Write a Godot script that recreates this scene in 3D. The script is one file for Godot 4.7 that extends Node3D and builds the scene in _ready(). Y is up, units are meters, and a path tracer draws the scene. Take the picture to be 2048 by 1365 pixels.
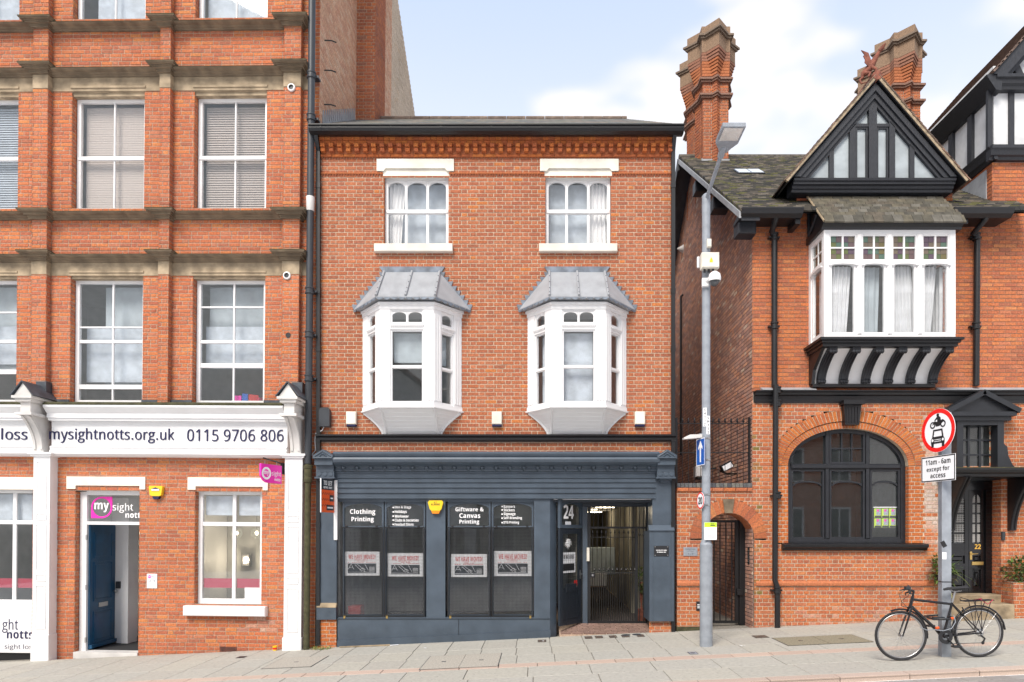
extends Node3D
# Three brick fronts on a sloping shopping street, surveyed in metres. Street front plane z = 0, y up, street falls to the left.
# Survey conversion: 104 units of the survey drawing are one metre on the plane z = 0, seen from a station 13 m away.
const FOC := 1352.0
const DIST := 13.0
const EYE := 2.077
const SLOPE := 0.0455

var M := {}
var rng := RandomNumberGenerator.new()
var org := Vector3.ZERO
var names := {}
var brick_cache := {}
var lean := Transform3D()
var turned := false
var frame_t := Transform3D()   # when turned, parts are drawn in this frame
var flat_parent: Node = null

func X(p: float, z := 0.0) -> float:
	return (p - 1075.0) * (DIST - z) / FOC
func Y(p: float, z := 0.0) -> float:
	return EYE + (1060.0 - p) * (DIST - z) / FOC
func ground(x: float) -> float:
	return SLOPE * x
func L(px: float, py: float, z := 0.0) -> Vector2:   # the leaning corner building: survey point on its own front plane
	var inv := lean.affine_inverse()
	var c := inv * Vector3(0, EYE, DIST)
	var d := inv.basis * Vector3((px - 1075.0) / FOC, (1060.0 - py) / FOC, -1.0)
	var p := c + d * ((z - c.z) / d.z)
	return Vector2(p.x, p.y)

class Mb:
	var v := PackedVector3Array()
	var n := PackedVector3Array()
	var c := PackedColorArray()
	var col := Color.WHITE
	func tri(a: Vector3, b: Vector3, d: Vector3) -> void:
		var k := (b - a).cross(d - a).normalized()
		v.append(a); v.append(d); v.append(b)
		for i in 3:
			n.append(k); c.append(col)
	func quad(a: Vector3, b: Vector3, d: Vector3, e: Vector3) -> void:   # counter-clockwise seen from outside
		tri(a, b, d); tri(a, d, e)
	func smooth(a: Vector3, b: Vector3, d: Vector3, na: Vector3, nb: Vector3, nd: Vector3) -> void:
		v.append(a); v.append(d); v.append(b)
		n.append(na); n.append(nd); n.append(nb)
		for i in 3: c.append(col)
	func box(x0: float, x1: float, y0: float, y1: float, z0: float, z1: float) -> Mb:
		return tbox(Transform3D(Basis(), Vector3((x0 + x1) / 2, (y0 + y1) / 2, (z0 + z1) / 2)), Vector3(x1 - x0, y1 - y0, z1 - z0))
	func tbox(t: Transform3D, s: Vector3) -> Mb:
		var h := s / 2
		var p := []
		for i in 8:
			p.append(t * Vector3(h.x if i & 1 else -h.x, h.y if i & 2 else -h.y, h.z if i & 4 else -h.z))
		quad(p[4], p[5], p[7], p[6]); quad(p[1], p[0], p[2], p[3]); quad(p[5], p[1], p[3], p[7])
		quad(p[0], p[4], p[6], p[2]); quad(p[6], p[7], p[3], p[2]); quad(p[0], p[1], p[5], p[4])
		return self
	func cbox(x0: float, x1: float, y0: float, y1: float, z0: float, z1: float, b: float) -> Mb:   # box whose front edges are chamfered
		var o := [Vector3(x0, y0, z1 - b), Vector3(x1, y0, z1 - b), Vector3(x1, y1, z1 - b), Vector3(x0, y1, z1 - b)]
		var i := [Vector3(x0 + b, y0 + b, z1), Vector3(x1 - b, y0 + b, z1), Vector3(x1 - b, y1 - b, z1), Vector3(x0 + b, y1 - b, z1)]
		var k := [Vector3(x0, y0, z0), Vector3(x1, y0, z0), Vector3(x1, y1, z0), Vector3(x0, y1, z0)]
		quad(i[0], i[1], i[2], i[3]); quad(k[1], k[0], k[3], k[2])
		for q in 4:
			var r := (q + 1) % 4
			quad(o[q], o[r], i[r], i[q]); quad(k[q], k[r], o[r], o[q])
		return self
	func prism(poly: PackedVector2Array, t: Transform3D, depth: float) -> Mb:   # outline in local x-y, thickness along local z
		var pl := poly
		if Geometry2D.is_polygon_clockwise(pl):
			pl = pl.duplicate(); pl.reverse()
		var flip := t.basis.determinant() < 0
		var idx := Geometry2D.triangulate_polygon(pl)
		var k := Vector3(0, 0, depth)
		for i in range(0, idx.size(), 3):
			var a := Vector3(pl[idx[i]].x, pl[idx[i]].y, 0)
			var b := Vector3(pl[idx[i + 1]].x, pl[idx[i + 1]].y, 0)
			var d := Vector3(pl[idx[i + 2]].x, pl[idx[i + 2]].y, 0)
			if (b - a).cross(d - a).z < 0:
				var s := b; b = d; d = s
			if flip: var s2 := b; b = d; d = s2
			tri(t * (a + k), t * (b + k), t * (d + k)); tri(t * a, t * d, t * b)
		for i in pl.size():
			var a := Vector3(pl[i].x, pl[i].y, 0)
			var b := Vector3(pl[(i + 1) % pl.size()].x, pl[(i + 1) % pl.size()].y, 0)
			if flip: quad(t * b, t * a, t * (a + k), t * (b + k))
			else: quad(t * a, t * b, t * (b + k), t * (a + k))
		return self
	func mould(prof: Array, x0: float, x1: float) -> Mb:   # profile of (z, y) points swept along x
		var pl := PackedVector2Array()
		for q in prof: pl.append(Vector2(-q[0], q[1]))
		return prism(pl, Transform3D(Basis(Vector3(0, 0, -1), Vector3(0, 1, 0), Vector3(1, 0, 0)), Vector3(x0, 0, 0)), x1 - x0)
	func tube(pts: Array, r, seg := 8, cap := true) -> Mb:
		var rings := []
		var ns := []
		var up := Vector3.UP
		for i in pts.size():
			var d: Vector3 = (pts[mini(i + 1, pts.size() - 1)] - pts[maxi(i - 1, 0)]).normalized()
			if absf(d.dot(up)) > 0.95: up = Vector3.RIGHT if absf(d.x) < 0.9 else Vector3.FORWARD
			var s := d.cross(up).normalized()
			up = s.cross(d).normalized()
			var rad: float = r[i] if r is Array else r
			var ring := []
			var nr := []
			for k in seg:
				var a := TAU * k / seg
				var e := s * cos(a) + up * sin(a)
				ring.append(pts[i] + e * rad); nr.append(e)
			rings.append(ring); ns.append(nr)
		for i in pts.size() - 1:
			for k in seg:
				var j := (k + 1) % seg
				smooth(rings[i][j], rings[i][k], rings[i + 1][k], ns[i][j], ns[i][k], ns[i + 1][k])
				smooth(rings[i][j], rings[i + 1][k], rings[i + 1][j], ns[i][j], ns[i + 1][k], ns[i + 1][j])
		if cap:
			var e := pts.size() - 1
			for k in range(1, seg - 1):
				tri(rings[0][0], rings[0][k], rings[0][k + 1]); tri(rings[e][0], rings[e][k + 1], rings[e][k])
		return self
	func lathe(t: Transform3D, prof: Array, seg := 16) -> Mb:   # (radius, height) turned about local y
		for i in prof.size() - 1:
			var a: Vector2 = prof[i]
			var b: Vector2 = prof[i + 1]
			var sl := Vector2(b.y - a.y, a.x - b.x).normalized()
			for k in seg:
				var u := TAU * k / seg
				var w := TAU * (k + 1) / seg
				var c0 := Vector3(cos(u), 0, -sin(u))
				var c1 := Vector3(cos(w), 0, -sin(w))
				var up := Vector3.UP
				var n0 := (t.basis * (c0 * sl.x + up * sl.y)).normalized()
				var n1 := (t.basis * (c1 * sl.x + up * sl.y)).normalized()
				var p0 := t * (c0 * a.x + up * a.y)
				var p1 := t * (c1 * a.x + up * a.y)
				var p2 := t * (c1 * b.x + up * b.y)
				var p3 := t * (c0 * b.x + up * b.y)
				if a.x > 0.0: smooth(p0, p1, p2, n0, n1, n1)
				if b.x > 0.0: smooth(p0, p2, p3, n0, n1, n0)
		return self
	func ball(at: Vector3, r: Vector3, seg := 10, rows := 6) -> Mb:
		var pr := []
		for i in rows + 1:
			var a := -PI / 2 + PI * i / rows
			pr.append(Vector2(maxf(cos(a), 0.0), sin(a)))
		return lathe(Transform3D(Basis.from_scale(r), at), pr, seg)
	func shifted(o: Vector3) -> ArrayMesh:
		var a := []
		a.resize(Mesh.ARRAY_MAX)
		var w := v
		if o != Vector3.ZERO:
			w = Transform3D(Basis(), -o) * v
		a[Mesh.ARRAY_VERTEX] = w; a[Mesh.ARRAY_NORMAL] = n; a[Mesh.ARRAY_COLOR] = c
		var m := ArrayMesh.new()
		if w.size(): m.add_surface_from_arrays(Mesh.PRIMITIVE_TRIANGLES, a)
		return m

func numbered(called: String) -> String:
	if not names.has(called):
		names[called] = 0
		return called
	names[called] += 1
	return "%s_%03d" % [called, names[called]]
func thing(called: String, label: String, category: String, at := Vector3.ZERO, group := "") -> Node3D:
	var o := Node3D.new()
	o.name = numbered(called)
	add_child(o)
	o.position = at
	org = at
	o.set_meta("label", label); o.set_meta("category", category)
	if group: o.set_meta("group", group)
	return o
func part(called: String, mb: Mb, m: Material, parent: Node) -> MeshInstance3D:
	var o := MeshInstance3D.new()
	o.name = called
	o.material_override = m
	if turned:
		o.mesh = mb.shifted(Vector3.ZERO)
		var want := Transform3D(frame_t.basis, frame_t.origin - org)
		o.transform = parent.transform.affine_inverse() * want if parent is MeshInstance3D else want
	else:
		o.mesh = mb.shifted(org)
	parent.add_child(o, true)
	return o
func single(called: String, mb: Mb, m: Material, label: String, category: String, at: Vector3, group := "") -> MeshInstance3D:
	org = at
	var o := part(numbered(called), mb, m, self)
	o.position = at
	o.set_meta("label", label); o.set_meta("category", category)
	if group: o.set_meta("group", group)
	return o
func structure(called: String, mb: Mb, m: Material) -> MeshInstance3D:
	org = Vector3.ZERO
	var o := part(called, mb, m, self)
	o.set_meta("kind", "structure")
	return o
func mb() -> Mb:
	return Mb.new()
func at3(x: float, y: float, z: float) -> Transform3D:
	return Transform3D(Basis(), Vector3(x, y, z))

# ---- lettering: flat print cut from the font, a fraction of a millimetre to a few millimetres thick
func lettering(text: String, t: Transform3D, width: float, height: float, m: Material, parent: Node, bold := false, deep := 0.002, called := "lettering") -> MeshInstance3D:
	var f := SystemFont.new()
	f.font_names = PackedStringArray(["Droid Sans"])
	if bold: f.font_weight = 700
	var tm := TextMesh.new()
	tm.text = text
	tm.font = f
	tm.font_size = 64
	tm.pixel_size = 0.01
	tm.depth = 0.1
	tm.curve_step = 2.0
	var bb := tm.get_aabb()
	var o := MeshInstance3D.new()
	o.name = called
	o.mesh = tm
	o.material_override = m
	var sx := width / maxf(bb.size.x, 0.01)
	var sy := height / maxf(bb.size.y, 0.01)
	if height <= 0.0: sy = sx
	if width <= 0.0: sx = sy
	var s := Vector3(sx, sy, deep / 0.1)
	var b := t.basis * Basis.from_scale(s)
	o.transform = Transform3D(b, t.origin - org - b * (bb.position + bb.size / 2) + t.basis.z * deep / 2)
	parent.add_child(o, true)
	return o

# ---- textures and materials
func noise_img(sd: int, freq: float, lo: float, hi: float, oct := 4, size := 512, kind := FastNoiseLite.TYPE_SIMPLEX_SMOOTH, gamma := 1.0) -> Image:
	var f := FastNoiseLite.new()
	f.seed = sd; f.frequency = freq; f.fractal_octaves = oct; f.noise_type = kind
	var im := f.get_seamless_image(size, size)
	im.convert(Image.FORMAT_L8)
	var d := im.get_data()
	for i in d.size():
		d[i] = int(255.0 * clampf(lo + (hi - lo) * pow(d[i] / 255.0, gamma), 0.0, 1.0))
	return Image.create_from_data(size, size, false, Image.FORMAT_L8, d)
func tex(im: Image) -> ImageTexture:
	return ImageTexture.create_from_image(im)
func streak_img(sd: int, sx: float, sy: float, lo: float, hi: float, size := 512) -> Image:
	var f := FastNoiseLite.new()
	f.seed = sd; f.frequency = 1.0; f.fractal_octaves = 3
	var d := PackedByteArray()
	d.resize(size * size)
	for y in size:
		for x in size:
			var u := float(x) / size * TAU
			var w := float(y) / size * TAU
			var q := f.get_noise_3d(cos(u) * sx + 7.0, sin(u) * sx + cos(w) * sy, sin(w) * sy)
			d[y * size + x] = int(255.0 * clampf(lo + (hi - lo) * (q * 0.9 + 0.5), 0.0, 1.0))
	return Image.create_from_data(size, size, false, Image.FORMAT_L8, d)
func lin(r: float, g: float, b: float, a := 1.0) -> Color:
	var k := Color(r, g, b).linear_to_srgb()
	k.a = a
	return k
func mat(called: String, c: Color, rough: float, tx: Texture2D = null, scale := 1.0, nrm: Texture2D = null, ns := 0.5, nscale := 0.0) -> StandardMaterial3D:
	var m := StandardMaterial3D.new()
	m.resource_name = called
	m.albedo_color = c
	m.roughness = rough
	if tx or nrm:
		m.uv1_triplanar = true
		m.uv1_world_triplanar = true
		m.uv1_scale = Vector3.ONE * scale
	if tx: m.albedo_texture = tx
	if nrm:
		m.normal_enabled = true; m.normal_texture = nrm; m.normal_scale = ns
	M[called] = m
	return m
func glass_mat(called: String, tint: Color, alpha: float) -> StandardMaterial3D:
	var m := mat(called, tint, 0.02)
	m.albedo_color.a = alpha
	m.transparency = BaseMaterial3D.TRANSPARENCY_ALPHA
	m.metallic_specular = 0.72
	return m
func spotted() -> Image:   # paving: faint mottling, stains and trodden gum
	var im := noise_img(31, 0.03, 0.90, 1.02, 5, 1024)
	var r := RandomNumberGenerator.new()
	r.seed = 5
	for i in 260:
		var c := Vector2(r.randf_range(12, 1012), r.randf_range(12, 1012))
		var big := i < 22
		var rad := r.randf_range(8, 11) if big else r.randf_range(2.0, 5.0)
		var k := r.randf_range(.92, .97) if big else r.randf_range(.68, .9)
		for y in range(int(c.y - rad), int(c.y + rad) + 1):
			for x in range(int(c.x - rad), int(c.x + rad) + 1):
				if Vector2(x, y).distance_to(c) < rad * r.randf_range(.75, 1.0):
					var v := im.get_pixel(x, y).r * k
					im.set_pixel(x, y, Color(v, v, v))
	return im
func materials() -> void:
	var grain := tex(noise_img(3, 0.02, 0.72, 1.0, 5))
	var fine := tex(noise_img(5, 0.05, 0.80, 1.0, 4))
	var patch := tex(noise_img(8, 0.008, 0.68, 1.05, 5))
	var soft := tex(noise_img(9, 0.006, 0.86, 1.02, 4))
	var clean := tex(noise_img(9, 0.006, 0.95, 1.01, 4))
	var bump := noise_img(11, 0.03, 0.0, 1.0, 5)
	bump.bump_map_to_normal_map(3.0)
	var bt := tex(bump)
	var wood := tex(streak_img(21, 9.0, 1.2, 0.72, 1.0))
	var wb := streak_img(22, 12.0, 1.0, 0.0, 1.0)
	wb.bump_map_to_normal_map(2.0)
	var wbt := tex(wb)
	var b := mat("brick", Color.WHITE, 0.92, grain, 2.2, bt, 0.8)
	b.vertex_color_use_as_albedo = true
	var vc := mat("tinted", Color.WHITE, 0.85, fine, 1.5, bt, 0.4)
	vc.vertex_color_use_as_albedo = true
	var vp := mat("printed", Color.WHITE, 0.5)
	vp.vertex_color_use_as_albedo = true
	mat("mortar_cream", lin(.68, .54, .40), 0.95, grain, 1.4)
	mat("mortar_grey", lin(.58, .42, .31), 0.95, grain, 1.4)
	mat("mortar_pale", lin(.78, .60, .48), 0.95, grain, 1.4)
	mat("mortar_dark", lin(.20, .14, .11), 0.95, grain, 1.4)
	mat("stone", lin(.25, .19, .125), 0.9, patch, 0.7, bt, 0.6)
	mat("stone_light", lin(.46, .36, .24), 0.9, patch, 0.7, bt, 0.4)
	mat("moss", lin(.085, .082, .04), 1.0, patch, 1.6, bt, 1.0)
	mat("sandstone", lin(.40, .31, .20), 0.9, patch, 0.7, bt, 0.6)
	mat("white_paint", lin(.80, .80, .80), 0.45, clean, 0.35)
	mat("old_white", lin(.68, .66, .63), 0.6, soft, 0.5, bt, 0.15)
	mat("cream_paint", lin(.82, .78, .68), 0.6, soft, 0.4, bt, 0.2)
	mat("black_paint", lin(.011, .0115, .014), 0.38, wood, 1.2, wbt, 0.25)
	mat("black_iron", lin(.012, .0125, .0145), 0.42, fine, 2.0)
	mat("pipe_grey", lin(.036, .041, .049), 0.45, soft, 1.0)
	mat("plastic_black", lin(.018, .019, .022), 0.4)
	mat("timber_black", lin(.026, .029, .037), 0.5, wood, 1.6, wbt, 0.7)
	mat("navy", lin(.068, .092, .122), 0.42, soft, 0.6, bt, 0.12)
	mat("navy_dark", lin(.020, .028, .040), 0.45, soft, 0.6)
	mat("lead", lin(.36, .375, .395), 0.55, soft, 0.9, bt, 0.25)
	mat("lead_blue", lin(.20, .235, .285), 0.55, patch, 0.9, bt, 0.3)
	mat("lead_dark", lin(.075, .088, .108), 0.55, patch, 0.9, bt, 0.3)
	mat("render_white", lin(.74, .76, .77), 0.85, soft, 0.5, bt, 0.25)
	mat("render_grey", lin(.40, .45, .475), 0.85, soft, 0.5, bt, 0.3)
	mat("door_blue", lin(.007, .075, .17), 0.35, soft, 0.8)
	mat("steel", lin(.55, .55, .55), 0.3, fine, 3.0).metallic = 0.9
	mat("galvanised", lin(.30, .33, .37), 0.5, soft, 1.5)
	mat("brass", lin(.60, .42, .15), 0.3).metallic = 0.9
	mat("paper", lin(.82, .83, .85), 0.6)
	mat("ink_navy", lin(.004, .005, .055), 0.5)
	mat("ink_black", lin(.012, .012, .014), 0.5)
	mat("ink_white", lin(.86, .86, .86), 0.5)
	mat("ink_red", lin(.55, .03, .025), 0.5)
	mat("magenta", lin(.80, .022, .40), 0.4)
	mat("orange", lin(.80, .10, .012), 0.45)
	mat("sign_red", lin(.80, .012, .010), 0.35)
	mat("sign_blue", lin(.010, .10, .44), 0.35)
	mat("yellow", lin(.85, .55, .02), 0.35)
	mat("lime", lin(.52, .75, .03), 0.45)
	mat("gold", lin(.75, .45, .08), 0.4)
	mat("red_plastic", lin(.55, .03, .03), 0.5)
	mat("curtain", lin(.78, .80, .82), 0.9, soft, 1.0)
	mat("blind_beige", lin(.62, .55, .50), 0.9, fine, 1.5)
	mat("blind_blue", lin(.58, .65, .72), 0.9, soft, 1.0)
	mat("blind_grey", lin(.46, .53, .57), 0.9, soft, 0.6)
	mat("room_wall", lin(.60, .60, .58), 0.9, soft, 0.5)
	mat("room_brown", lin(.34, .30, .26), 0.9, soft, 0.5)
	mat("carpet", lin(.03, .031, .034), 1.0, grain, 3.0)
	mat("crimson", lin(.36, .012, .05), 0.6)
	mat("rubber", lin(.022, .022, .024), 0.8)
	mat("bike_black", lin(.012, .012, .014), 0.25)
	mat("mortar_red", lin(.42, .22, .14), 0.95, grain, 1.4)
	mat("tinted_brick", lin(.62, .21, .09), 0.9, grain, 2.0, bt, 0.6)
	mat("timber_smooth", lin(.018, .0205, .026), 0.4, soft, 1.0, wbt, 0.15)
	mat("pic", lin(.45, .50, .62), 0.5, patch, 9.0)
	mat("coloured_glass", Color.WHITE, 0.15).vertex_color_use_as_albedo = true
	mat("roof_glass", lin(.62, .66, .70), 0.08)
	mat("moss_bright", lin(.24, .25, .03), 1.0, patch, 4.0)
	mat("leading", lin(.55, .54, .52), 0.5)
	mat("black_gloss", lin(.008, .008, .0095), 0.16, soft, 1.0)
	mat("dome", lin(.08, .085, .09), 0.05)
	mat("amber", lin(.80, .25, .01), 0.35)
	mat("concrete", lin(.52, .48, .41), 0.95, grain, 3.0)
	mat("moss_cover", lin(.33, .29, .20), 0.95, grain, 3.0)
	mat("rust", lin(.16, .115, .085), 0.8, grain, 6.0)
	mat("stone_pale", lin(.55, .52, .46), 0.9, patch, 0.3)
	mat("dark_pane", lin(.05, .055, .06), 0.1)
	mat("old_plaster", lin(.40, .37, .30), 0.9, soft, 0.5)
	mat("terracotta", lin(.28, .095, .06), 0.85, patch, 2.0, bt, 0.6)
	mat("slab", lin(.88, .88, .88), 0.88, tex(spotted()), 0.37, bt, 0.25).vertex_color_use_as_albedo = true
	mat("joint", lin(.33, .305, .26), 1.0, grain, 2.0)
	mat("pink_granite", Color.WHITE, 0.85, tex(noise_img(33, 0.09, 0.78, 1.05, 3)), 1.6, bt, 0.3).vertex_color_use_as_albedo = true
	mat("roof", Color.WHITE, 0.9, patch, 1.5, bt, 0.8).vertex_color_use_as_albedo = true
	mat("leaf", Color.WHITE, 0.7).vertex_color_use_as_albedo = true
	M.leaf.backlight_enabled = true
	M.leaf.backlight = Color(0.25, 0.32, 0.08)
	M.leaf.cull_mode = BaseMaterial3D.CULL_DISABLED
	glass_mat("glass", Color(0.50, 0.54, 0.55), 0.05)
	glass_mat("stained_glass", Color(0.4, 0.42, 0.36), 0.35)
	var lamp := mat("lamp_glow", Color.WHITE, 0.4)
	lamp.emission_enabled = true
	lamp.emission = Color(1.0, 0.93, 0.8)
	lamp.emission_energy_multiplier = 2.0

# ---- brickwork: every brick stands proud of a recessed mortar bed
const STEP := 0.075
var PAL := {
	"left": [[0.629, 0.192, 0.081], [0.594, 0.181, 0.081], [0.665, 0.213, 0.087], [0.558, 0.17, 0.083], [0.692, 0.225, 0.081], [0.603, 0.218, 0.115], [0.522, 0.16, 0.083], [0.647, 0.187, 0.075], [0.718, 0.261, 0.092], [0.478, 0.165, 0.092]],
	"centre": [[0.499, 0.164, 0.078], [0.479, 0.153, 0.073], [0.521, 0.175, 0.081], [0.458, 0.147, 0.073], [0.499, 0.153, 0.066], [0.536, 0.183, 0.084], [0.437, 0.138, 0.069], [0.514, 0.186, 0.093], [0.62, 0.204, 0.061], [0.401, 0.138, 0.074]],
	"right": [[0.604, 0.189, 0.076], [0.572, 0.176, 0.076], [0.628, 0.203, 0.081], [0.541, 0.166, 0.076], [0.659, 0.225, 0.084], [0.588, 0.203, 0.098], [0.5, 0.157, 0.079], [0.643, 0.194, 0.068], [0.683, 0.258, 0.103], [0.445, 0.153, 0.081]],
	"flank": [[0.809, 0.464, 0.303], [0.84, 0.506, 0.332], [0.756, 0.421, 0.282], [0.84, 0.562, 0.395], [0.717, 0.379, 0.24], [0.835, 0.519, 0.367]],
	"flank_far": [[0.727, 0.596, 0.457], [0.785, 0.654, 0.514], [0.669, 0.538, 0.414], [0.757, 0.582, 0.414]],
	"side": [[0.616, 0.331, 0.242], [0.518, 0.268, 0.193], [0.715, 0.394, 0.29], [0.566, 0.344, 0.275], [0.795, 0.408, 0.258], [0.469, 0.268, 0.217], [0.795, 0.596, 0.451], [0.691, 0.314, 0.193]],
	"chimney": [[0.525, 0.177, 0.085], [0.473, 0.156, 0.078], [0.604, 0.198, 0.078], [0.434, 0.17, 0.098], [0.394, 0.177, 0.111]],
	"orange": [[0.627, 0.18, 0.046], [0.576, 0.158, 0.046], [0.668, 0.211, 0.052], [0.526, 0.148, 0.052]],
	"blue_brick": [[.13, .135, .14], [.17, .17, .17], [.10, .105, .115], [.21, .20, .18]]}

func spans_at(y: float, a: float, b: float, holes: Array) -> Array:
	var s := [[a, b]]
	for h in holes:
		var x0 := 0.0
		var x1 := 0.0
		if h[0] == 0:
			if y <= h[3] or y >= h[4]: continue
			x0 = h[1]; x1 = h[2]
		else:   # half ellipse standing on a springing line
			if y < h[3] or y > h[3] + h[4]: continue
			var w: float = h[2] * sqrt(maxf(0.0, 1.0 - pow((y - h[3]) / h[4], 2)))
			x0 = h[1] - w; x1 = h[1] + w
		var nx := []
		for q in s:
			if x1 <= q[0] or x0 >= q[1]: nx.append(q); continue
			if x0 - q[0] > 0.012: nx.append([q[0], x0])
			if q[1] - x1 > 0.012: nx.append([x1, q[1]])
		s = nx
	return s
# t: x along the wall, y up, z out of the wall; limits(y) -> [from, to] narrows a course (gables)
func brickwork(out: Array, bed: Mb, t: Transform3D, u0: float, u1: float, v0: float, v1: float, holes: Array, pal: String, bond := 0, limits = null, stain = null) -> void:
	var kinds: int = PAL[pal].size()
	var j0 := floori(v0 / STEP)
	var j1 := ceili(v1 / STEP)
	for j in range(j0, j1):
		var ya := maxf(j * STEP, v0)
		var yb := minf(j * STEP + STEP, v1)
		if yb - ya < 0.012: continue
		var ym := (ya + yb) / 2
		var a := u0
		var b := u1
		if limits != null:
			var q: Array = limits.call(ym)
			a = maxf(a, q[0]); b = minf(b, q[1])
			if b <= a: continue
		for s in spans_at(ym, a, b, holes):
			bed.quad(t * Vector3(s[0], ya, -0.007), t * Vector3(s[1], ya, -0.007), t * Vector3(s[1], yb, -0.007), t * Vector3(s[0], yb, -0.007))
			var pat := [0.225, 0.1125] if bond == 0 else ([0.225, 0.225, 0.225, 0.1125] if bond == 1 else ([0.225] if posmod(j, 2) == 0 or bond == 3 else [0.1125]))
			var per := 0.0
			for q in pat: per += q
			var off := 0.0
			if bond == 0: off = 0.16875 * posmod(j, 2)
			elif bond == 1: off = [0.0, 0.39375, 0.16875, 0.5625][posmod(j, 4)]
			elif bond == 2: off = 0.05625 * posmod(j, 2)
			else: off = 0.1125 * posmod(j, 2)
			var x: float = floorf((s[0] - off) / per) * per + off
			var k := 0
			while x < s[1]:
				var w: float = pat[k % pat.size()]
				var xa := maxf(x + 0.0058, s[0])
				var xb := minf(x + w - 0.0058, s[1])
				if xb - xa > 0.018:
					var tone := 0
					var r := rng.randf()
					if r > 0.965: tone = kinds - 1
					elif r > 0.93: tone = maxi(kinds - 2, 0)
					else: tone = rng.randi() % maxi(kinds - 2, 1)
					var white := 0.0
					if stain != null: white = stain.call((xa + xb) / 2, ym)
					out.append([t, xa, xb, maxf(ya, j * STEP + 0.0055), minf(yb, j * STEP + STEP - 0.0055), pal, tone, rng.randf_range(-0.0015, 0.0015), white])
				x += w
				k += 1
func brick_shape(m: Mb, t: Transform3D, x0: float, x1: float, y0: float, y1: float, z: float) -> void:
	var e := 0.004
	var q := -0.014
	var a := [t * Vector3(x0, y0, q), t * Vector3(x1, y0, q), t * Vector3(x1, y1, q), t * Vector3(x0, y1, q)]
	var b := [t * Vector3(x0 + e * .5, y0 + e, z), t * Vector3(x1 - e * .5, y0 + e, z), t * Vector3(x1 - e * .5, y1 - e, z), t * Vector3(x0 + e * .5, y1 - e, z)]
	m.quad(b[0], b[1], b[2], b[3])
	for i in 4:
		m.quad(a[i], a[(i + 1) % 4], b[(i + 1) % 4], b[i])
func lay_bricks(list: Array, wall: MeshInstance3D, focus: Vector3, count := 300) -> void:
	var weather := FastNoiseLite.new()   # old walls differ in tone from patch to patch
	weather.seed = 77; weather.frequency = 0.55; weather.fractal_octaves = 3
	var whole := []
	for i in list.size():
		var q: Array = list[i]
		var w: float = q[2] - q[1]
		if q[8] == 0.0 and absf(w - 0.2134) < 0.002 and q[4] - q[3] > 0.06:
			var p: Vector3 = q[0] * Vector3((q[1] + q[2]) / 2, (q[3] + q[4]) / 2, 0)
			whole.append([p.distance_squared_to(focus), i])
	whole.sort_custom(func(a, b): return a[0] < b[0])
	var own := {}
	for k in mini(count, whole.size()): own[whole[k][1]] = true
	var rest := Mb.new()
	for i in list.size():
		var q: Array = list[i]
		var t: Transform3D = q[0]
		var k: Array = PAL[q[5]][q[6]]
		if own.has(i):
			var key := "%s%d" % [q[5], q[6]]
			if not brick_cache.has(key):
				var m := Mb.new()
				m.col = Color(k[0], k[1], k[2])
				brick_shape(m, Transform3D(), -0.1067, 0.1067, -0.032, 0.032, 0.0)
				brick_cache[key] = m.shifted(Vector3.ZERO)
			var o := MeshInstance3D.new()
			o.name = "brick"
			o.mesh = brick_cache[key]
			o.material_override = M.brick
			o.transform = Transform3D(t.basis, t * Vector3((q[1] + q[2]) / 2, (q[3] + q[4]) / 2, q[7]) - org)
			wall.add_child(o, true)
		else:
			var at: Vector3 = t * Vector3(q[1], q[3], 0)
			var g := rng.randf_range(0.95, 1.05) * (1.0 + 0.16 * weather.get_noise_3dv(at))
			var w: float = q[8]
			rest.col = Color(k[0] * g, k[1] * g, k[2] * g).lerp(Color(.70, .60, .53) if w > 0.0 else Color(.20, .19, .045), absf(w))
			brick_shape(rest, t, q[1], q[2], q[3], q[4], q[7])
	var o2 := part("brickwork", rest, M.brick, wall)
	o2.set_meta("kind", "stuff")

# ---- shared joinery
func ring(m: Mb, x0: float, x1: float, y0: float, y1: float, z0: float, z1: float, w: float, wb := -1.0) -> Mb:
	if wb < 0: wb = w
	m.box(x0, x0 + w, y0, y1, z0, z1); m.box(x1 - w, x1, y0, y1, z0, z1)
	m.box(x0 + w, x1 - w, y1 - w, y1, z0, z1 - 0.002); m.box(x0 + w, x1 - w, y0, y0 + wb, z0, z1 - 0.002)
	return m
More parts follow.
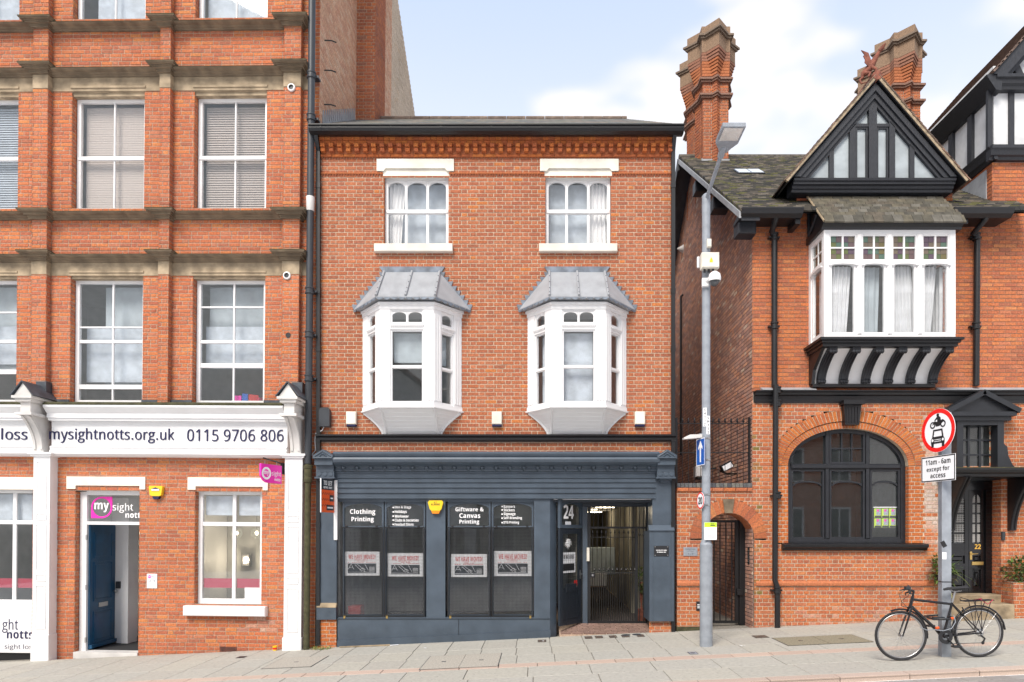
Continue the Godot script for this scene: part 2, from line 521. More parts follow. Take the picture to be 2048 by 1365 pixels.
# frame with upright and level bars and one pane in every opening; uprights [x, half width], rails [y, half width]
func window(parent: Node, x0: float, x1: float, y0: float, y1: float, z: float, ups: Array, rails: Array, m: Material, fw := 0.05, g: Material = null, deep := 0.07, called := "window") -> MeshInstance3D:
	var w = part(called, ring(mb(), x0, x1, y0, y1, z - deep, z, fw, fw * 1.3), m, parent)
	var host: Node = flat_parent if flat_parent else w
	var xs = [[x0 + fw, 0.0]]
	xs.append_array(ups)
	xs.append([x1 - fw, 0.0])
	var ys = [[y0 + fw * 1.3, 0.0]]
	ys.append_array(rails)
	ys.append([y1 - fw, 0.0])
	for u in ups:
		part("glazing_bar", mb().cbox(u[0] - u[1], u[0] + u[1], ys[0][0], ys[-1][0], z - deep * 0.7, z - 0.012, minf(u[1] * 0.5, 0.008)), m, host)
	for r in rails:
		part("rail", mb().cbox(xs[0][0], xs[-1][0], r[0] - r[1], r[0] + r[1], z - deep * 0.75, z - 0.006, minf(r[1] * 0.4, 0.008)), m, host)
	for i in xs.size() - 1:
		for j in ys.size() - 1:
			part("pane", mb().box(xs[i][0] + xs[i][1] - 0.004, xs[i + 1][0] - xs[i + 1][1] + 0.004, ys[j][0] + ys[j][1] - 0.004, ys[j + 1][0] - ys[j + 1][1] + 0.004, z - deep * 0.55, z - deep * 0.55 + 0.004), g if g else M.glass, host)
	return w
func arc_head(x0: float, x1: float, y1: float, rise: float) -> PackedVector2Array:   # spandrel above a segmental light
	var p = PackedVector2Array([Vector2(x0, y1), Vector2(x0, y1 - rise)])
	for i in range(0, 13):
		var a = PI - PI * i / 12.0
		p.append(Vector2((x0 + x1) / 2 + (x1 - x0) / 2 * cos(a) * 0.999, y1 - rise + rise * 0.86 * sin(a)))
	p.append(Vector2(x1, y1 - rise)); p.append(Vector2(x1, y1))
	return p
func pleats(x0: float, x1: float, y0: float, y1: float, z: float, folds: int, deep: float, taper := 0.0) -> Mb:   # a hanging curtain
	var m = mb()
	var n = folds * 6
	var rows = 5
	var grid = []
	for j in rows + 1:
		var row = []
		for i in n + 1:
			var f = float(i) / n
			var h = float(j) / rows
			var wv = sin(f * folds * TAU + sin(h * 3.0) * 0.7) * deep
			row.append(Vector3(lerpf(x0, x1, f * (1.0 - taper * (1.0 - h))), lerpf(y0, y1, h), z + wv))
		grid.append(row)
	for j in rows:
		for i in n:
			m.quad(grid[j][i], grid[j][i + 1], grid[j + 1][i + 1], grid[j + 1][i])
	return m
func pipe_run(parent: Node, called: String, pts: Array, r: float, m: Material) -> MeshInstance3D:
	return part(called, mb().tube(pts, r, 12), m, parent)
func disc(m: Mb, at: Vector3, r: float, z1: float, seg := 16) -> void:
	m.lathe(Transform3D(Basis(Vector3(1, 0, 0), Vector3(0, 0, 1), Vector3(0, -1, 0)), at), [Vector2(0, 0), Vector2(r, 0), Vector2(r, z1 * 0.8), Vector2(r * 0.9, z1), Vector2(0, z1)], seg)

func _ready() -> void:
	rng.seed = 24
	# ---- camera, sky, sun, exposure
	var cam = Camera3D.new()
	cam.name = "camera"
	add_child(cam)
	cam.position = Vector3(0, EYE, DIST)
	var near = 0.1
	cam.set_frustum(near * 1365.0 / FOC, Vector2(-51.0, 377.5) * near / FOC, near, 400.0)
	cam.current = true
	var env = Environment.new()
	env.background_mode = Environment.BG_SKY
	var sky = Sky.new()
	var pano = PanoramaSkyMaterial.new()
	pano.panorama = sky_image()
	sky.sky_material = pano
	env.sky = sky
	env.background_energy_multiplier = 0.74
	env.tonemap_mode = Environment.TONE_MAPPER_LINEAR
	env.tonemap_exposure = 3.35
	env.sdfgi_enabled = true; env.ssao_enabled = true; env.ssil_enabled = true
	var we = WorldEnvironment.new()
	we.name = "world_environment"
	we.environment = env
	add_child(we)
	var sun = DirectionalLight3D.new()
	sun.name = "sun"
	sun.light_energy = 0.44
	sun.light_angular_distance = 26.0
	sun.light_color = Color(1.0, 0.965, 0.92)
	sun.shadow_enabled = true
	sun.rotation_degrees = Vector3(-48, -22, 0)
	add_child(sun)
	materials()
	# ---- the street, then the three fronts, then what stands and hangs about them
	street()
	corner_building()
	shop_building()
	gable_building()
	alley()
	small_things()
	print("built")

func sky_image() -> ImageTexture:   # bright milky blue, thin cloud everywhere
	var w = 1024
	var h = 512
	var im = Image.create_empty(w, h, false, Image.FORMAT_RGBF)
	var f = FastNoiseLite.new()
	f.seed = 4; f.frequency = 1.0; f.fractal_octaves = 5; f.fractal_gain = 0.5
	for y in h:
		var el = PI / 2 - PI * (y + 0.5) / h
		for x in w:
			var az = TAU * (x + 0.5) / w
			var d = Vector3(cos(el) * sin(az), sin(el), -cos(el) * cos(az))
			if d.y < -0.02:
				im.set_pixel(x, y, Color(.30, .29, .28))
				continue
			var up = maxf(d.y, 0.0)
			var base = Color(.44, .45, .47).lerp(Color(.245, .30, .41), smoothstep(0.25, 0.72, up))
			var q = Vector3(d.x, d.y * 2.6, d.z)
			var cl = f.get_noise_3dv(q * 2.1 + Vector3(6.3, 2.4, 9.2)) + 0.35 * f.get_noise_3dv(q * 5.5)
			var k = smoothstep(0.03, 0.40, cl + 1.1 * (0.55 - up))
			im.set_pixel(x, y, base.lerp(Color(.455, .44, .44), k * 0.95))
	return ImageTexture.create_from_image(im)

# ---- ground
func street() -> void:
	var bed = mb()
	var xl = -40.0
	var xr = 40.0
	bed.quad(Vector3(xl, ground(xl) - .02, 4.3), Vector3(xr, ground(xr) - .02, 4.3), Vector3(xr, ground(xr) - .02, -12), Vector3(xl, ground(xl) - .02, -12))
	var pv = structure("pavement", bed, M.joint)
	var rows = [[0.0, 0.28], [0.28, 1.02], [1.02, 1.72], [1.72, 2.44], [2.72, 3.42], [3.42, 4.1]]
	var tones = [Color(.465, .445, .385), Color(.48, .46, .40), Color(.455, .435, .38), Color(.47, .45, .395), Color(.46, .445, .395), Color(.485, .46, .395)]
	var far = mb()
	for r in rows.size():
		var x = -11.4 + [0.0, 0.0, 0.02, 0.05, 0.22, 0.3][r]
		while x < 11.0:
			var w = 0.612 if r < 4 else 0.92
			slab(pv, x, x + w, rows[r][0], rows[r][1], tones[rng.randi() % 6], M.slab, "slab", 0.004 if rng.randf() < .8 else 0.007)
			x += w
	far.col = Color(.42, .405, .365)
	for s in [-1, 1]:
		var a = -40.0 if s < 0 else 11.02
		var b = -11.42 if s < 0 else 40.0
		far.quad(Vector3(a, ground(a), 4.1), Vector3(b, ground(b), 4.1), Vector3(b, ground(b), 0), Vector3(a, ground(a), 0))
	part("slab_field", far, M.slab, pv).set_meta("kind", "stuff")
	var x2 = -11.4
	while x2 < 11.0:   # pink band, then kerb stones
		var k = rng.randf_range(0.93, 1.07)
		slab(pv, x2, x2 + 0.6, 2.44, 2.72, Color(.56 * k, .425 * k, .345 * k), M.pink_granite, "band_stone", 0.005)
		x2 += 0.6
	x2 = -11.4
	while x2 < 11.0:
		var k = rng.randf_range(0.94, 1.06)
		slab(pv, x2, x2 + 0.9, 4.1, 4.30, Color(.55 * k, .43 * k, .355 * k), M.pink_granite, "kerb_stone", 0.006, 0.11)
		x2 += 0.9
	# road: brown-grey block paving below the kerb
	var rd = mb()
	rd.quad(Vector3(xl, ground(xl) - .075, 40), Vector3(xr, ground(xr) - .075, 40), Vector3(xr, ground(xr) - .075, 4.2), Vector3(xl, ground(xl) - .075, 4.2))
	var road = structure("road", rd, M.slab)
	var rb = [Color(.34, .31, .28), Color(.38, .345, .31), Color(.31, .285, .26), Color(.36, .335, .31)]
	for r in 6:
		var x = 0.6 + 0.11 * (r % 2)
		while x < 9.4:
			slab(road, x, x + 0.3, 4.34 + r * 0.2, 4.54 + r * 0.2, rb[rng.randi() % 4], M.slab, "block", 0.004, 0.03, -0.065)
			x += 0.3
func slab(parent: Node, x0: float, x1: float, z0: float, z1: float, c: Color, m: Material, called: String, gap: float, deep := 0.018, lift := 0.0) -> void:
	var b = mb()
	b.col = c
	var e = 0.005
	var jy = rng.randf_range(-0.0015, 0.0015) + lift
	var p = []
	for q in [[x0 + gap, z1 - gap], [x1 - gap, z1 - gap], [x1 - gap, z0 + gap], [x0 + gap, z0 + gap]]:
		p.append(Vector3(q[0], ground(q[0]) + jy - e, q[1]))
	var t = []
	for q in [[x0 + gap + e, z1 - gap - e], [x1 - gap - e, z1 - gap - e], [x1 - gap - e, z0 + gap + e], [x0 + gap + e, z0 + gap + e]]:
		t.append(Vector3(q[0], ground(q[0]) + jy, q[1]))
	b.quad(t[0], t[1], t[2], t[3])
	for i in 4:
		var j = (i + 1) % 4
		b.quad(p[i], p[j], t[j], t[i])
		b.quad(p[i] - Vector3(0, deep, 0), p[j] - Vector3(0, deep, 0), p[j], p[i])
	part(called, b, m, parent)

# ---- tall orange-red brick building with stone cornices and a white shopfront
func corner_building() -> void:
	var at = Vector3(X(612), ground(X(612)), 0)
	var R = thing("office_building", "tall orange brick building with stone cornices above a white ground floor fascia", "building", at)
	lean = Transform3D(Basis(Vector3.UP, deg_to_rad(-1.4)) * Basis(Vector3.BACK, deg_to_rad(-0.5)), at)
	R.transform = lean
	org = Vector3.ZERO
	var u = func(p): return L(p, 300).x
	var h = func(p): return L(340, p).y
	var xa: float = u.call(-140)
	var xe: float = u.call(638)
	var top = 13.4
	var foot = -0.75
	var wl = []
	var bed = mb()
	# openings: [left, right]
	var cols = [[u.call(-110), u.call(35.4)], [u.call(143), u.call(288)], [u.call(388), u.call(532.5)]]
	var rows = [[h.call(38), top], [h.call(420), h.call(188)], [h.call(811), h.call(555)]]
	var holes = []
	for c in cols:
		for r in [[rows[0][0], top], [rows[1][0], h.call(174)], [rows[2][0], h.call(545)]]: holes.append([0, c[0], c[1], r[0], r[1]])
	var dx0: float = L(149, 1150).x
	var dx1: float = L(277, 1150).x
	var dtop: float = L(215, 984).y
	var wx0: float = L(389, 1100).x
	var wx1: float = L(523, 1100).x
	var wy0: float = L(450, 1212).y
	var wy1: float = L(450, 982).y
	var lx1: float = L(64, 1100).x
	var lx0: float = L(-110, 1100).x
	holes.append([0, dx0, dx1, foot, dtop]); holes.append([0, wx0, wx1, wy0, wy1]); holes.append([0, lx0, lx1, foot, wy1])
	var stain = func(x, y):
		var near: float = 1.0 - clampf(Vector2((x - L(520, 1230).x) / 0.75, (y - L(520, 1235).y) / 0.35).length(), 0, 1)
		return (rng.randf() * 0.55 if near > 0.15 and rng.randf() < near * 1.3 else 0.0)
	brickwork(wl, bed, Transform3D(), xa, xe, foot, top, holes, "left", 1, null, stain)
	# reveals that face the street's right
	for c in cols:
		for r in rows:
			reveal(wl, bed, c[0], r[0], r[1], 0.14, "left", true); reveal(wl, bed, c[1], r[0], r[1], 0.14, "left", false)
	for q in [[dx0, foot, dtop, true], [dx1, foot, dtop, false], [wx0, wy0, wy1, true], [wx1, wy0, wy1, false]]:
		reveal(wl, bed, q[0], q[1], q[2], 0.13, "left", q[3])
	# piers
	var fy: float = h.call(812)
	var piers = [[L(64, 300, .12).x, L(94, 300, .12).x], [L(318, 300, .12).x, L(339, 300, .12).x], [L(566, 300, .12).x, L(600, 300, .12).x]]
	for p in piers:
		var t = Transform3D(Basis(), Vector3(0, 0, .12))
		brickwork(wl, bed, t, p[0], p[1], fy, top, [], "left", 0)
		brickwork(wl, bed, Transform3D(Basis(Vector3(0, 0, -1), Vector3.UP, Vector3.RIGHT), Vector3(p[1], 0, .12)), 0, .12, fy, top, [], "left", 0)
		brickwork(wl, bed, Transform3D(Basis(Vector3(0, 0, 1), Vector3.UP, Vector3.LEFT), Vector3(p[0], 0, 0)), 0, .12, fy, top, [], "left", 0)
	# flank wall that rises above the neighbour's roof
	var tf = Transform3D(Basis(Vector3(0, 0, -1), Vector3.UP, Vector3.RIGHT), Vector3(xe, 0, 0))
	var crest = func(y): return [0.0, 6.4 + (17.3 - y) / 0.73 if y > 12.0 else 14.0]
	var fl2 = []
	var fb = mb()
	brickwork(fl2, fb, tf, 0, 5.6, 8.4, 20.0, [], "flank", 0, crest)
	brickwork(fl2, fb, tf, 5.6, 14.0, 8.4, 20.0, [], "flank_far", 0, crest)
	lay_bricks(fl2, part("flank_wall", fb, M.mortar_pale, R), Vector3.ZERO, 0)
	var wall = part("wall", bed, M.mortar_grey, R)
	lay_bricks(wl, wall, Vector3(L(330, 660).x, L(330, 660).y, 0))
	var core = mb()   # the inside: back wall, floors and party walls
	core.box(xa, xe - .03, foot, 11.3, -14.2, -14.0)
	core.box(xa, xe - .3, h.call(840), top, -4.4, -4.3)
	core.box(xa, xa + .1, foot, top, -14, -.03)
	core.box(xe - .16, xe - .02, foot, 12.8, -14, -.03)
	core.box(xa + .1, xe - .2, top, top + .1, -14, -.03)
	part("interior", core, M.room_wall, R)
	var fl = mb()
	for y in [h.call(850), h.call(470), h.call(100)]:
		fl.box(xa + .1, xe - .2, y, y + .25, -13.9, -.03)
	part("storey_floor", fl, M.room_wall, R)
	# projecting stack on the flank
	var cl = []
	var cb = mb()
	var cz = -2.35
	var cx1 = xe + 0.43
	brickwork(cl, cb, Transform3D(Basis(), Vector3(0, 0, cz)), xe, cx1, 8.6, 20, [], "chimney", 0)
	brickwork(cl, cb, Transform3D(Basis(Vector3(0, 0, -1), Vector3.UP, Vector3.RIGHT), Vector3(cx1, 0, cz)), 0, 0.9, 8.6, 20, [], "chimney", 0)
	var stack = part("chimney_breast", cb, M.mortar_grey, R)
	lay_bricks(cl, stack, Vector3(xe, 10, cz), 0)
	var fla = mb()   # saw-edged lead flashing where the flank meets the neighbour's slates
	for k in 17:
		var z = -0.15 - k * 0.125
		var y = roof_y(z) - at.y
		fla.prism(PackedVector2Array([Vector2(0, -.10), Vector2(.125, -.05), Vector2(.125, .06), Vector2(.08, .07), Vector2(.03, .26), Vector2(0, .10)]), Transform3D(Basis(Vector3(0, 0, -1), Vector3.UP, Vector3.RIGHT), Vector3(xe + .002, y + .03, z)), 0.02)
	part("flashing", fla, M.lead, R)
	for y in [L(640, 62).y, L(640, 123).y, L(640, 193).y]:
		part("hook", mb().tube([Vector3(xe, y, -.25), Vector3(xe + .06, y, -.25), Vector3(xe + .12, y + .03, -.3), Vector3(xe + .2, y + .03, -.35)], 0.012, 6), M.black_iron, R)
	# stone courses
	var h2 = func(p): return L(340, p, .2).y
	var h3 = func(p): return L(340, p, .3).y
	cornice(R, xa, xe - .33, h.call(63), h2.call(40), piers, L(340, 53, .15).y, h3.call(27), 0.0)
	cornice(R, xa, xe - .33, h.call(155), h2.call(132), piers, L(340, 145, .15).y, h3.call(120), 0.27)
	cornice(R, xa, xe - .33, h.call(441), h2.call(421), piers, L(340, 438, .15).y, h3.call(415), 0.0)
	cornice(R, xa, xe - .33, h.call(526), h2.call(507), piers, L(340, 521, .15).y, h3.call(499), 0.26)
	for r in [[182, 155, 172, 190], [552, 526, 543, 557]]:
		var pieces = [xa, piers[0][0], piers[0][1], piers[1][0], piers[1][1], piers[2][0], piers[2][1], xe]
		for i in range(0, 7, 2):
			var a: float = pieces[i]
			var b: float = pieces[i + 1] if i < 6 else xe - .12
			part("frieze_stone", mb().box(a, b, h.call(r[0]), h.call(r[1]), -.1, .012), M.stone_light, R)
		for c in cols:
			var y0: float = h.call(r[3])
			var y1: float = h.call(r[2])
			part("lintel", mb().mould([[-.14, y0], [-.03, y0], [-.03, y0 + (y1 - y0) * .35], [0.0, y0 + (y1 - y0) * .4], [0.0, y0 + (y1 - y0) * .7], [.03, y0 + (y1 - y0) * .75], [.03, y1], [-.14, y1]], c[0] - .02, c[1] + .02), M.stone_light, R)
	# windows
	var bars = [
		[[307.0, .035, 312.0], []],
		[[308.0, .035], []], [[307.0, .035], []]]
	for k in 3:
		var c: Array = cols[k]
		var mid: float = (c[0] + c[1]) / 2 + .03
		var r: Array = rows[1]
		var w = window(R, c[0] + .01, c[1] - .01, r[0], r[1], -.13, [[mid, .016]], [[h.call(308), .036]], M.white_paint, .075)
		part("rail", mb().cbox(c[0] + .02, c[1] - .02, h.call(308) - .05, h.call(308) + .01, -.16, -.115, .006), M.white_paint, w)
		match k:
			0: blind(w, c[0] + .1, c[1] - .1, r[0] + .1, r[1] - .1, -.27, 44, M.blind_blue, 62.0)
			1: blind(w, c[0] + .1, c[1] - .1, r[0] + .1, r[1] - .1, -.27, 44, M.blind_beige, 84.0)
			2: blind(w, c[0] + .1, c[1] - .1, r[0] + .1, r[1] - .1, -.27, 44, M.blind_beige, 66.0)
		r = rows[2]
		var rl = [[h.call([621, 651, 610][k]), .014], [h.call(680), .032], [h.call([742, 772, 728][k]), .045]]
		rl.sort_custom(func(p, q): return p[0] < q[0])
		w = window(R, c[0] + .01, c[1] - .01, r[0] + .02, r[1], -.13, [[mid, .018]], rl, M.white_paint, .075)
		part("blind_sheet", mb().box(c[0] + .12 + (.3 if k == 1 else 0.0), c[1] - .04, rl[0][0] + (.02 if k != 2 else .0), r[1] - .05, -.42, -.415), M.blind_grey, w)
		part("blind_sheet", mb().box(c[0] + .08, c[1] - .06, rl[1][0] - (.75 if k == 1 else .4), rl[1][0] + .36, -.36, -.355), M.blind_blue, w)
		r = rows[0]
		w = window(R, c[0] + .01, c[1] - .01, r[0], r[1], -.13, [[mid, .016]], [], M.white_paint, .075)
		part("blind_sheet", mb().box(c[0] + [.1, .3, .1][k], c[1] - .05, r[0] + ([.12, .0, .03][k]), r[1] - .1, -.30, -.295), M.blind_blue, w)
	var gx = L(468, 800, -.3).x   # bags and boxes standing on the inner sill
	var gs = h.call(810)
	for q in [[0.0, .16, .2, "magenta"], [.17, .1, .24, "sign_blue"], [.3, .17, .22, "ink_red"], [.47, .14, .16, "crimson"], [-.62, .12, .06, "paper"]]:
		part("window_parcel", mb().tbox(Transform3D(Basis(Vector3.UP, q[0] * 2.0), Vector3(gx + q[0] + q[1] / 2, gs + q[2] / 2 + .03, -.3)), Vector3(q[1], q[2], .1)), M[q[3]], R)
	part("inner_sill", mb().box(cols[1][0], cols[2][1], gs - .04, gs + .028, -.45, -.2), M.white_paint, R)
	# sill board over the fascia and lead upstand
	var ffy: float = h.call(812)
	part("upstand", mb().box(cols[1][1], cols[2][0], ffy, ffy + .11, .005, .03), M.lead_dark, R)
	part("upstand", mb().box(piers[0][1], cols[1][0], ffy, ffy + .11, .005, .03), M.lead_dark, R)
	part("upstand", mb().box(cols[2][1], piers[2][0], ffy, ffy + .11, .005, .03), M.lead_dark, R)
	shop_white(R, h, xa, dx0, dx1, dtop, wx0, wx1, wy0, wy1, lx1, foot)
	# soil pipe down the joint of the two fronts
	var px = L(620, 500, .16).x
	var pp = part("downpipe", mb().tube([Vector3(px, L(612, 930).y, .17), Vector3(px, top, .17)], .066, 14), M.pipe_grey, R)
	for y in [165, 248, 588, 674, 760]:
		part("collar", mb().lathe(at3(px, h.call(y), .17), [Vector2(.066, -.07), Vector2(.085, -.06), Vector2(.085, -.035), Vector2(.075, -.03), Vector2(.075, .03), Vector2(.085, .035), Vector2(.085, .06), Vector2(.066, .07)], 14), M.pipe_grey, pp)
		part("bracket", mb().box(px - .02, px + .12, h.call(y) - .02, h.call(y) + .02, .0, .14), M.pipe_grey, pp)
	part("tape", mb().tube([Vector3(px, h.call(432), .17), Vector3(px, h.call(404), .17)], [.072, .078], 12), M.old_white, pp)
	var old = part("downpipe", mb().tube([Vector3(px, -.55, .17), Vector3(px, L(612, 930).y, .17)], .058, 14), M.moss, R)
	part("collar", mb().lathe(at3(px, L(612, 945).y, .17), [Vector2(.058, -.22), Vector2(.08, -.2), Vector2(.08, -.14), Vector2(.07, -.12), Vector2(.075, .04), Vector2(.085, .06), Vector2(.085, .11), Vector2(.066, .12)], 14), M.moss, old)

func reveal(list: Array, bed: Mb, x: float, y0: float, y1: float, deep: float, pal: String, faces_right: bool, zz := 0.0) -> void:
	if faces_right: brickwork(list, bed, Transform3D(Basis(Vector3(0, 0, -1), Vector3.UP, Vector3.RIGHT), Vector3(x, 0, zz)), 0.0, deep, y0, y1, [], pal, 2)
	else: brickwork(list, bed, Transform3D(Basis(Vector3(0, 0, 1), Vector3.UP, Vector3.LEFT), Vector3(x, 0, zz - deep)), 0.0, deep, y0, y1, [], pal, 2)
func cornice(R: Node3D, x0: float, x1: float, y0: float, y1: float, piers: Array, cy0: float, cy1: float, block: float) -> void:
	var hh = y1 - y0
	var prof = [[-.05, y0], [.04, y0], [.05, y0 + hh * .22], [.09, y0 + hh * .38], [.10, y0 + hh * .52], [.17, y0 + hh * .62], [.20, y0 + hh * .8], [.20, y0 + hh * .86], [-.05, y0 + hh * .86]]
	var x = x0
	while x < x1 - .02:   # separate stones
		var b = minf(x + 1.32, x1)
		part("cornice_stone", mb().mould(prof, x + .002, b - .002), M.stone, R)
		x = b
	part("moss_weathering", mb().mould([[-.05, y0 + hh * .862], [.205, y0 + hh * .862], [.207, y0 + hh * .93], [.15, y1], [-.05, y1 + .01]], x0, x1), M.moss, R)
	for p in piers:
		var ch = cy1 - cy0
		var c = mb()
		var steps = [[0.0, .03, .15], [.2, .045, .165], [.36, .085, .21], [.55, .105, .23], [.68, .15, .275], [.8, .165, .29]]
		for i in steps.size():
			var q: Array = steps[i]
			var yt: float = cy0 + ch * (steps[i + 1][0] if i < 5 else .9)
			c.box(p[0] - q[1], p[1] + q[1], cy0 + ch * q[0], yt, -.04, q[2] + .02)
		var cap = part("pier_cap", c, M.stone, R)
		part("moss_weathering", mb().box(p[0] - .168, p[1] + .168, cy0 + ch * .9, cy1, -.03, .315), M.moss, cap)
		if block > 0.0:
			part("pier_block", mb().cbox(p[0] - .006, p[1] + .006, cy0 - block, cy0, -.03, .128, .006), M.stone_light, R)
func blind(w: Node3D, x0: float, x1: float, y0: float, y1: float, z: float, n: int, m: Material, tilt: float) -> void:
	var s = mb().tbox(Transform3D(Basis(Vector3.RIGHT, deg_to_rad(tilt)), Vector3.ZERO), Vector3(x1 - x0, .003, .056))
	var me = s.shifted(Vector3.ZERO)
	for k in n:
		var o = MeshInstance3D.new()
		o.name = "slat"
		o.mesh = me
		o.material_override = m
		o.position = Vector3((x0 + x1) / 2, y0 + (y1 - y0) * (k + .5) / n, z) - org
		w.add_child(o, true)

func roof_y(z: float) -> float:
	return 9.75 + (0.2 - z) * 0.64
func shop_white(R: Node3D, h: Callable, xa: float, dx0: float, dx1: float, dtop: float, wx0: float, wx1: float, wy0: float, wy1: float, lx1: float, foot: float) -> void:
	var yy = func(p): return L(330, p, .2).y
	var x1: float = L(566, 860, .2).x
	var pa = [L(65, 1100, .2).x, L(98, 1100, .2).x]
	var pb = [L(568, 1100, .2).x, L(603, 1100, .2).x]
	# fascia between the consoles, in two lengths
	var segs = [[xa, pa[0] + .02], [pa[1] - .02, pb[0] + .02]]
	for s in segs:
		var y0: float = yy.call(912)
		var panel = part("fascia", mb().box(s[0], s[1], yy.call(895), yy.call(842), -.02, .14), M.white_paint, R)
		part("fascia_cornice", mb().mould([[0, yy.call(843)], [.24, yy.call(843)], [.24, yy.call(838)], [.27, yy.call(838)], [.27, yy.call(829)], [.30, yy.call(826)], [.37, yy.call(818)], [.37, yy.call(814)], [0, yy.call(812)]], s[0], s[1]), M.white_paint, R)
		part("moss_weathering", mb().mould([[0, yy.call(812)], [.375, yy.call(814)], [.38, yy.call(811)], [.33, yy.call(807.5)], [.0, yy.call(806)]], s[0], s[1]), M.moss, R)
		part("fascia_rail", mb().mould([[0, y0 - .02], [.12, y0 - .02], [.16, y0], [.2, y0 + .03], [.2, yy.call(903)], [.18, yy.call(901)], [.18, yy.call(898)], [.2, yy.call(896)], [.17, yy.call(893)], [0, yy.call(893)]], s[0], s[1]), M.white_paint, R)
		if s[0] > xa:
			var b = Basis()
			lettering("mysightnotts.org.uk", Transform3D(b, Vector3((L(98, 870, .15).x + L(348, 870, .15).x) / 2, yy.call(872), .142)), L(348, 870, .15).x - L(98, 870, .15).x, yy.call(857) - yy.call(887), M.ink_navy, panel, false, .015)
			lettering("0115 9706 806", Transform3D(b, Vector3((L(374, 870, .15).x + L(567, 870, .15).x) / 2, yy.call(870), .142)), L(567, 870, .15).x - L(374, 870, .15).x, yy.call(858) - yy.call(882), M.ink_navy, panel, false, .015)
		else:
			lettering("loss", Transform3D(Basis(), Vector3((L(2, 870, .15).x + L(54, 870, .15).x) / 2, yy.call(869.5), .142)), L(54, 870, .15).x - L(2, 870, .15).x, yy.call(858) - yy.call(881), M.ink_navy, panel, false, .015)
	for p in [pa, pb]:
		var pl = mb().box(p[0], p[1], foot, yy.call(914), -.02, .2)
		var shaft = part("pilaster", pl, M.white_paint, R)
		part("capital", mb().box(p[0] - .07, p[1] + .07, yy.call(911), yy.call(907), -.02, .27).box(p[0] - .04, p[1] + .04, yy.call(915), yy.call(911), -.02, .24), M.white_paint, shaft)
		part("plinth", mb().cbox(p[0] - .02, p[1] + .015, foot, L(340, 1270).y, 0, .225, .012), M.white_paint, shaft)
		for q in [[925, 1022], [1030, 1043], [1051, 1145], [1152, 1166], [1174, 1262]]:
			var ya: float = yy.call(q[1])
			var yb: float = yy.call(q[0])
			part("panel_bead", ring(mb(), p[0] + .06, p[1] - .06, ya, yb, .19, .212, .014), M.white_paint, shaft)
		# console: box with a little lead roof, then a scroll that sweeps back to the wall
		var c0: float = L(39.3 if p == pa else 567.0, 812, .54).x
		var c1: float = c0 + .2
		var pr = PackedVector2Array()
		var y_top: float = yy.call(838)
		var y_bot: float = yy.call(906)
		for i in 13:
			var f = i / 12.0
			pr.append(Vector2(.21 + .31 * pow(1.0 - f, 2.2), lerpf(y_top, y_bot, f)))
		pr.append(Vector2(-.02, y_bot)); pr.append(Vector2(-.02, y_top))
		var sw = Basis(Vector3(0, 0, 1), Vector3(0, 1, 0), Vector3(-1, 0, 0))
		var con = part("console", mb().prism(pr, Transform3D(sw, Vector3(c1, 0, 0)), c1 - c0), M.old_white, R)
		var inner = PackedVector2Array()
		for i in 13:
			var f = i / 12.0
			inner.append(Vector2(.235 + .31 * pow(1.0 - f, 2.2), lerpf(y_top - .02, y_bot + .05, f)))
		for i in 13:
			var f = 1.0 - i / 12.0
			inner.append(Vector2(.19 + .31 * pow(1.0 - f, 2.2), lerpf(y_top - .02, y_bot + .05, f)))
		part("rib", mb().prism(inner, Transform3D(sw, Vector3(c0 + .06, 0, 0)), .05).prism(inner, Transform3D(sw, Vector3(c1 - .01, 0, 0)), .05), M.old_white, con)
		part("console_cap", mb().box(c0 - .06, c1 + .06, y_top, y_top + .05, -.02, .6).cbox(c0, c1, y_top + .05, yy.call(812), -.02, .54, .01).box(c0 - .05, c1 + .05, yy.call(812), yy.call(806), -.02, .6).box(c0 - .09, c1 + .09, yy.call(806), yy.call(801), -.02, .64), M.old_white, con)
		var yr: float = yy.call(801)
		part("cap_gable", mb().prism(PackedVector2Array([Vector2(c0 - .07, yr), Vector2(c1 + .07, yr), Vector2((c0 + c1) / 2, yr + .24)]), at3(0, 0, .02), .58), M.old_white, con)
		var xm = (c0 + c1) / 2
		for s in [-1, 1]:
			var e = Vector3(s * ((c1 - c0) / 2 + .12), -.27, 0)
			part("lead_roof", mb().tbox(Transform3D(Basis(e.normalized(), Vector3(-s * e.y, s * e.x, 0).normalized() * (1 if s * e.x * s > 0 else 1), Vector3(0, 0, 1)), Vector3(xm, yr + .27, .31) + e * .5), Vector3(e.length(), .015, .66)), M.lead_dark, con)
		part("lead_roof", mb().box(xm - .1, xm + .1, yr + .15, yr + .36, -.01, .16), M.lead_dark, con)
	# lintels, door and shop window
	for q in [[134, 291, 155, 277], [376, 536, 395, 523]]:
		var a: float = L(q[0], 965).x
		var b: float = L(q[1], 965).x
		var c: float = L(q[2], 965).x
		var d: float = L(q[3], 965).x
		var t: float = L(340, 955).y
		var lo: float = L(340, 980).y
		var mid: float = L(340, 973).y
		part("lintel", mb().prism(PackedVector2Array([Vector2(a, lo), Vector2(c - .03, lo), Vector2(c - .03, mid), Vector2(d + .03, mid), Vector2(d + .03, lo), Vector2(b, lo), Vector2(b, t), Vector2(a, t)]), at3(0, 0, -.1), .125), M.cream_paint, R)
		part("lintel_moulding", mb().mould([[-.14, mid + .02], [-.02, mid + .02], [-.02, mid - .03], [-.05, mid - .05], [-.05, mid - .09], [-.14, mid - .1]], c - .05, d + .05), M.old_white, R)
	part("lintel", mb().box(xa, lx1 + .08, L(40, 980).y, L(40, 955).y, -.1, .02), M.cream_paint, R)
	# side-hung shop window
	var tr: float = L(450, 1049).y
	var mx: float = L(461, 1100).x
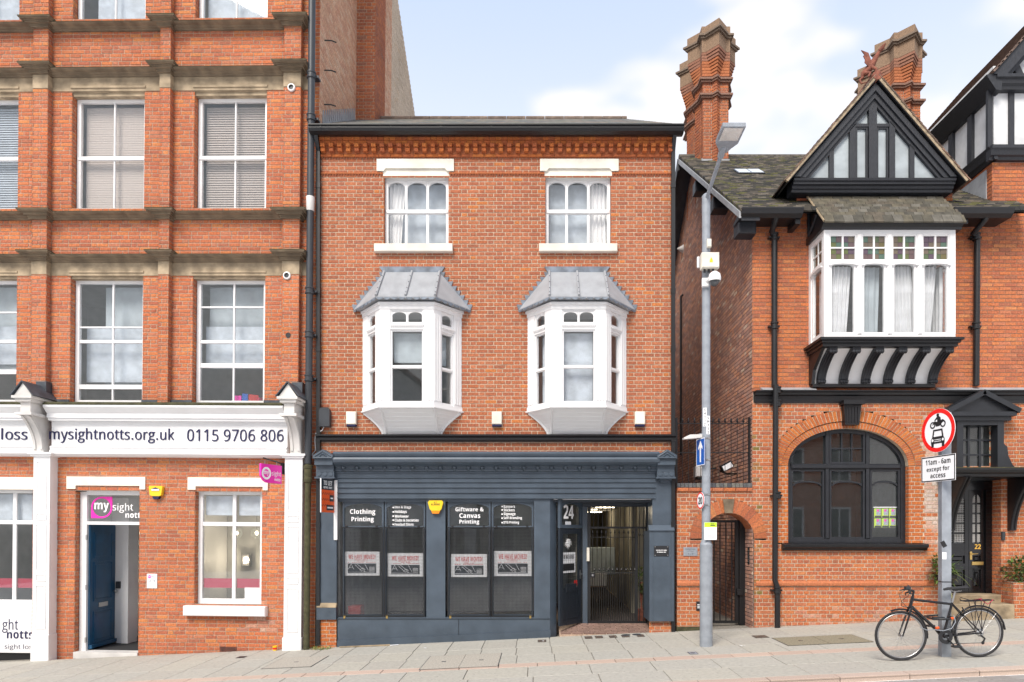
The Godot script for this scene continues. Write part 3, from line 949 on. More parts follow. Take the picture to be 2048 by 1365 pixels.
	var w = window(R, wx0 + .01, wx1 - .01, wy0 + .02, wy1, -.12, [[mx, .035]], [[tr, .04]], M.white_paint, .075)
	for q in [[wx0 + .09, mx - .045], [mx + .045, wx1 - .09]]:
		part("blind_sheet", mb().box(q[0], q[1], L(450, 1031).y, wy1 - .09, -.24, -.235), M.blind_blue, w)
		part("window_stripe", mb().box(q[0], q[1], L(450, 1178).y, L(450, 1159).y, -.175, -.172), M.crimson, w)
	part("sill", mb().cbox(L(372, 1220).x, L(535, 1220).x, L(450, 1232).y, L(450, 1212).y, -.13, .13, .015), M.white_paint, R)
	part("notice", mb().box(L(481, 1190).x, L(521, 1190).x, L(450, 1204).y, L(450, 1177).y, -.17, -.168), M.paper, w)
	# left shop window with white board below
	var ly0: float = L(30, 1212).y
	var w2 = window(R, xa, lx1 - .005, ly0, wy1, -.12, [[L(-35, 1100).x, .04], [L(17, 1100).x, .04]], [[tr, .04]], M.white_paint, .075)
	part("blind_sheet", mb().box(xa + .08, lx1 - .1, L(30, 1045).y, wy1 - .09, -.24, -.235), M.blind_blue, w2)
	part("window_stripe", mb().box(xa + .08, lx1 - .09, L(30, 1178).y, L(30, 1159).y, -.175, -.172), M.crimson, w2)
	var brd = part("board", mb().box(xa, lx1, L(30, 1308).y, ly0, -.13, -.08), M.white_paint, R)
	lettering("ght", Transform3D(Basis(), Vector3(L(13, 1258).x, L(13, 1254).y, -.079)), L(29, 1258).x - L(-3, 1258).x, L(13, 1240).y - L(13, 1268).y, M.ink_navy, brd)
	lettering("notts", Transform3D(Basis(), Vector3(L(33, 1272).x, L(33, 1272).y, -.079)), L(60, 1272).x - L(7, 1272).x, L(13, 1264).y - L(13, 1280).y, M.ink_navy, brd, true)
	lettering("sight loss", Transform3D(Basis(), Vector3(L(33, 1297).x, L(33, 1297).y, -.079)), L(64, 1297).x - L(2, 1297).x, L(13, 1291).y - L(13, 1303).y, M.ink_navy, brd)
	part("skirting", mb().box(xa, lx1, foot, L(30, 1308).y, -.2, -.14), M.black_iron, R)
	# doorway: white frame, fanlight, open blue door, lobby
	var dz = -.12
	var fr = mb()
	var ft: float = L(215, 1047).y
	fr.box(dx0 + .01, dx0 + .14, foot, dtop, dz - .1, dz)
	fr.box(dx1 - .05, dx1 + .02, foot, dtop, dz - .1, dz)
	fr.box(dx0 + .14, dx1 - .05, dtop - .06, dtop + .02, dz - .1, dz - .002)
	fr.box(dx0 + .14, dx1 - .05, ft - .03, ft + .03, dz - .1, dz - .004)
	var df = part("door_frame", fr, M.white_paint, R)
	part("pane", mb().box(dx0 + .13, dx1 - .04, ft + .02, dtop - .05, dz - .06, dz - .055), M.glass, df)
	var logo = mb()
	var lc = Vector2(L(191, 1015).x, L(191, 1015).y)
	var lr = 0.212
	var po = PackedVector2Array()
	for i in 40:   # leaf: a ring drawn out to two square corners
		var a = TAU * i / 40.0
		var v = Vector2(cos(a), sin(a))
		if (v.x > 0) == (v.y > 0): v = v / maxf(absf(v.x), absf(v.y))
		po.append(lc + v * lr)
	for i in 40:
		var a0 = TAU * i / 40.0
		var a1 = TAU * (i + 1) / 40.0
		logo.prism(PackedVector2Array([po[i], po[(i + 1) % 40], lc + Vector2(cos(a1), sin(a1)) * lr * .84, lc + Vector2(cos(a0), sin(a0)) * lr * .84]), at3(0, 0, dz - .053), .002)
	part("emblem", logo, M.magenta, df)
	lettering("my", Transform3D(Basis(), Vector3(lc.x, lc.y, dz - .052)), .29, .19, M.ink_white, df, true)
	lettering("sight", Transform3D(Basis(), Vector3(L(234, 1013).x, L(234, 1016).y, dz - .052)), .41, .19, M.ink_white, df)
	lettering("notts", Transform3D(Basis(), Vector3(L(258, 1030).x, L(258, 1031).y, dz - .052)), .37, .105, M.ink_white, df, true)
	var gy: float = L(220, 1306).y
	var lob = mb()
	lob.box(dx0 + .05, dx1 + .4, gy - .2, gy, -3.2, dz + .02)
	part("lobby_floor", lob, M.carpet, R)
	var lw = mb()
	var lobx: float = L(243, 1180, -1.0).x
	lw.box(dx0 - .1, dx0 + .02, gy, 3.4, -3.2, dz - .11)
	lw.box(dx0 + .02, lobx, gy, 2.9, -1.15, -1.05)
	lw.box(lobx - .02, lobx + .12, gy, 2.9, -1.35, -1.02)
	lw.box(dx1 + .4, dx1 + .5, gy, 3.4, -3.2, dz - .11)
	lw.box(dx0, dx1 + .4, gy, 3.4, -3.3, -3.2)
	lw.box(dx0, dx1 + .4, 3.1, 3.2, -3.2, dz - .12)
	part("lobby_wall", lw, M.white_paint, R)
	part("lobby_stripe", mb().box(lobx + .125, dx1 + .3, L(240, 1176, -1.5).y, L(240, 1158, -1.5).y, -1.6, -1.595).box(lobx + .125, dx1 + .3, L(240, 1255, -1.5).y, L(240, 1236, -1.5).y, -1.6, -1.595), M.crimson, R)
	part("lobby_partition", mb().box(lobx + .2, dx1 + .3, gy + .2, 2.9, -1.66, -1.61), M.room_wall, R)
	part("entry_pad", mb().cbox(L(229, 1170, -1.0).x, L(238, 1170, -1.0).x, L(232, 1178, -1.0).y, L(232, 1164, -1.0).y, -1.06, -1.02, .006), M.pipe_grey, R)
	# door leaf, hung on the near post and swung inwards
	var hinge = Vector3(dx0 + .15, gy + .02, dz - .06)
	var dw = 0.86
	var dh: float = ft - .035 - gy - .02
	var bs = Basis(Vector3.UP, deg_to_rad(94))
	var dt = Transform3D(bs, hinge)
	var leaf = mb()
	leaf.tbox(dt * at3(dw / 2, dh / 2, 0), Vector3(dw, dh, .04))
	var door = part("door", leaf, M.door_blue, R)
	for q in [[.73, .94], [.38, .70], [.05, .30]]:
		for s in [1]:
			var pb2 = mb()
			pb2.tbox(dt * at3(dw / 2, dh * (q[0] + q[1]) / 2, .024), Vector3(dw * .62, dh * (q[1] - q[0]) * .84, .02))
			ring_at(pb2, dt, dw * .14, dw * .86, dh * q[0], dh * q[1], .02, .034, .03)
			part("door_panel", pb2, M.door_blue, door)
	part("letter_plate", mb().tbox(dt * at3(dw * .5, dh * .345, .028), Vector3(.30, .085, .02)), M.steel, door)
	part("door_knob", mb().ball(dt * Vector3(dw - .06, dh * .44, .07), Vector3(.035, .035, .035)), M.steel, door)
	part("weather_bar", mb().tbox(dt * at3(dw / 2, .05, .04), Vector3(dw, .07, .05)), M.door_blue, door)
	for f in [.08, .5, .9]:
		part("hinge", mb().box(hinge.x - .03, hinge.x + .0, hinge.y + dh * f - .05, hinge.y + dh * f + .05, dz - .02, dz + .004), M.steel, door)
	part("threshold", mb().box(dx0 + .0, dx1, gy - .12, gy + .005, dz - .1, .03), M.old_white, R)
	# air brick
	var ab = part("air_brick", mb().box(L(439, 1299).x, L(473, 1299).x, L(456, 1305).y, L(456, 1294).y, -.02, .008), M.terracotta, R)
	for i in 12:
		for j in 4:
			var ax: float = lerpf(L(441, 1299).x, L(471, 1299).x, (i + .5) / 12)
			var ay: float = lerpf(L(456, 1304).y, L(456, 1295).y, (j + .5) / 4)
			part("slot", mb().box(ax - .008, ax + .008, ay - .008, ay + .008, .0, .0095), M.ink_black, ab)
	# room behind the shop windows: party line, wall lamps and pendants
	var room = mb()
	room.box(xa, dx0 - .12, foot + .02, gy - .05, -4, -.2)
	room.box(dx1 + .5, L(606, 1100).x, foot, gy - .02, -4, -.2)
	part("shop_floor", room, M.carpet, R)
	var back = mb()
	back.box(xa, dx0 - .12, gy, 3.5, -3.1, -3.0)
	back.box(dx1 + .51, L(606, 1100).x, gy - .1, 3.5, -2.6, -2.5)
	part("shop_wall", back, M.room_wall, R)
	for q in [[437, 1139], [492, 1121]]:
		var c = Vector3(L(q[0], q[1], -2.4).x, L(q[0], q[1], -2.4).y, -2.42)
		var lampn = part("wall_lamp", mb().cbox(c.x - .09, c.x + .09, c.y - .14, c.y + .14, c.z - .06, c.z + .06, .01), M.steel, R)
		part("diffuser", mb().box(c.x - .03, c.x + .03, c.y - .07, c.y + .07, c.z + .06, c.z + .07), M.lamp_glow, lampn)
		lamp_at(lampn, Vector3(c.x, c.y, c.z + .14), .06, .05)
	for q in [[473, 1067], [513, 1067]]:
		var c = Vector3(L(q[0], q[1], -1.6).x, L(q[0], q[1], -1.6).y, -1.6)
		var pend = part("pendant", mb().tube([c + Vector3(0, .09, 0), Vector3(c.x, 3.4, c.z)], .004, 5), M.black_iron, R)
		part("globe", mb().ball(c, Vector3(.12, .12, .12)), M.glass, pend)
		part("bulb", mb().ball(c, Vector3(.035, .045, .035)), M.lamp_glow, pend)
		lamp_at(pend, c, .05, .03)
func lamp_at(parent: Node3D, p: Vector3, e: float, size: float) -> void:
	var l = OmniLight3D.new()
	l.name = "lamp"
	l.light_energy = e
	l.light_size = size
	l.light_color = Color(1.0, 0.93, 0.8)
	l.omni_range = 8.0
	l.omni_attenuation = 2.0
	l.shadow_enabled = true
	l.position = p - org
	parent.add_child(l, true)
func ring_at(m: Mb, t: Transform3D, x0: float, x1: float, y0: float, y1: float, z0: float, z1: float, w: float) -> void:
	for q in [[x0, x0 + w, y0, y1], [x1 - w, x1, y0, y1], [x0 + w, x1 - w, y0, y0 + w], [x0 + w, x1 - w, y1 - w, y1]]:
		m.tbox(t * at3((q[0] + q[1]) / 2, (q[2] + q[3]) / 2, (z0 + z1) / 2), Vector3(q[1] - q[0], q[3] - q[2], z1 - z0))

# ---- three-storey brick house with two white oriel bays over a slate-blue shopfront
func shop_building() -> void:
	var xl = X(641)
	var xr = X(1345)
	var at = Vector3(X(990), ground(X(990)), 0)
	var R = thing("shop_building", "three storey brick shop with two white bay windows and slate blue shopfront", "building", at)
	var list = []
	var bed = mb()
	var holes = []
	var ups = [[X(768), X(897)], [X(1091), X(1222)]]
	for w in ups: holes.append([0, w[0], w[1], Y(492), Y(352)])
	var bays = [-2.41, 0.76]
	for c in bays: holes.append([0, c - .9, c + .9, Y(826), Y(640)])
	brickwork(list, bed, Transform3D(), xl, xr, Y(907), Y(269), holes, "centre", 0)
	for w in ups:
		reveal(list, bed, w[0], Y(492), Y(352), .1, "centre", true); reveal(list, bed, w[1], Y(492), Y(352), .1, "centre", false)
	# brick foot of the shopfront pilasters
	brickwork(list, bed, Transform3D(Basis(), Vector3(0, 0, .05)), X(636), X(674), -.35, Y(1238), [], "orange", 0)
	brickwork(list, bed, Transform3D(Basis(), Vector3(0, 0, .03)), X(1298), X(1345), -.05, Y(1240), [], "right", 0)
	# flank towards the alley
	brickwork(list, bed, Transform3D(Basis(Vector3(0, 0, -1), Vector3.UP, Vector3.RIGHT), Vector3(xr, 0, 0)), 0, 8.0, -.1, Y(269), [], "side", 0)
	var wall = part("wall", bed, M.mortar_cream, R)
	lay_bricks(list, wall, Vector3(X(990), Y(660), 0))
	cornice_bricks(R, xl, xr)
	var core = mb()
	core.box(xl, xr - .02, 2.9, 9.4, -8.1, -8.0)
	core.box(xl, xr - .02, 3.9, 9.4, -3.4, -3.3)
	core.box(xl - .02, xl + .1, -.3, 9.4, -8.0, -.05)
	core.box(xr - .16, xr - .02, -.3, 9.4, -8.0, -.05)
	for y in [Y(865), Y(520), Y(275)]: core.box(xl + .1, xr - .16, y - .2, y, -8, -.02)
	part("interior", core, M.room_wall, R)
	roof_slates(R, xl, xr)
	# gutter and its brackets
	var gy = Y(250, .32)
	var g = mb().mould([[.12, gy - 0.109], [.24, gy - 0.136], [.32, gy - 0.109], [.345, gy - 0.061], [.345, gy - 0.020], [.37, gy - 0.020], [.37, gy], [.33, gy], [.33, gy - 0.054], [.3, gy - 0.095], [.23, gy - 0.116], [.13, gy - 0.095], [.13, gy + .02], [.12, gy + .02]], X(618, .3), X(1368, .3))
	var gut = part("gutter", g, M.black_iron, R)
	for p in [642, 680, 782, 882, 983, 1040, 1083, 1185, 1285]:
		part("gutter_joint", mb().mould([[.235, gy - 0.141], [.325, gy - 0.112], [.352, gy - 0.061], [.352, gy - 0.017], [.345, gy - 0.017], [.34, gy - 0.060], [.31, gy - 0.105]], X(p, .3) - .012, X(p, .3) + .012), M.black_iron, gut)
	part("fascia_board", mb().box(xl - .02, xr + .02, Y(271), gy - .02, .05, .118), M.black_iron, R)
	# square rainwater pipes at both ends
	for q in [[636.5, 645, Y(1290)], [1346.5, 1337, Y(1268)]]:
		var x = X(q[0], .06)
		var dp = part("downpipe", mb().box(x - .035, x + .035, q[2], Y(300), .02, .09), M.black_iron, R)
		part("offset", mb().tbox(Transform3D(Basis(Vector3.RIGHT, .55), Vector3(x, Y(291), .145)), Vector3(.07, .34, .07)), M.black_iron, dp)
		part("outlet", mb().box(x - .04, x + .04, Y(280), Y(266), .18, .28), M.black_iron, dp)
		for y in [375, 585, 700, 880, 1050]:
			part("socket", mb().box(x - .042, x + .042, Y(y) - .05, Y(y) + .05, .015, .097), M.black_iron, dp)
	# upper windows with notched lintels
	for k in 2:
		var w: Array = ups[k]
		var lo: float = [X(754), X(1080)][k]
		var hi: float = [X(908), X(1237)][k]
		var y0 = Y(349)
		var y1 = Y(320)
		part("lintel", mb().prism(PackedVector2Array([Vector2(lo, y0 + .05), Vector2(lo + .13, y0 + .05), Vector2(lo + .17, y0 + .10), Vector2(hi - .17, y0 + .10), Vector2(hi - .13, y0 + .05), Vector2(hi, y0 + .05), Vector2(hi, y1), Vector2(lo, y1)]), at3(0, 0, -.1), .14), M.cream_paint, R)
		part("lintel_soffit", mb().box(w[0] - .02, w[1] + .02, Y(352), y0 + .1, -.1, .004), M.cream_paint, R)
		part("sill", mb().cbox([X(750), X(1078)][k], [X(906), X(1234)][k], Y(507), Y(491), -.12, .1, .012), M.cream_paint, R)
		var px: Array = [[773, 809, 815, 852, 858, 895], [1093, 1130, 1137, 1174, 1180, 1217]][k]
		var b1 = (X(px[1], -.09) + X(px[2], -.09)) / 2
		var b2 = (X(px[3], -.09) + X(px[4], -.09)) / 2
		var sw = window(R, w[0] + .005, w[1] - .005, Y(491), Y(352), -.09, [[b1, .026], [b2, .026]], [[Y(424, -.09), .036]], M.white_paint, .055)
		part("rail", mb().cbox(w[0] + .02, w[1] - .02, Y(424, -.09) - .03, Y(424, -.09) + .035, -.1, -.07, .006), M.white_paint, sw)
		var e = [w[0] + .06, b1 - .026, b1 + .026, b2 - .026, b2 + .026, w[1] - .06]
		for i in 3:
			part("arch_head", mb().prism(arc_head(e[i * 2], e[i * 2 + 1], Y(352) - .05, .13), at3(0, 0, -.15), .045), M.white_paint, sw)
		part("roller_blind", mb().box(w[0] + .05, w[1] - .05, Y(489), Y(354), -.32, -.315), M.blind_blue, sw)
		if k == 0: part("net_curtain", pleats(w[0] + .05, b1 - .03, Y(487), Y(356), -.24, 4, .02, .3), M.ink_white, sw)
		else: part("net_curtain", pleats(b2 + .0, w[1] - .05, Y(487), Y(356), -.24, 5, .025, -.1), M.ink_white, sw)
	for c in bays: oriel(R, c)
	# black moulded string course
	var sy = Y(876, .1)
	part("string_course", mb().mould([[-.02, sy - .07], [.05, sy - .07], [.06, sy - .05], [.09, sy - .04], [.1, sy], [.12, sy + .01], [.15, sy + .03], [.15, sy + .06], [-.02, sy + .075]], X(632, .1), X(1352, .1)), M.black_paint, R)
	shopfront(R)
	passage(R)

func cornice_bricks(R: Node3D, xl: float, xr: float) -> void:
	var C = Node3D.new()
	var bed = mb().box(xl, xr, Y(310), Y(269), -.01, .015)
	bed.box(xl, xr, Y(293), Y(270), .015, .078)
	var w = part("eaves_cornice", bed, M.tinted_brick, R)
	var pal: Array = PAL.orange
	var pick = func(): return pal[rng.randi() % 4]
	var cut = func(y0, y1, step, z0, z1, gap):
		var x = xl
		while x < xr - .02:
			var b = minf(x + step, xr)
			var m = mb()
			var k: Array = pick.call()
			var g = rng.randf_range(.85, 1.05)
			m.col = Color(k[0] * g, k[1] * g, k[2] * g)
			m.cbox(x + gap, b - gap, y0, y1, z0, z1, .004)
			part("brick", m, M.brick, w)
			x = b
	cut.call(Y(280.5), Y(271), .1125, -.01, .165, .004)
	cut.call(Y(286), Y(281.3), .1125, -.01, .13, .004)
	cut.call(Y(292.4), Y(286.8), .1125, -.01, .095, .004)
	cut.call(Y(315.5), Y(310.5), .225, -.01, .035, .005)
	var n = 42
	for i in n:   # two tiers of dentils
		var x = lerpf(xl + .03, xr - .1, i / (n - 1.0))
		for t in 2:
			var m = mb()
			var k: Array = pick.call()
			m.col = Color(k[0], k[1], k[2])
			var y1 = Y(293.4) - t * .075
			m.cbox(x, x + .082, y1 - .066, y1, 0, .135 - t * .03, .005)
			part("dentil", m, M.brick, w)
	for row in [[317.5, 0], [351.0, 1]]:   # moulded saw-tooth course
		var spans = [[xl, xr]] if row[1] == 0 else [[xl, X(766)], [X(898), X(1089)], [X(1224), xr]]
		for s in spans:
			var m = mb()
			m.col = Color(.40, .13, .06)
			var x: float = s[0]
			while x < s[1] - .03:
				var y = Y(row[0])
				m.prism(PackedVector2Array([Vector2(x, y + .022), Vector2(x + .026, y - .02), Vector2(x + .052, y + .022)]), at3(0, 0, -.005), .02)
				x += .054
			part("saw_tooth_course", m, M.brick, w).set_meta("kind", "stuff")
			var m2 = mb()
			m2.col = Color(.55, .17, .06)
			m2.box(s[0], s[1], Y(row[0]) + .022, Y(row[0]) + .045, -.005, .024)
			part("drip_course", m2, M.brick, w)
	C.free()
func roof_slates(R: Node3D, xl: float, xr: float) -> void:
	var z0 = .24
	var zr = -2.9
	var deck = mb()
	var y0 = roof_y(z0) - .03
	var y1 = roof_y(zr) - .03
	deck.quad(Vector3(xl + .02, y0, z0), Vector3(xr + .1, y0, z0), Vector3(xr - .5, y1, zr), Vector3(xl + .02, y1, zr))
	deck.quad(Vector3(xl + .02, y1, zr), Vector3(xr - .5, y1, zr), Vector3(xr + .1, y0, zr * 2 - z0), Vector3(xl + .02, y0, zr * 2 - z0))
	deck.tri(Vector3(xr + .1, y0, z0), Vector3(xr + .1, y0, zr * 2 - z0), Vector3(xr - .5, y1, zr))
	var rf = part("roof", deck, M.lead_dark, R)
	var ln = Vector2(zr - z0, y1 - y0).length()
	var dir = Vector3(0, y1 - y0, zr - z0) / ln
	var nrm = Vector3(0, -dir.z, dir.y)
	var rows = int(ln / .2)
	var tone = [Color(.15, .155, .15), Color(.19, .185, .165), Color(.13, .14, .14), Color(.21, .19, .15), Color(.17, .175, .13), Color(.22, .17, .14)]
	var rest = mb()
	var shared = {}
	for j in rows:
		var x = xl + .05 - (.15 if j % 2 else 0.0)
		var xm = xr + .1 - .6 * j / rows
		while x < xm:
			var a = maxf(x, xl + .05)
			var b = minf(x + .3, xm)
			if b - a > .05:
				var p = Vector3(0, y0, z0) + dir * (j * .2 - .03)
				var c: Color = tone[rng.randi() % 6]
				var k = Transform3D(Basis(Vector3.RIGHT, nrm, -dir), Vector3((a + b) / 2, p.y, p.z) + nrm * (.024 + rng.randf() * .004) + dir * .1)
				k.basis = k.basis * Basis(Vector3.RIGHT, .05)
				if b - a > .299 and j < 5:
					if not shared.has(c):
						var q = mb(); q.col = c
						shared[c] = q.tbox(Transform3D(), Vector3(.292, .01, .24)).shifted(Vector3.ZERO)
					var o = MeshInstance3D.new()
					o.name = "slate"
					o.mesh = shared[c]
					o.material_override = M.roof
					o.transform = Transform3D(k.basis, k.origin - org)
					rf.add_child(o, true)
				else:
					rest.col = c
					rest.tbox(k, Vector3(b - a - .008, .01, .24))
			x += .3
	part("slate_field", rest, M.roof, rf).set_meta("kind", "stuff")
	var rx = xl + .3
	while rx < xr - .5:
		var rt = mb()
		rt.col = Color(.24, .18, .14) * rng.randf_range(.8, 1.15)
		rt.tube([Vector3(rx, y1 + .03, zr), Vector3(minf(rx + .44, xr - .5), y1 + .03, zr)], .07, 8)
		part("ridge_tile", rt, M.roof, rf)
		rx += .45

func oriel(R: Node3D, c: float) -> void:
	var hw = .965
	var fw = .50
	var pr = .55
	var yb = 4.315
	var yt = 6.27
	var body = mb()   # head, cill and corner posts
	var face = func(a: Vector2, b: Vector2):
		var d = (b - a).normalized()
		return Transform3D(Basis(Vector3(d.x, 0, d.y), Vector3.UP, Vector3(-d.y, 0, d.x)), Vector3(a.x, 0, a.y))
	var pts = [Vector2(c - hw, 0), Vector2(c - fw, pr), Vector2(c + fw, pr), Vector2(c + hw, 0)]
	# cill board and head, as one plan shape
	var plan = func(m: Mb, grow: float, y0: float, y1: float):
		var q = PackedVector2Array([Vector2(c - hw - grow, 0), Vector2(c - fw - grow * .6, pr + grow), Vector2(c + fw + grow * .6, pr + grow), Vector2(c + hw + grow, 0), Vector2(c + hw + grow, -.1), Vector2(c - hw - grow, -.1)])
		for i in q.size(): q[i].y = -q[i].y
		m.prism(q, Transform3D(Basis(Vector3.RIGHT, Vector3(0, 0, -1), Vector3.UP), Vector3(0, y0, 0)), y1 - y0)
	plan.call(body, .0, yb, yb + .1)
	plan.call(body, .025, yb + .012, yb + .035)
	var bay = part("bay_window", body, M.white_paint, R)
	body = mb()
	plan.call(body, .0, yt - .12, yt)
	plan.call(body, .03, yt - .05, yt - .001)
	part("bay_head", body, M.white_paint, bay)
	flat_parent = bay
	for k in 3:
		var a: Vector2 = pts[k]
		var b: Vector2 = pts[k + 1]
		var w = a.distance_to(b)
		frame_t = face.call(a, b)
		turned = true
		var p0 = .2 if k != 0 else .21
		var p1 = .2 if k != 2 else .21
		if k == 1: p0 = .195; p1 = .195
		for q in [[0.0, p0], [w - p1, w]]:   # fluted posts
			var m = mb().box(q[0], q[1], yb + .1, yt - .12, -.07, -.012)
			var n = 3
			for i in n:
				var x: float = lerpf(q[0] + .012, q[1] - .012, (i + .5) / n)
				m.cbox(x - (q[1] - q[0]) / n * .36, x + (q[1] - q[0]) / n * .36, yb + .14, yt - .2, -.03, 0, .008)
			part("post", m, M.white_paint, bay)
		var x0 = p0
		var x1 = w - p1
		var f0 = 5.875
		var mid = (x0 + x1) / 2
		if k == 1:
			window(bay, x0, x1, f0, yt - .12, -.035, [[mid, .022]], [], M.white_paint, .03, null, .05, "fanlight")
			for q in [[x0 + .03, mid - .022], [mid + .022, x1 - .03]]:
				part("arch_head", mb().prism(arc_head(q[0], q[1], yt - .155, .085), at3(0, 0, -.08), .035), M.white_paint, bay)
		else:
			window(bay, x0, x1, f0, yt - .12, -.035, [], [], M.white_paint, .035, null, .05, "fanlight")
			part("arch_head", mb().prism(arc_head(x0 + .035, x1 - .035, yt - .15, .085), at3(0, 0, -.08), .035), M.white_paint, bay)
		part("transom", mb().box(x0 - .0, x1 + .0, 5.775, 5.875, -.08, -.012).box(x0 - .01, x1 + .01, 5.84, 5.862, -.08, .012), M.white_paint, bay)
		var den = mb()
		var nd = int((x1 - x0) / .033)
		for i in nd: den.box(lerpf(x0, x1, (i + .15) / nd), lerpf(x0, x1, (i + .7) / nd), 5.818, 5.84, -.02, .008)
		part("dentil_strip", den, M.white_paint, bay)
		window(bay, x0, x1, yb + .1, 5.775, -.035, [], [[5.085, .03]], M.white_paint, .03, null, .06, "sash")
		part("rail", mb().cbox(x0 + .02, x1 - .02, 5.065, 5.115, -.05, -.022, .006), M.white_paint, bay)
		part("roller_blind", mb().box(x0 + .03, x1 - .03, (yb + .12 if c > 0 else 5.2), 5.75, -.2, -.196), M.blind_blue if c > 0 else M.blind_grey, bay)
		turned = false
	flat_parent = null
	# bracketed base that dies back into the wall
	var base = mb()
	var prev = []
	var n = 7
	for i in n + 1:
		var f = float(i) / n
		var g = 1.0 - pow(1.0 - f, 1.5)
		var y = lerpf(yb - .0, 3.905, f)
		var p = lerpf(.50, .035, g)
		var a = lerpf(.93, .56, g)
		var q = [Vector3(c - a, y, 0), Vector3(c - fw * .99, y, p), Vector3(c + fw * .99, y, p), Vector3(c + a, y, 0)]
		if i > 0:
			for s in 3:
				base.quad(q[s], q[s + 1], prev[s + 1], prev[s])
				var mid0: Vector3 = q[s].lerp(q[s + 1], .0)
		prev = q
	base.quad(prev[0], prev[3], prev[2], prev[1])
	part("bay_base", base, M.white_paint, bay)
	for s in [-1, 1]:   # curved ribs on the corners and against the wall
		for r in 2:
			var line = []
			for i in n + 1:
				var f = float(i) / n
				var g = 1.0 - pow(1.0 - f, 1.5)
				var y = lerpf(yb - .005, 3.905, f)
				var p = lerpf(.50, .035, g)
				var a = lerpf(.93, .56, g)
				line.append(Vector3(c + s * fw * .99, y, p) if r == 0 else Vector3(c + s * a, y, .01))
			part("rib", mb().tube(line, .024, 6), M.white_paint, bay)
	for i in range(1, n):   # bead lines between the boards
		var f = float(i) / n
		var g = 1.0 - pow(1.0 - f, 1.5)
		var y = lerpf(yb, 3.905, f)
		var p = lerpf(.50, .035, g)
		var a = lerpf(.93, .56, g)
		part("bead", mb().tube([Vector3(c - a, y, 0), Vector3(c - fw * .99, y, p), Vector3(c + fw * .99, y, p), Vector3(c + a, y, 0)], .007, 5), M.white_paint, bay)
	# lead roof
	var yr = 7.02
	var e0 = 6.345
	var ez = .66
	var T = [Vector3(c - .53, yr, .03), Vector3(c + .53, yr, .03)]
	var F = [Vector3(c - .54, e0, ez), Vector3(c + .54, e0, ez)]
	var W = [Vector3(c - 1.13, e0 - .035, .0), Vector3(c + 1.13, e0 - .035, .0)]
	var rf = mb()
	rf.quad(F[0], F[1], T[1], T[0]); rf.tri(W[0], F[0], T[0]); rf.tri(F[1], W[1], T[1])
	var th = Vector3(0, -.035, 0)
	rf.quad(F[0] + th, F[1] + th, F[1], F[0]); rf.quad(W[0] + th, F[0] + th, F[0], W[0]); rf.quad(F[1] + th, W[1] + th, W[1], F[1])
	rf.quad(W[0] + th, W[1] + th, F[1] + th, F[0] + th)
	var roof = part("bay_roof", rf, M.lead, bay)
	for q in [[T[0], F[0]], [T[1], F[1]], [(T[0] + T[1]) / 2, (F[0] + F[1]) / 2]]:
		var up = Vector3(0, .012, .012)
		part("lead_roll", mb().tube([q[0] + up, q[1] + up], .022, 8), M.lead, bay)
		for f in [.25, .5, .75, .92]:
			var p: Vector3 = q[0].lerp(q[1], f) + up * 2.6
			part("stud", mb().ball(p, Vector3(.009, .009, .009), 6, 4), M.lead_dark, bay)
	var fl = mb()   # flashing band and the stepped teeth along the wall
	fl.prism(PackedVector2Array([Vector2(c - .55, yr - .02), Vector2(c + .55, yr - .02), Vector2(c + .63, yr + .11), Vector2(c - .63, yr + .11)]), at3(0, 0, .0), .028)
	part("flashing", fl, M.lead_blue, bay)
	for s in [-1, 1]:
		var A: Vector3 = T[0] if s < 0 else T[1]
		var B: Vector3 = W[0] if s < 0 else W[1]
		var m = mb()
		var nt = 8
		for i in nt:
			var p = A.lerp(B, float(i) / nt)
			var q = A.lerp(B, float(i + 1) / nt)
			m.prism(PackedVector2Array([Vector2(p.x, p.y), Vector2(p.x + s * .105, p.y + .005), Vector2(q.x, q.y), Vector2(q.x - s * .05, q.y), Vector2(p.x - s * .05, p.y)]), at3(0, 0, 0), .022)
		part("stepped_flashing", m, M.lead_blue, bay)
	var sc = mb()
	for e in [[W[0], F[0], 6], [F[0], F[1], 8], [F[1], W[1], 6]]:
		for i in e[2]:
			var p: Vector3 = e[0].lerp(e[1], (i + .5) / e[2])
			var d: Vector3 = (e[1] - e[0]).normalized()
			var nn = d.cross(Vector3.UP) * -1.0
			var half: float = (e[1] - e[0]).length() / e[2] * .46
			var pl = PackedVector2Array()
			for k in 9:
				var a = PI + PI * k / 8.0
				pl.append(Vector2(cos(a) * half, sin(a) * half * .75 * rng.randf_range(.85, 1.1)))
			sc.prism(pl, Transform3D(Basis(d, Vector3.UP, d.cross(Vector3.UP)), p + Vector3(0, -.02, 0)), .008)
	part("scalloped_apron", sc, M.lead_blue, bay)

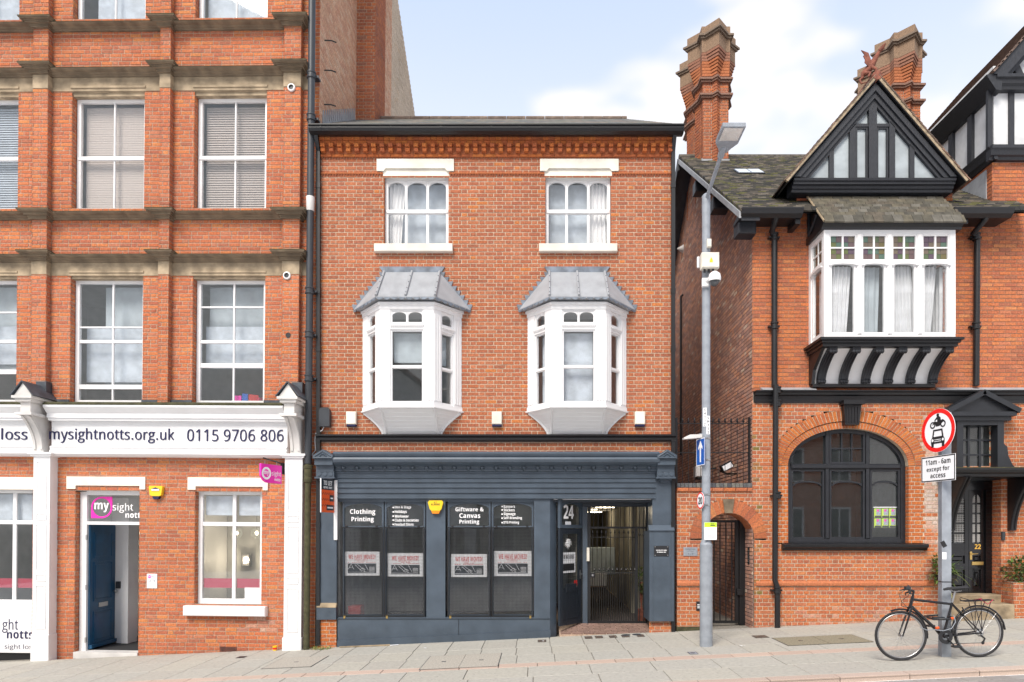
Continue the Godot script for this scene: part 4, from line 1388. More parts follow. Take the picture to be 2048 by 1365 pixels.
func shopfront(R: Node3D) -> void:
	var xa = X(675)
	var xb = X(1308)
	var zf = .06
	# cornice with pendants
	var cy = Y(925, .25)
	part("shop_cornice", mb().mould([[-.0, cy - .14], [.1, cy - .14], [.12, cy - .09], [.16, cy - .06], [.2, cy - .05], [.24, cy - .03], [.28, cy + .0], [.3, cy + .05], [.28, cy + .085], [.25, cy + .1], [.27, cy + .12], [.29, cy + .16], [.25, cy + .2], [.0, cy + .21]], X(668, .2), X(1318, .2)), M.navy, R)
	part("shop_frieze", mb().box(X(670), X(1314), Y(948), Y(934), -.0, .075), M.navy, R)
	part("frieze_bead", mb().mould([[.06, Y(945)], [.11, Y(944)], [.125, Y(941)], [.11, Y(938.5)], [.06, Y(938)]], X(672), X(1312)), M.navy, R)
	for i in 23:
		var x = lerpf(X(690), X(1296), i / 22.0)
		part("pendant", mb().lathe(Transform3D(Basis(), Vector3(x, Y(938.5), .13)), [Vector2(0, -.06), Vector2(.045, .0), Vector2(.05, .03)], 4), M.navy, R)
	var edges = [948, 957.5, 966.5, 977, 987.5, 998.5]
	for i in 5:   # fascia planks
		part("plank", mb().mould([[-.05, Y(edges[i + 1])], [zf + .02, Y(edges[i + 1]) + .004], [zf + .022, Y(edges[i + 1]) + .016], [zf - .004, Y(edges[i + 1]) + .028], [zf - .002, Y(edges[i]) - .001], [-.05, Y(edges[i]) - .001]], xa - .02, xb + .02), M.navy, R)
	# end brackets with little carved gables
	for s in [[632, 672], [1311, 1350]]:
		var x0 = X(s[0], .1)
		var x1 = X(s[1], .1)
		var z = .3
		var xm = (x0 + x1) / 2
		var b = mb()
		b.prism(PackedVector2Array([Vector2(x0 - .0, Y(918, z)), Vector2(x1, Y(918, z)), Vector2(x1, Y(911, z)), Vector2(xm, Y(899, z)), Vector2(x0, Y(911, z))]), at3(0, 0, -.02), z + .02)
		b.box(x0 + .02, x1 - .02, Y(930, z), Y(918, z), -.02, z - .04)
		b.prism(PackedVector2Array([Vector2(x0 + .03, Y(944, .2)), Vector2(x1 - .03, Y(944, .2)), Vector2(x1 - .02, Y(930, .2)), Vector2(x0 + .02, Y(930, .2))]), at3(0, 0, -.02), .2)
		b.box(x0 + .02, x1 - .02, Y(955, .15), Y(942, .15), -.02, .17)
		b.box(x0 + .0, x1 - .0, Y(958, .15), Y(955, .15), -.02, .2)
		var br = part("end_bracket", b, M.navy, R)
		var bd = mb()
		for q in [[Vector3(x0 + .015, Y(914.5, z), z), Vector3(xm, Y(902.5, z), z)], [Vector3(xm, Y(902.5, z), z), Vector3(x1 - .015, Y(914.5, z), z)], [Vector3(x0 + .015, Y(916, z), z), Vector3(x1 - .015, Y(916, z), z)]]:
			bd.tube(q, .016, 6)
		part("gable_bead", bd, M.navy, br)
		var lf = mb()
		for i in 5:
			var a = lerpf(.25, PI - .25, i / 4.0)
			lf.ball(Vector3(xm + cos(a) * .055, Y(914, z) + sin(a) * .045, z), Vector3(.02, .02, .012), 6, 4)
		part("carving", lf, M.navy, br)
		var ro = mb()
		for i in 3: disc(ro, Vector3(lerpf(x0 + .08, x1 - .08, i / 2.0), Y(949, .15), .168), .042, .014, 12)
		part("roundel", ro, M.navy, br)
		part("corbel", mb().box(x0 + .07, x1 - .07, Y(962, .1), Y(958, .1), -.02, .13).box(x0 + .1, x1 - .1, Y(966, .1), Y(962, .1), -.02, .1), M.navy, br)
	# pilasters
	var pl = part("pilaster", mb().box(X(637), xa - .005, Y(1206), Y(957), -.02, .055), M.navy, R)
	part("stone_band", mb().mould([[-.02, Y(1215)], [.1, Y(1215)], [.1, Y(1213.5)], [.058, Y(1206)], [-.02, Y(1206)]], X(636), xa - .004), M.sandstone, pl)
	part("plinth", mb().box(X(636), xa - .004, Y(1239), Y(1215), -.02, .095), M.navy, pl)
	var pr = part("pilaster", mb().box(X(1304), X(1344), Y(1056), Y(957), -.58, .055), M.navy, R)
	part("splay_cap", mb().mould([[-.02, Y(1063)], [.13, Y(1063)], [.135, Y(1061)], [.06, Y(1051)], [-.02, Y(1051)]], X(1296), X(1346.5)), M.navy, pr)
	part("casing", mb().box(X(1297), X(1346), Y(1242), Y(1063), -.55, .11), M.navy, pr)
	part("casing_bead", mb().box(X(1304), X(1305), Y(1240), Y(1064), .1, .116).box(X(1339), X(1340), Y(1240), Y(1064), .1, .116), M.navy, pr)
	# stall riser follows the fall of the street
	var sr = mb()
	var yt = Y(1235)
	var rx0 = X(676)
	var rx1 = X(1100)
	sr.prism(PackedVector2Array([Vector2(rx0, ground(rx0) - .1), Vector2(rx1, ground(rx1) - .1), Vector2(rx1, yt), Vector2(rx0, yt)]), at3(0, 0, -.12), .155)
	var sp = Transform3D(Basis(Vector3(.63, 0, -.776), Vector3.UP, Vector3(.776, 0, .63)), Vector3(rx1, 0, .035))
	sr.prism(PackedVector2Array([Vector2(0, ground(rx1) - .1), Vector2(.2, ground(rx1) - .1), Vector2(.2, yt), Vector2(0, yt)]), sp, -.12)
	var riser = part("stall_riser", sr, M.navy, R)
	part("sill_bead", mb().mould([[-.02, yt - .035], [.045, yt - .035], [.055, yt - .02], [.055, yt - .005], [-.02, yt + .004]], rx0, rx1), M.navy, riser)
	part("plinth", mb().prism(PackedVector2Array([Vector2(rx0, ground(rx0) - .08), Vector2(rx1 + .01, ground(rx1) - .08), Vector2(rx1 + .01, ground(rx1) + .125), Vector2(rx0, ground(rx0) + .125)]), at3(0, 0, 0), .065), M.navy, riser)
	part("panel_joint", mb().box(X(917), X(918.2), ground(X(917)) + .13, yt - .04, .03, .041), M.navy_dark, riser)
	# piers between the windows
	for q in [[853, 891], [1068, 1100]]:
		part("pier", mb().box(X(q[0]), X(q[1]), yt, Y(998), -.14, .035), M.navy, R)
	part("pier", mb().prism(PackedVector2Array([Vector2(0, yt), Vector2(.2, yt), Vector2(.2, Y(998)), Vector2(0, Y(998))]), sp, -.1), M.navy, R)
	part("window_head", mb().box(xa, X(1100), Y(1004), Y(998), -.14, .02), M.navy, R)
	# four lights, each with a fanlight and a hinged wire guard
	var lights = [[683, 767.5, 680], [767.5, 851, 766], [894, 982, 892], [982, 1068, 980]]
	var words = [[["Clothing", 698, 749, 1025, 14], ["Printing", 701, 746, 1040, 15]],
		[["Hen & Stags", 788, 821, 1015.5, 7], ["Holidays", 788, 812, 1024.5, 8], ["Workwear", 788, 816, 1033, 6], ["Clubs & Societies", 788, 836, 1041, 6], ["Football Shirts", 788, 826, 1049.5, 6]],
		[["Giftware &", 910, 967, 1019, 12], ["Canvas", 918, 960, 1032, 10], ["Printing", 918, 958, 1045, 13]],
		[["Banners", 1007, 1030, 1013.5, 6], ["Stickers", 1007, 1029, 1020.5, 6], ["Signage", 1007, 1031, 1029, 8], ["Self Branding", 1007, 1044, 1037, 7], ["DTG Printing", 1007, 1038, 1046, 7]]]
	for i in 4:
		var a = X(lights[i][0]) + .01
		var b = X(lights[i][1]) - .01
		var ym = Y(1055)
		var w = window(R, a, b, yt + .0, Y(1003), -.03, [], [[ym, .02]], M.navy, .035, null, .06, "shop_window")
		part("arch_head", mb().prism(arc_head(a + .03, b - .03, Y(1003) - .03, .125), at3(0, 0, -.075), .035), M.navy, w)
		for t in words[i]:
			var sz: float = X(t[2]) - X(t[1])
			var hgt: float = t[4] / 104.0
			lettering(t[0], at3((X(t[1]) + X(t[2])) / 2, Y(t[3]), -.0585), sz, 0.0 if i % 2 == 0 else hgt, M.ink_white, w, true, .001)
			if i % 2 == 1:
				var d = mb()
				disc(d, Vector3(X(t[1] - 3), Y(t[3]), -.0585), .016, .002, 10)
				part("bullet", d, M.ink_white, w)
		wire_guard(w, a + .0, b - .0, yt + .01, ym, .02)
		poster(w, a, b, i)
	# room behind
	var shop = mb()
	shop.box(X(676), X(1160), -.4, -.02, -4.4, -.16)
	part("shop_floor", shop, M.carpet, R)
	var sw = mb()
	sw.box(X(660), X(1160), -.1, 3.3, -4.5, -4.4)
	sw.box(X(676) - .12, X(676) - .0, -.1, 2.7, -4.4, -.15)
	sw.box(X(660), X(1160), 2.78, 2.88, -4.4, .02)
	part("shop_wall", sw, M.room_wall, R)
	var bx = mb().cbox(X(697, -.5), X(722, -.5), Y(1233, -.5), Y(1213, -.5), -.75, -.45, .01)
	part("red_crate", bx, M.red_plastic, R)
	# angled entrance door with fanlight
	var A = Vector3(X(1118), 0, -.02)
	var B = Vector3(X(1163, -.57), 0, -.57)
	var d = (B - A)
	var wl = Vector2(d.x, d.z).length()
	var dirv = Vector3(d.x, 0, d.z).normalized()
	turned = true
	frame_t = Transform3D(Basis(dirv, Vector3.UP, dirv.cross(Vector3.UP)), A)
	var y0 = Y(1254)
	var yh = Y(1057)
	var dtop = Y(999)
	window(R, 0, wl, yh, dtop, .03, [], [], M.navy, .05, null, .06, "fanlight")
	part("arch_head", mb().prism(arc_head(.05, wl - .05, dtop - .05, .16), at3(0, 0, -.01), .035), M.navy, R)
	var fan = part("number_panel", mb().box(.2, .38, yh + .055, yh + .13, -.004, -.001), M.paper, R)
	turned = false
	letter_on(fan, "24", .3, yh + .32, .005, .32, .27, M.ink_white, true)
	turned = true
	var dr = part("door", ring(mb(), .01, wl - .01, y0, yh - .01, -.03, .015, .1, .1).box(.1, wl - .1, y0 + .1, y0 + .72, -.02, .0), M.navy_dark, R)
	part("door_panel", ring(mb(), .12, wl - .12, y0 + .12, y0 + .7, -.01, .012, .02), M.navy_dark, dr)
	part("pane", mb().box(.1, wl - .1, y0 + .72, yh - .11, -.012, -.008), M.glass, dr)
	part("letter_plate", mb().cbox(.2, wl - .18, y0 + .64, y0 + .8, .0, .02, .006), M.navy_dark, dr)
	part("notice", mb().box(.11, .16 + wl * .5, y0 + 1.02, y0 + 1.42, -.004, -.001), M.paper, dr)
	part("notice_map", mb().box(.135, .13 + wl * .5, y0 + 1.06, y0 + 1.2, -.001, .0005), M.ink_black, dr)
	part("sticker", mb().box(wl - .24, wl - .14, y0 + .76, y0 + .86, -.004, -.001), M.ink_red, dr)
	var sp2 = mb()
	for i in 16:
		var an = TAU * i / 16.0
		sp2.tube([Vector3(.3, y0 + 1.6, -.003), Vector3(.3 + cos(an) * rng.randf_range(.07, .14), y0 + 1.6 + sin(an) * rng.randf_range(.08, .16), -.003)], [.02, .002], 5)
	sp2.ball(Vector3(.3, y0 + 1.6, -.003), Vector3(.08, .09, .004), 10, 4)
	part("splash_motif", sp2, M.ink_white, dr)
	part("handle", mb().tube([Vector3(wl - .06, y0 + .98, .02), Vector3(wl - .06, y0 + .98, .07), Vector3(wl - .14, y0 + .98, .07)], .012, 8).box(wl - .08, wl - .04, y0 + .88, y0 + 1.06, .012, .02), M.steel, dr)
	turned = false
	letter_on(dr, "WE HAVE MOVED!", .13 + wl * .25, y0 + 1.33, .0, wl * .46, .09, M.ink_black, true)
	turned = true
	guard_lines(dr, .02, wl - .02, y0 + .02, yh - .03, .04, 12, 34)
	turned = false
	part("door_post", mb().box(X(1165, -.57), X(1175, -.57), Y(1250, -.57), dtop, -.66, -.55), M.navy, R)
func letter_on(parent: Node3D, text: String, x: float, y: float, z: float, w: float, h: float, m: Material, bold: bool) -> void:   # lettering in the current turned frame
	var keep = org
	org = Vector3.ZERO
	var o = lettering(text, at3(x, y, z), w, h, m, parent, bold, .001)
	org = keep
func guard_lines(w: Node3D, a: float, b: float, y0: float, y1: float, z: float, nx: int, ny: int) -> void:
	var m = mb()
	for i in range(1, nx):
		var x = lerpf(a, b, float(i) / nx)
		m.box(x - .0015, x + .0015, y0, y1, z, z + .003)
	for j in range(1, ny):
		var y = lerpf(y0, y1, float(j) / ny)
		m.box(a, b, y - .0015, y + .0015, z + .0032, z + .006)
	var o = part("wire_mesh", m, M.black_iron, w)
	o.set_meta("kind", "stuff")
func wire_guard(w: Node3D, a: float, b: float, y0: float, y1: float, z: float) -> void:
	part("guard_frame", ring(mb(), a, b, y0, y1, z, z + .022, .022), M.black_iron, w)
	guard_lines(w, a + .02, b - .02, y0 + .02, y1 - .02, z + .008, 30, 62)
	for f in [.12, .85]:
		part("guard_clip", mb().box(lerpf(a, b, f) - .02, lerpf(a, b, f) + .02, y1 - .01, y1 + .03, z, z + .04), M.black_iron, w)
	var k = mb()
	var lx = b - .06 if int(absf(a * 10)) % 2 == 0 else a + .06
	k.cbox(lx - .018, lx + .018, y0 - .03, y0 + .01, z + .02, z + .045, .004)
	k.tube([Vector3(lx - .012, y0 + .01, z + .03), Vector3(lx - .012, y0 + .035, z + .03), Vector3(lx + .012, y0 + .035, z + .03), Vector3(lx + .012, y0 + .01, z + .03)], .004, 5)
	part("padlock", k, M.brass, w)
func poster(w: Node3D, a: float, b: float, i: int) -> void:
	var px: Array = [[688, 759, 1104, 1152], [775, 846, 1107, 1154], [902, 974, 1109, 1155], [988, 1063, 1103, 1153]][i]
	var x0 = X(px[0], -.06)
	var x1 = X(px[1], -.06)
	var y0 = Y(px[3], -.06)
	var y1 = Y(px[2], -.06)
	var z = -.066
	var sheet = part("poster", mb().cbox(x0, x1, y0, y1, z - .003, z, .0005), M.paper, w)
	sheet.rotation.z = [.0, .0, .0, .0][i]
	lettering("WE HAVE MOVED!", at3((x0 + x1) / 2, lerpf(y0, y1, .78), z), (x1 - x0) * .76, (y1 - y0) * .2, M.ink_red, w, true, .001)
	var th = mb()
	for k in 3:
		for s in 14:
			if rng.randf() < .8:
				var ww: float = [.4, .28, .8][k]
				var sx = lerpf(x0, x1, .5 - ww / 2 + ww * s / 14.0)
				th.box(sx, sx + (x1 - x0) * ww / 18.0, lerpf(y0, y1, .645 - k * .05), lerpf(y0, y1, .645 - k * .05) + .01, z, z + .001)
	part("small_print", th, M.ink_red, w)
	var mx0 = lerpf(x0, x1, .1)
	var mx1 = lerpf(x0, x1, .9)
	var my0 = lerpf(y0, y1, .1)
	var my1 = lerpf(y0, y1, .5)
	part("map_panel", mb().box(mx0, mx1, my0, my1, z, z + .001), M.navy_dark, w)
	var ro = mb()
	var pt = func(u, v): return Vector3(lerpf(mx0, mx1, u), lerpf(my0, my1, v), z + .002)
	for q in [[.02, .4, .12, .95], [.12, .95, .22, .4], [.06, .6, .2, .55], [.25, .9, .5, .2], [.32, .98, .6, .3], [.5, .35, .62, .15], [.6, .98, .72, .3], [.02, .12, .95, .1], [.42, .3, .52, .55], [.52, .55, .62, .38]]:
		ro.tube([pt.call(q[0], q[1]), pt.call(q[2], q[3])], .0035, 4)
	for k in 4:
		var v = .62 - k * .13
		ro.tube([pt.call(.76, v), pt.call(.95, v)], .004, 4)
	part("map_lines", ro, M.paper, w)

func passage(R: Node3D) -> void:
	var zg = -.57
	var xl = X(1165, zg)
	var xr = X(1296, zg)
	var top = Y(1000)
	# ramp of red pavers in the mouth, then the passage floor
	var fl = mb()
	var f0 = .075
	var f1 = .20
	fl.box(xl - .6, xr + .1, -.12, f1 - .015, -11.5, zg - .02)
	var ramp = PackedVector2Array([Vector2(-.01, -.1), Vector2(-.01, f0 - .02), Vector2(-zg + .02, f1 - .02), Vector2(-zg + .02, -.1)])
	fl.prism(ramp, Transform3D(Basis(Vector3(0, 0, -1), Vector3.UP, Vector3.RIGHT), Vector3(X(1119), 0, 0)), xr - X(1119))
	var floorp = part("passage_floor", fl, M.mortar_grey, R)
	var rows = 6
	var slope = atan2(f1 - f0, -zg)
	for j in rows:
		var x = X(1119) + .02 - (.11 if j % 2 else 0.0)
		while x < xr - .05:
			var a = maxf(x, X(1119) + .48 * maxf(0, j - .5) / rows)
			var b = minf(x + .215, xr)
			if b - a > .05:
				var m = mb()
				m.col = Color(.30, .19, .15) * rng.randf_range(.8, 1.15)
				var zz = -.05 - j * .092
				var yy = f0 + (f1 - f0) * (zz / zg)
				m.tbox(Transform3D(Basis(Vector3.RIGHT, slope), Vector3((a + b) / 2, yy - .012, zz)), Vector3(b - a - .008, .03, .084))
				part("paver", m, M.brick, floorp)
			x += .222
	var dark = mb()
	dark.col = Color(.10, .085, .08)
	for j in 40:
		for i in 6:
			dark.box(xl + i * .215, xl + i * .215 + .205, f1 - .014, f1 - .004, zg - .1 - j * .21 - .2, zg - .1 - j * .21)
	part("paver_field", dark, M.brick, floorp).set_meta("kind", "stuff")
	var w = mb()
	w.box(xl - .12, xl, 0, top, -11.5, zg - .08)
	w.box(xr, xr + .1, 0, top, -11.5, zg - .02)
	w.box(xl, xr, 0, top, -11.6, -11.5)
	for q in [[-2.2, -2.6], [-4.5, -4.9]]: w.box(xr - .1, xr, .1, top, q[1], q[0])
	part("passage_wall", w, M.old_plaster, R)
	part("passage_ceiling", mb().box(X(1100), xr + .12, top + .0, top + .12, -11.5, -.06), M.white_paint, R)
	part("soffit", mb().box(X(1100), xr, top - .05, top - .003, zg - .05, -.05), M.navy_dark, R)
	part("head_beam", mb().box(xl, xr, top - .12, top - .05, zg - .05, zg + .05), M.navy_dark, R)
	for z in [-3.0, -7.2]:
		var lx = X(1210, -3.0) if z > -4 else X(1190, -7.0)
		var la = part("ceiling_light", mb().box(lx - .25, lx + .25, top - .045, top - .004, z - .06, z + .06), M.white_paint, R)
		part("tube", mb().box(lx - .22, lx + .22, top - .06, top - .046, z - .03, z + .03), M.lamp_glow, la)
		lamp_at(la, Vector3(lx, top - .12, z), .09, .1)
	# post boxes and cabinet inside
	var z2 = -3.4
	part("cabinet", mb().cbox(X(1177, z2), X(1230, z2), Y(1150, z2), Y(1096, z2), z2 - .5, z2, .01), M.blind_grey, R)
	part("radiator", mb().cbox(X(1177, z2), X(1213, z2), Y(1172, z2), Y(1147, z2), z2 + .05, z2 + .12, .01), M.white_paint, R)
	# iron gate with spearheads
	var gt = Y(1009, zg)
	var gb = Y(1247, zg)
	var ga = X(1176, zg)
	var gm = X(1270, zg)
	var ge = X(1294, zg)
	var fr = mb()
	fr.box(ga, ga + .05, gb, gt, zg - .02, zg + .03); fr.box(gm, gm + .055, gb, Y(1057, zg), zg - .02, zg + .03); fr.box(ge - .03, ge, gb, gt, zg - .02, zg + .03)
	fr.box(ga + .05, ge - .03, gt - .04, gt, zg - .018, zg + .028); fr.box(ga + .05, ge - .03, Y(1058, zg), Y(1054, zg), zg - .018, zg + .028)
	fr.box(ga + .05, gm, gb, gb + .05, zg - .018, zg + .028); fr.box(gm + .055, ge - .03, gb, gb + .04, zg - .018, zg + .028)
	fr.box(ga + .05, gm, Y(1147.5, zg), Y(1145.5, zg), zg - .012, zg + .02); fr.box(ga + .05, gm, Y(1076, zg), Y(1074.5, zg), zg - .012, zg + .02)
	var gate = part("gate", fr, M.black_iron, R)
	var n = 10
	for i in n:
		var x = lerpf(ga + .05, gm, (i + .5) / n)
		part("bar", mb().tube([Vector3(x, gb + .03, zg), Vector3(x, Y(1066, zg), zg)], .0085, 6), M.black_iron, gate)
		part("bar", mb().tube([Vector3(x + .02, Y(1056, zg), zg), Vector3(x + .02, gt - .03, zg)], .0085, 6), M.black_iron, gate)
		part("spearhead", mb().lathe(at3(x, Y(1066, zg), zg), [Vector2(.008, -.02), Vector2(.022, 0), Vector2(.016, .02), Vector2(0, .07)], 6), M.black_iron, gate)
		if i < n - 1 or true:
			var x2 = x + (gm - ga - .05) / n / 2
			part("bar", mb().tube([Vector3(x2, gb + .03, zg), Vector3(x2, Y(1140, zg), zg)], .0085, 6), M.black_iron, gate)
			part("spearhead", mb().lathe(at3(x2, Y(1140, zg), zg), [Vector2(.008, -.03), Vector2(.024, -.005), Vector2(.016, .015), Vector2(0, .06)], 6), M.black_iron, gate)
	for i in 2:
		var x = lerpf(gm + .055, ge - .03, (i + .5) / 2)
		part("bar", mb().tube([Vector3(x, gb, zg), Vector3(x, gt - .03, zg)], .0085, 6), M.black_iron, gate)
		part("spearhead", mb().lathe(at3(x, Y(1070, zg), zg + .002), [Vector2(.008, -.03), Vector2(.024, -.005), Vector2(.016, .015), Vector2(0, .06)], 6), M.black_iron, gate)
	part("lock_box", mb().cbox(ga + .05, ga + .14, Y(1156, zg), Y(1147, zg), zg - .03, zg + .04, .005), M.black_iron, gate)
	var kn = mb()
	disc(kn, Vector3(ga + .09, Y(1151, zg), zg + .04), .022, .01, 10)
	part("lock_knob", kn, M.steel, gate)
	part("entry_phone", mb().cbox(X(1173.5, zg + .05), X(1179, zg + .05), Y(1123, zg), Y(1096, zg), zg + .02, zg + .08, .006), M.cream_paint, R)

# ---- arts-and-crafts brick house with black timber gables
func edge_bricks(list: Array, bed: Mb, a: Vector2, b: Vector2, y0: float, y1: float, pal: String, bond := 0) -> void:   # wall face over a plan edge (x, z), outside on the right of a -> b seen from above
	var d = (b - a).normalized()
	brickwork(list, bed, Transform3D(Basis(Vector3(d.x, 0, d.y), Vector3.UP, Vector3(-d.y, 0, d.x)), Vector3(a.x, 0, a.y)), 0, a.distance_to(b), y0, y1, [], pal, bond)
func main_y(z: float) -> float:
	return 7.98 + (.45 - z) * .73
func tiles(parent: Node3D, x0: float, x1: float, foot: Vector3, up: Vector3, rows: int, gauge: float, tw: float, tones: Array, own: int, skew := 0.0) -> void:   # plain tiles lapped up a slope whose eaves run along x
	var dir = up.normalized()
	var thick = .032
	var nrm = Vector3(0, -dir.z, dir.y)
	var shared = {}
	var rest = mb()
	var count = 0
	for j in rows:
		var x = x0 - (tw * .5 if j % 2 else 0.0)
		while x < x1 - .01:
			var a = maxf(x, x0)
			var b = minf(x + tw, x1)
			if b - a > .02:
				var c: Color = tones[rng.randi() % tones.size()]
				var wob = rng.randf_range(0, .006)
				var p = foot + dir * (j * gauge + gauge * .45)
				var k = Transform3D(Basis(Vector3.RIGHT, nrm, -dir) * Basis(Vector3.RIGHT, .26), Vector3((a + b) / 2, p.y, p.z) + nrm * (.02 + wob))
				if count < own and b - a > tw - .001:
					if not shared.has(c):
						var q = mb(); q.col = c
						shared[c] = q.tbox(Transform3D(), Vector3(tw - .006, thick, gauge * 1.5)).shifted(Vector3.ZERO)
					var o = MeshInstance3D.new()
					o.name = "tile"
					o.mesh = shared[c]
					o.material_override = M.roof
					o.transform = Transform3D(k.basis, k.origin - org)
					parent.add_child(o, true)
					count += 1
				else:
					rest.col = c
					rest.tbox(k, Vector3(b - a - .006, thick, gauge * 1.5))
			x += tw
	if rest.v.size(): part("tile_field", rest, M.roof, parent).set_meta("kind", "stuff")

func gable_building() -> void:
	var xc = X(1505)
	var xe = X(2130)
	var at = Vector3(X(1760), ground(X(1760)), 0)
	var R = thing("gabled_building", "orange brick house with black timber gables, tiled roofs and tall chimneys", "building", at)
	var by = Y(783)
	# upper wall
	var ul = []
	var ub = mb()
	var bx0 = 5.22
	var bx1 = 7.62
	var uh = [[0, bx0 + .05, bx1 - .05, 5.5, 7.55]]
	for i in 14: uh.append([0, X(1517), X(1530), by + .10 + i * .225, by + .165 + i * .225])
	brickwork(ul, ub, Transform3D(), xc, X(1985), by, Y(424), uh, "right", 3)
	brickwork(ul, ub, Transform3D(), X(1594), X(1906), Y(424), Y(378), [], "right", 3)
	brickwork(ul, ub, Transform3D(), X(1985), xe, by, Y(324), [], "right", 3)
	var uw = part("wall", ub, M.mortar_dark, R)
	uw.material_override = M.mortar_red
	lay_bricks(ul, uw, Vector3(X(1560), Y(600), 0), 150)
	part("quoin_recess", mb().box(X(1514), X(1533), by, Y(440), -.06, -.045), M.mortar_dark, R)
	# lower wall, cream joints, around the arched window and the door
	var wc = X(1697.5)
	var wrx = 1.16
	var spring = Y(932)
	var wry = Y(857) - spring
	var sill = Y(1087)
	var ll = []
	var lb = mb()
	var ox = X(1457)
	var ospr = Y(1078)
	var dl = X(1893)
	var dr = X(2003)
	var lh = [[0, wc - wrx - .30, wc + wrx + .30, sill, spring], [1, wc, wrx + .33, spring, wry + .34],
		[0, ox - .5, ox + .5, -.2, ospr], [1, ox, .73, ospr, .74],
		[0, dl, dr, .2, Y(948)], [0, X(1912), X(1980), Y(930), Y(845)]]
	var stain = func(x, y):   # white bloom on the bricks beside the door
		var n = Vector2((x - X(1868)) / .42, (y - Y(985)) / 1.75).length()
		if n < 1.0 and rng.randf() < .9 * (1.2 - n): return rng.randf_range(.4, 1.0) * (1.15 - n * .6)
		if x < xc + .24 and y < Y(870) and rng.randf() < .32: return -rng.randf_range(.3, .85)
		var n2 = Vector2((x - X(1700)) / 1.6, (y - Y(1238)) / .22).length()
		return rng.randf_range(.1, .4) if n2 < 1.0 and rng.randf() < .3 else 0.0
	brickwork(ll, lb, Transform3D(), xc, xe, .05, Y(806), lh, "right", 2, null, stain)
	# jamb bricks of the arched window and its reveals
	for s in [-1, 1]:
		var a = wc + s * wrx
		var b = wc + s * (wrx + .30)
		brickwork(ll, lb, Transform3D(Basis(), Vector3(0, 0, .0)), minf(a, b), maxf(a, b), sill, spring, [], "orange", 2)
		reveal(ll, lb, a, sill, spring, .14, "orange", s < 0)
	reveal(ll, lb, dl, .2, Y(948), .34, "right", true); reveal(ll, lb, dr, .2, Y(948), .34, "right", false)
	# projecting plinth course
	var lw = part("wall", lb, M.mortar_cream, R)
	lay_bricks(ll, lw, Vector3(X(1680), Y(1170), 0), 150)
	var pc = mb()
	part("plinth_band", mb().mould([[-.02, Y(1172)], [.03, Y(1172)], [.035, Y(1167)], [.0, Y(1163)], [-.02, Y(1163)]], X(1512), X(1888)), M.tinted_brick, R)
	voussoirs(R, wc, spring, wrx + .13, wry + .14, .20, .20, 58, 0.0, .006, "orange")
	voussoirs(R, wc, spring, wrx, wry, .125, .125, 64, -.14, -.012, "orange")
	# flank wall over the alley
	var sl = []
	var sb = mb()
	var crest = func(y): return [0.0 if y < main_y(0) - .1 else (y - main_y(0) + .1) / .73, 8.5]
	brickwork(sl, sb, Transform3D(Basis(Vector3(0, 0, 1), Vector3.UP, Vector3.LEFT), Vector3(xc, 0, -8.5)), 0, 8.5, -.3, 11.6, [], "side", 0, func(y): return [0.0, 8.5 if y < main_y(0) - .1 else 8.5 - (y - main_y(0) + .1) / .73])
	var sw = part("flank_wall", sb, M.mortar_dark, R)
	lay_bricks(sl, sw, Vector3(xc, 4, 0), 0)
	# inside
	var core = mb()
	core.box(xc + .02, xe, .1, 10, -8.6, -8.5); core.box(xc + .02, xc + .14, .1, 7.8, -8.5, -.05); core.box(xe, xe + .1, .1, 10, -8.5, 0)
	core.box(xc + .14, xe, Y(800), Y(790), -8.5, -.03); core.box(xc + .14, xe, 7.7, 7.8, -8.5, -.03); core.box(xc + .14, xe, .0, .12, -8.5, -.03)
	part("interior", core, M.room_brown, R)
	# black moulded band over the ground floor
	var b0 = Y(807)
	part("string_course", mb().mould([[-.02, b0], [.03, b0], [.035, b0 + .05], [.03, b0 + .06], [.035, b0 + .13], [.07, b0 + .15], [.09, b0 + .19], [.14, b0 + .2], [.14, b0 + .225], [-.02, b0 + .235]], X(1509), xe), M.black_paint, R)
	part("lead_flashing", mb().mould([[-.02, b0 + .24], [.145, b0 + .229], [.145, b0 + .236], [.012, b0 + .3], [-.02, b0 + .3]], X(1521), X(1628)), M.lead, R)
	part("lead_flashing", mb().mould([[-.02, b0 + .24], [.145, b0 + .229], [.145, b0 + .236], [.012, b0 + .3], [-.02, b0 + .3]], X(1872), xe), M.lead, R)
	arched_window(R, wc, wrx, spring, wry, sill)
	square_bay(R, bx0, bx1)
	front_gable(R)
	far_gable(R, xe)
	main_roof(R, xc)
	chimney(R, 4.22, -4.25, Y(52, -4.2), 10.6)
	chimney(R, 9.12, -4.25, Y(64, -4.2), 9.9)
	entrance(R, dl, dr)
	rain_pipe(R, [Vector3(X(1553, .4), Y(424, .4), .42), Vector3(X(1553, .4), Y(436, .4), .40), Vector3(X(1547, .2), Y(462, .15), .12), Vector3(X(1546), Y(475), .09), Vector3(X(1546), Y(776), .09)], [478, 655], .055)
	rain_pipe(R, [Vector3(X(1546), Y(774), .16), Vector3(X(1546), Y(1160), .12), Vector3(X(1549), Y(1172), .14), Vector3(X(1550), Y(1180), .14), Vector3(X(1550), Y(1256), .14)], [784, 810, 992, 1180], .052)
	rain_pipe(R, [Vector3(X(1972, .4), Y(424, .4), .42), Vector3(X(1972, .4), Y(438, .4), .40), Vector3(X(1953, .2), Y(466, .15), .12), Vector3(X(1949), Y(478), .09), Vector3(X(1947), Y(774), .09)], [478, 655], .055)
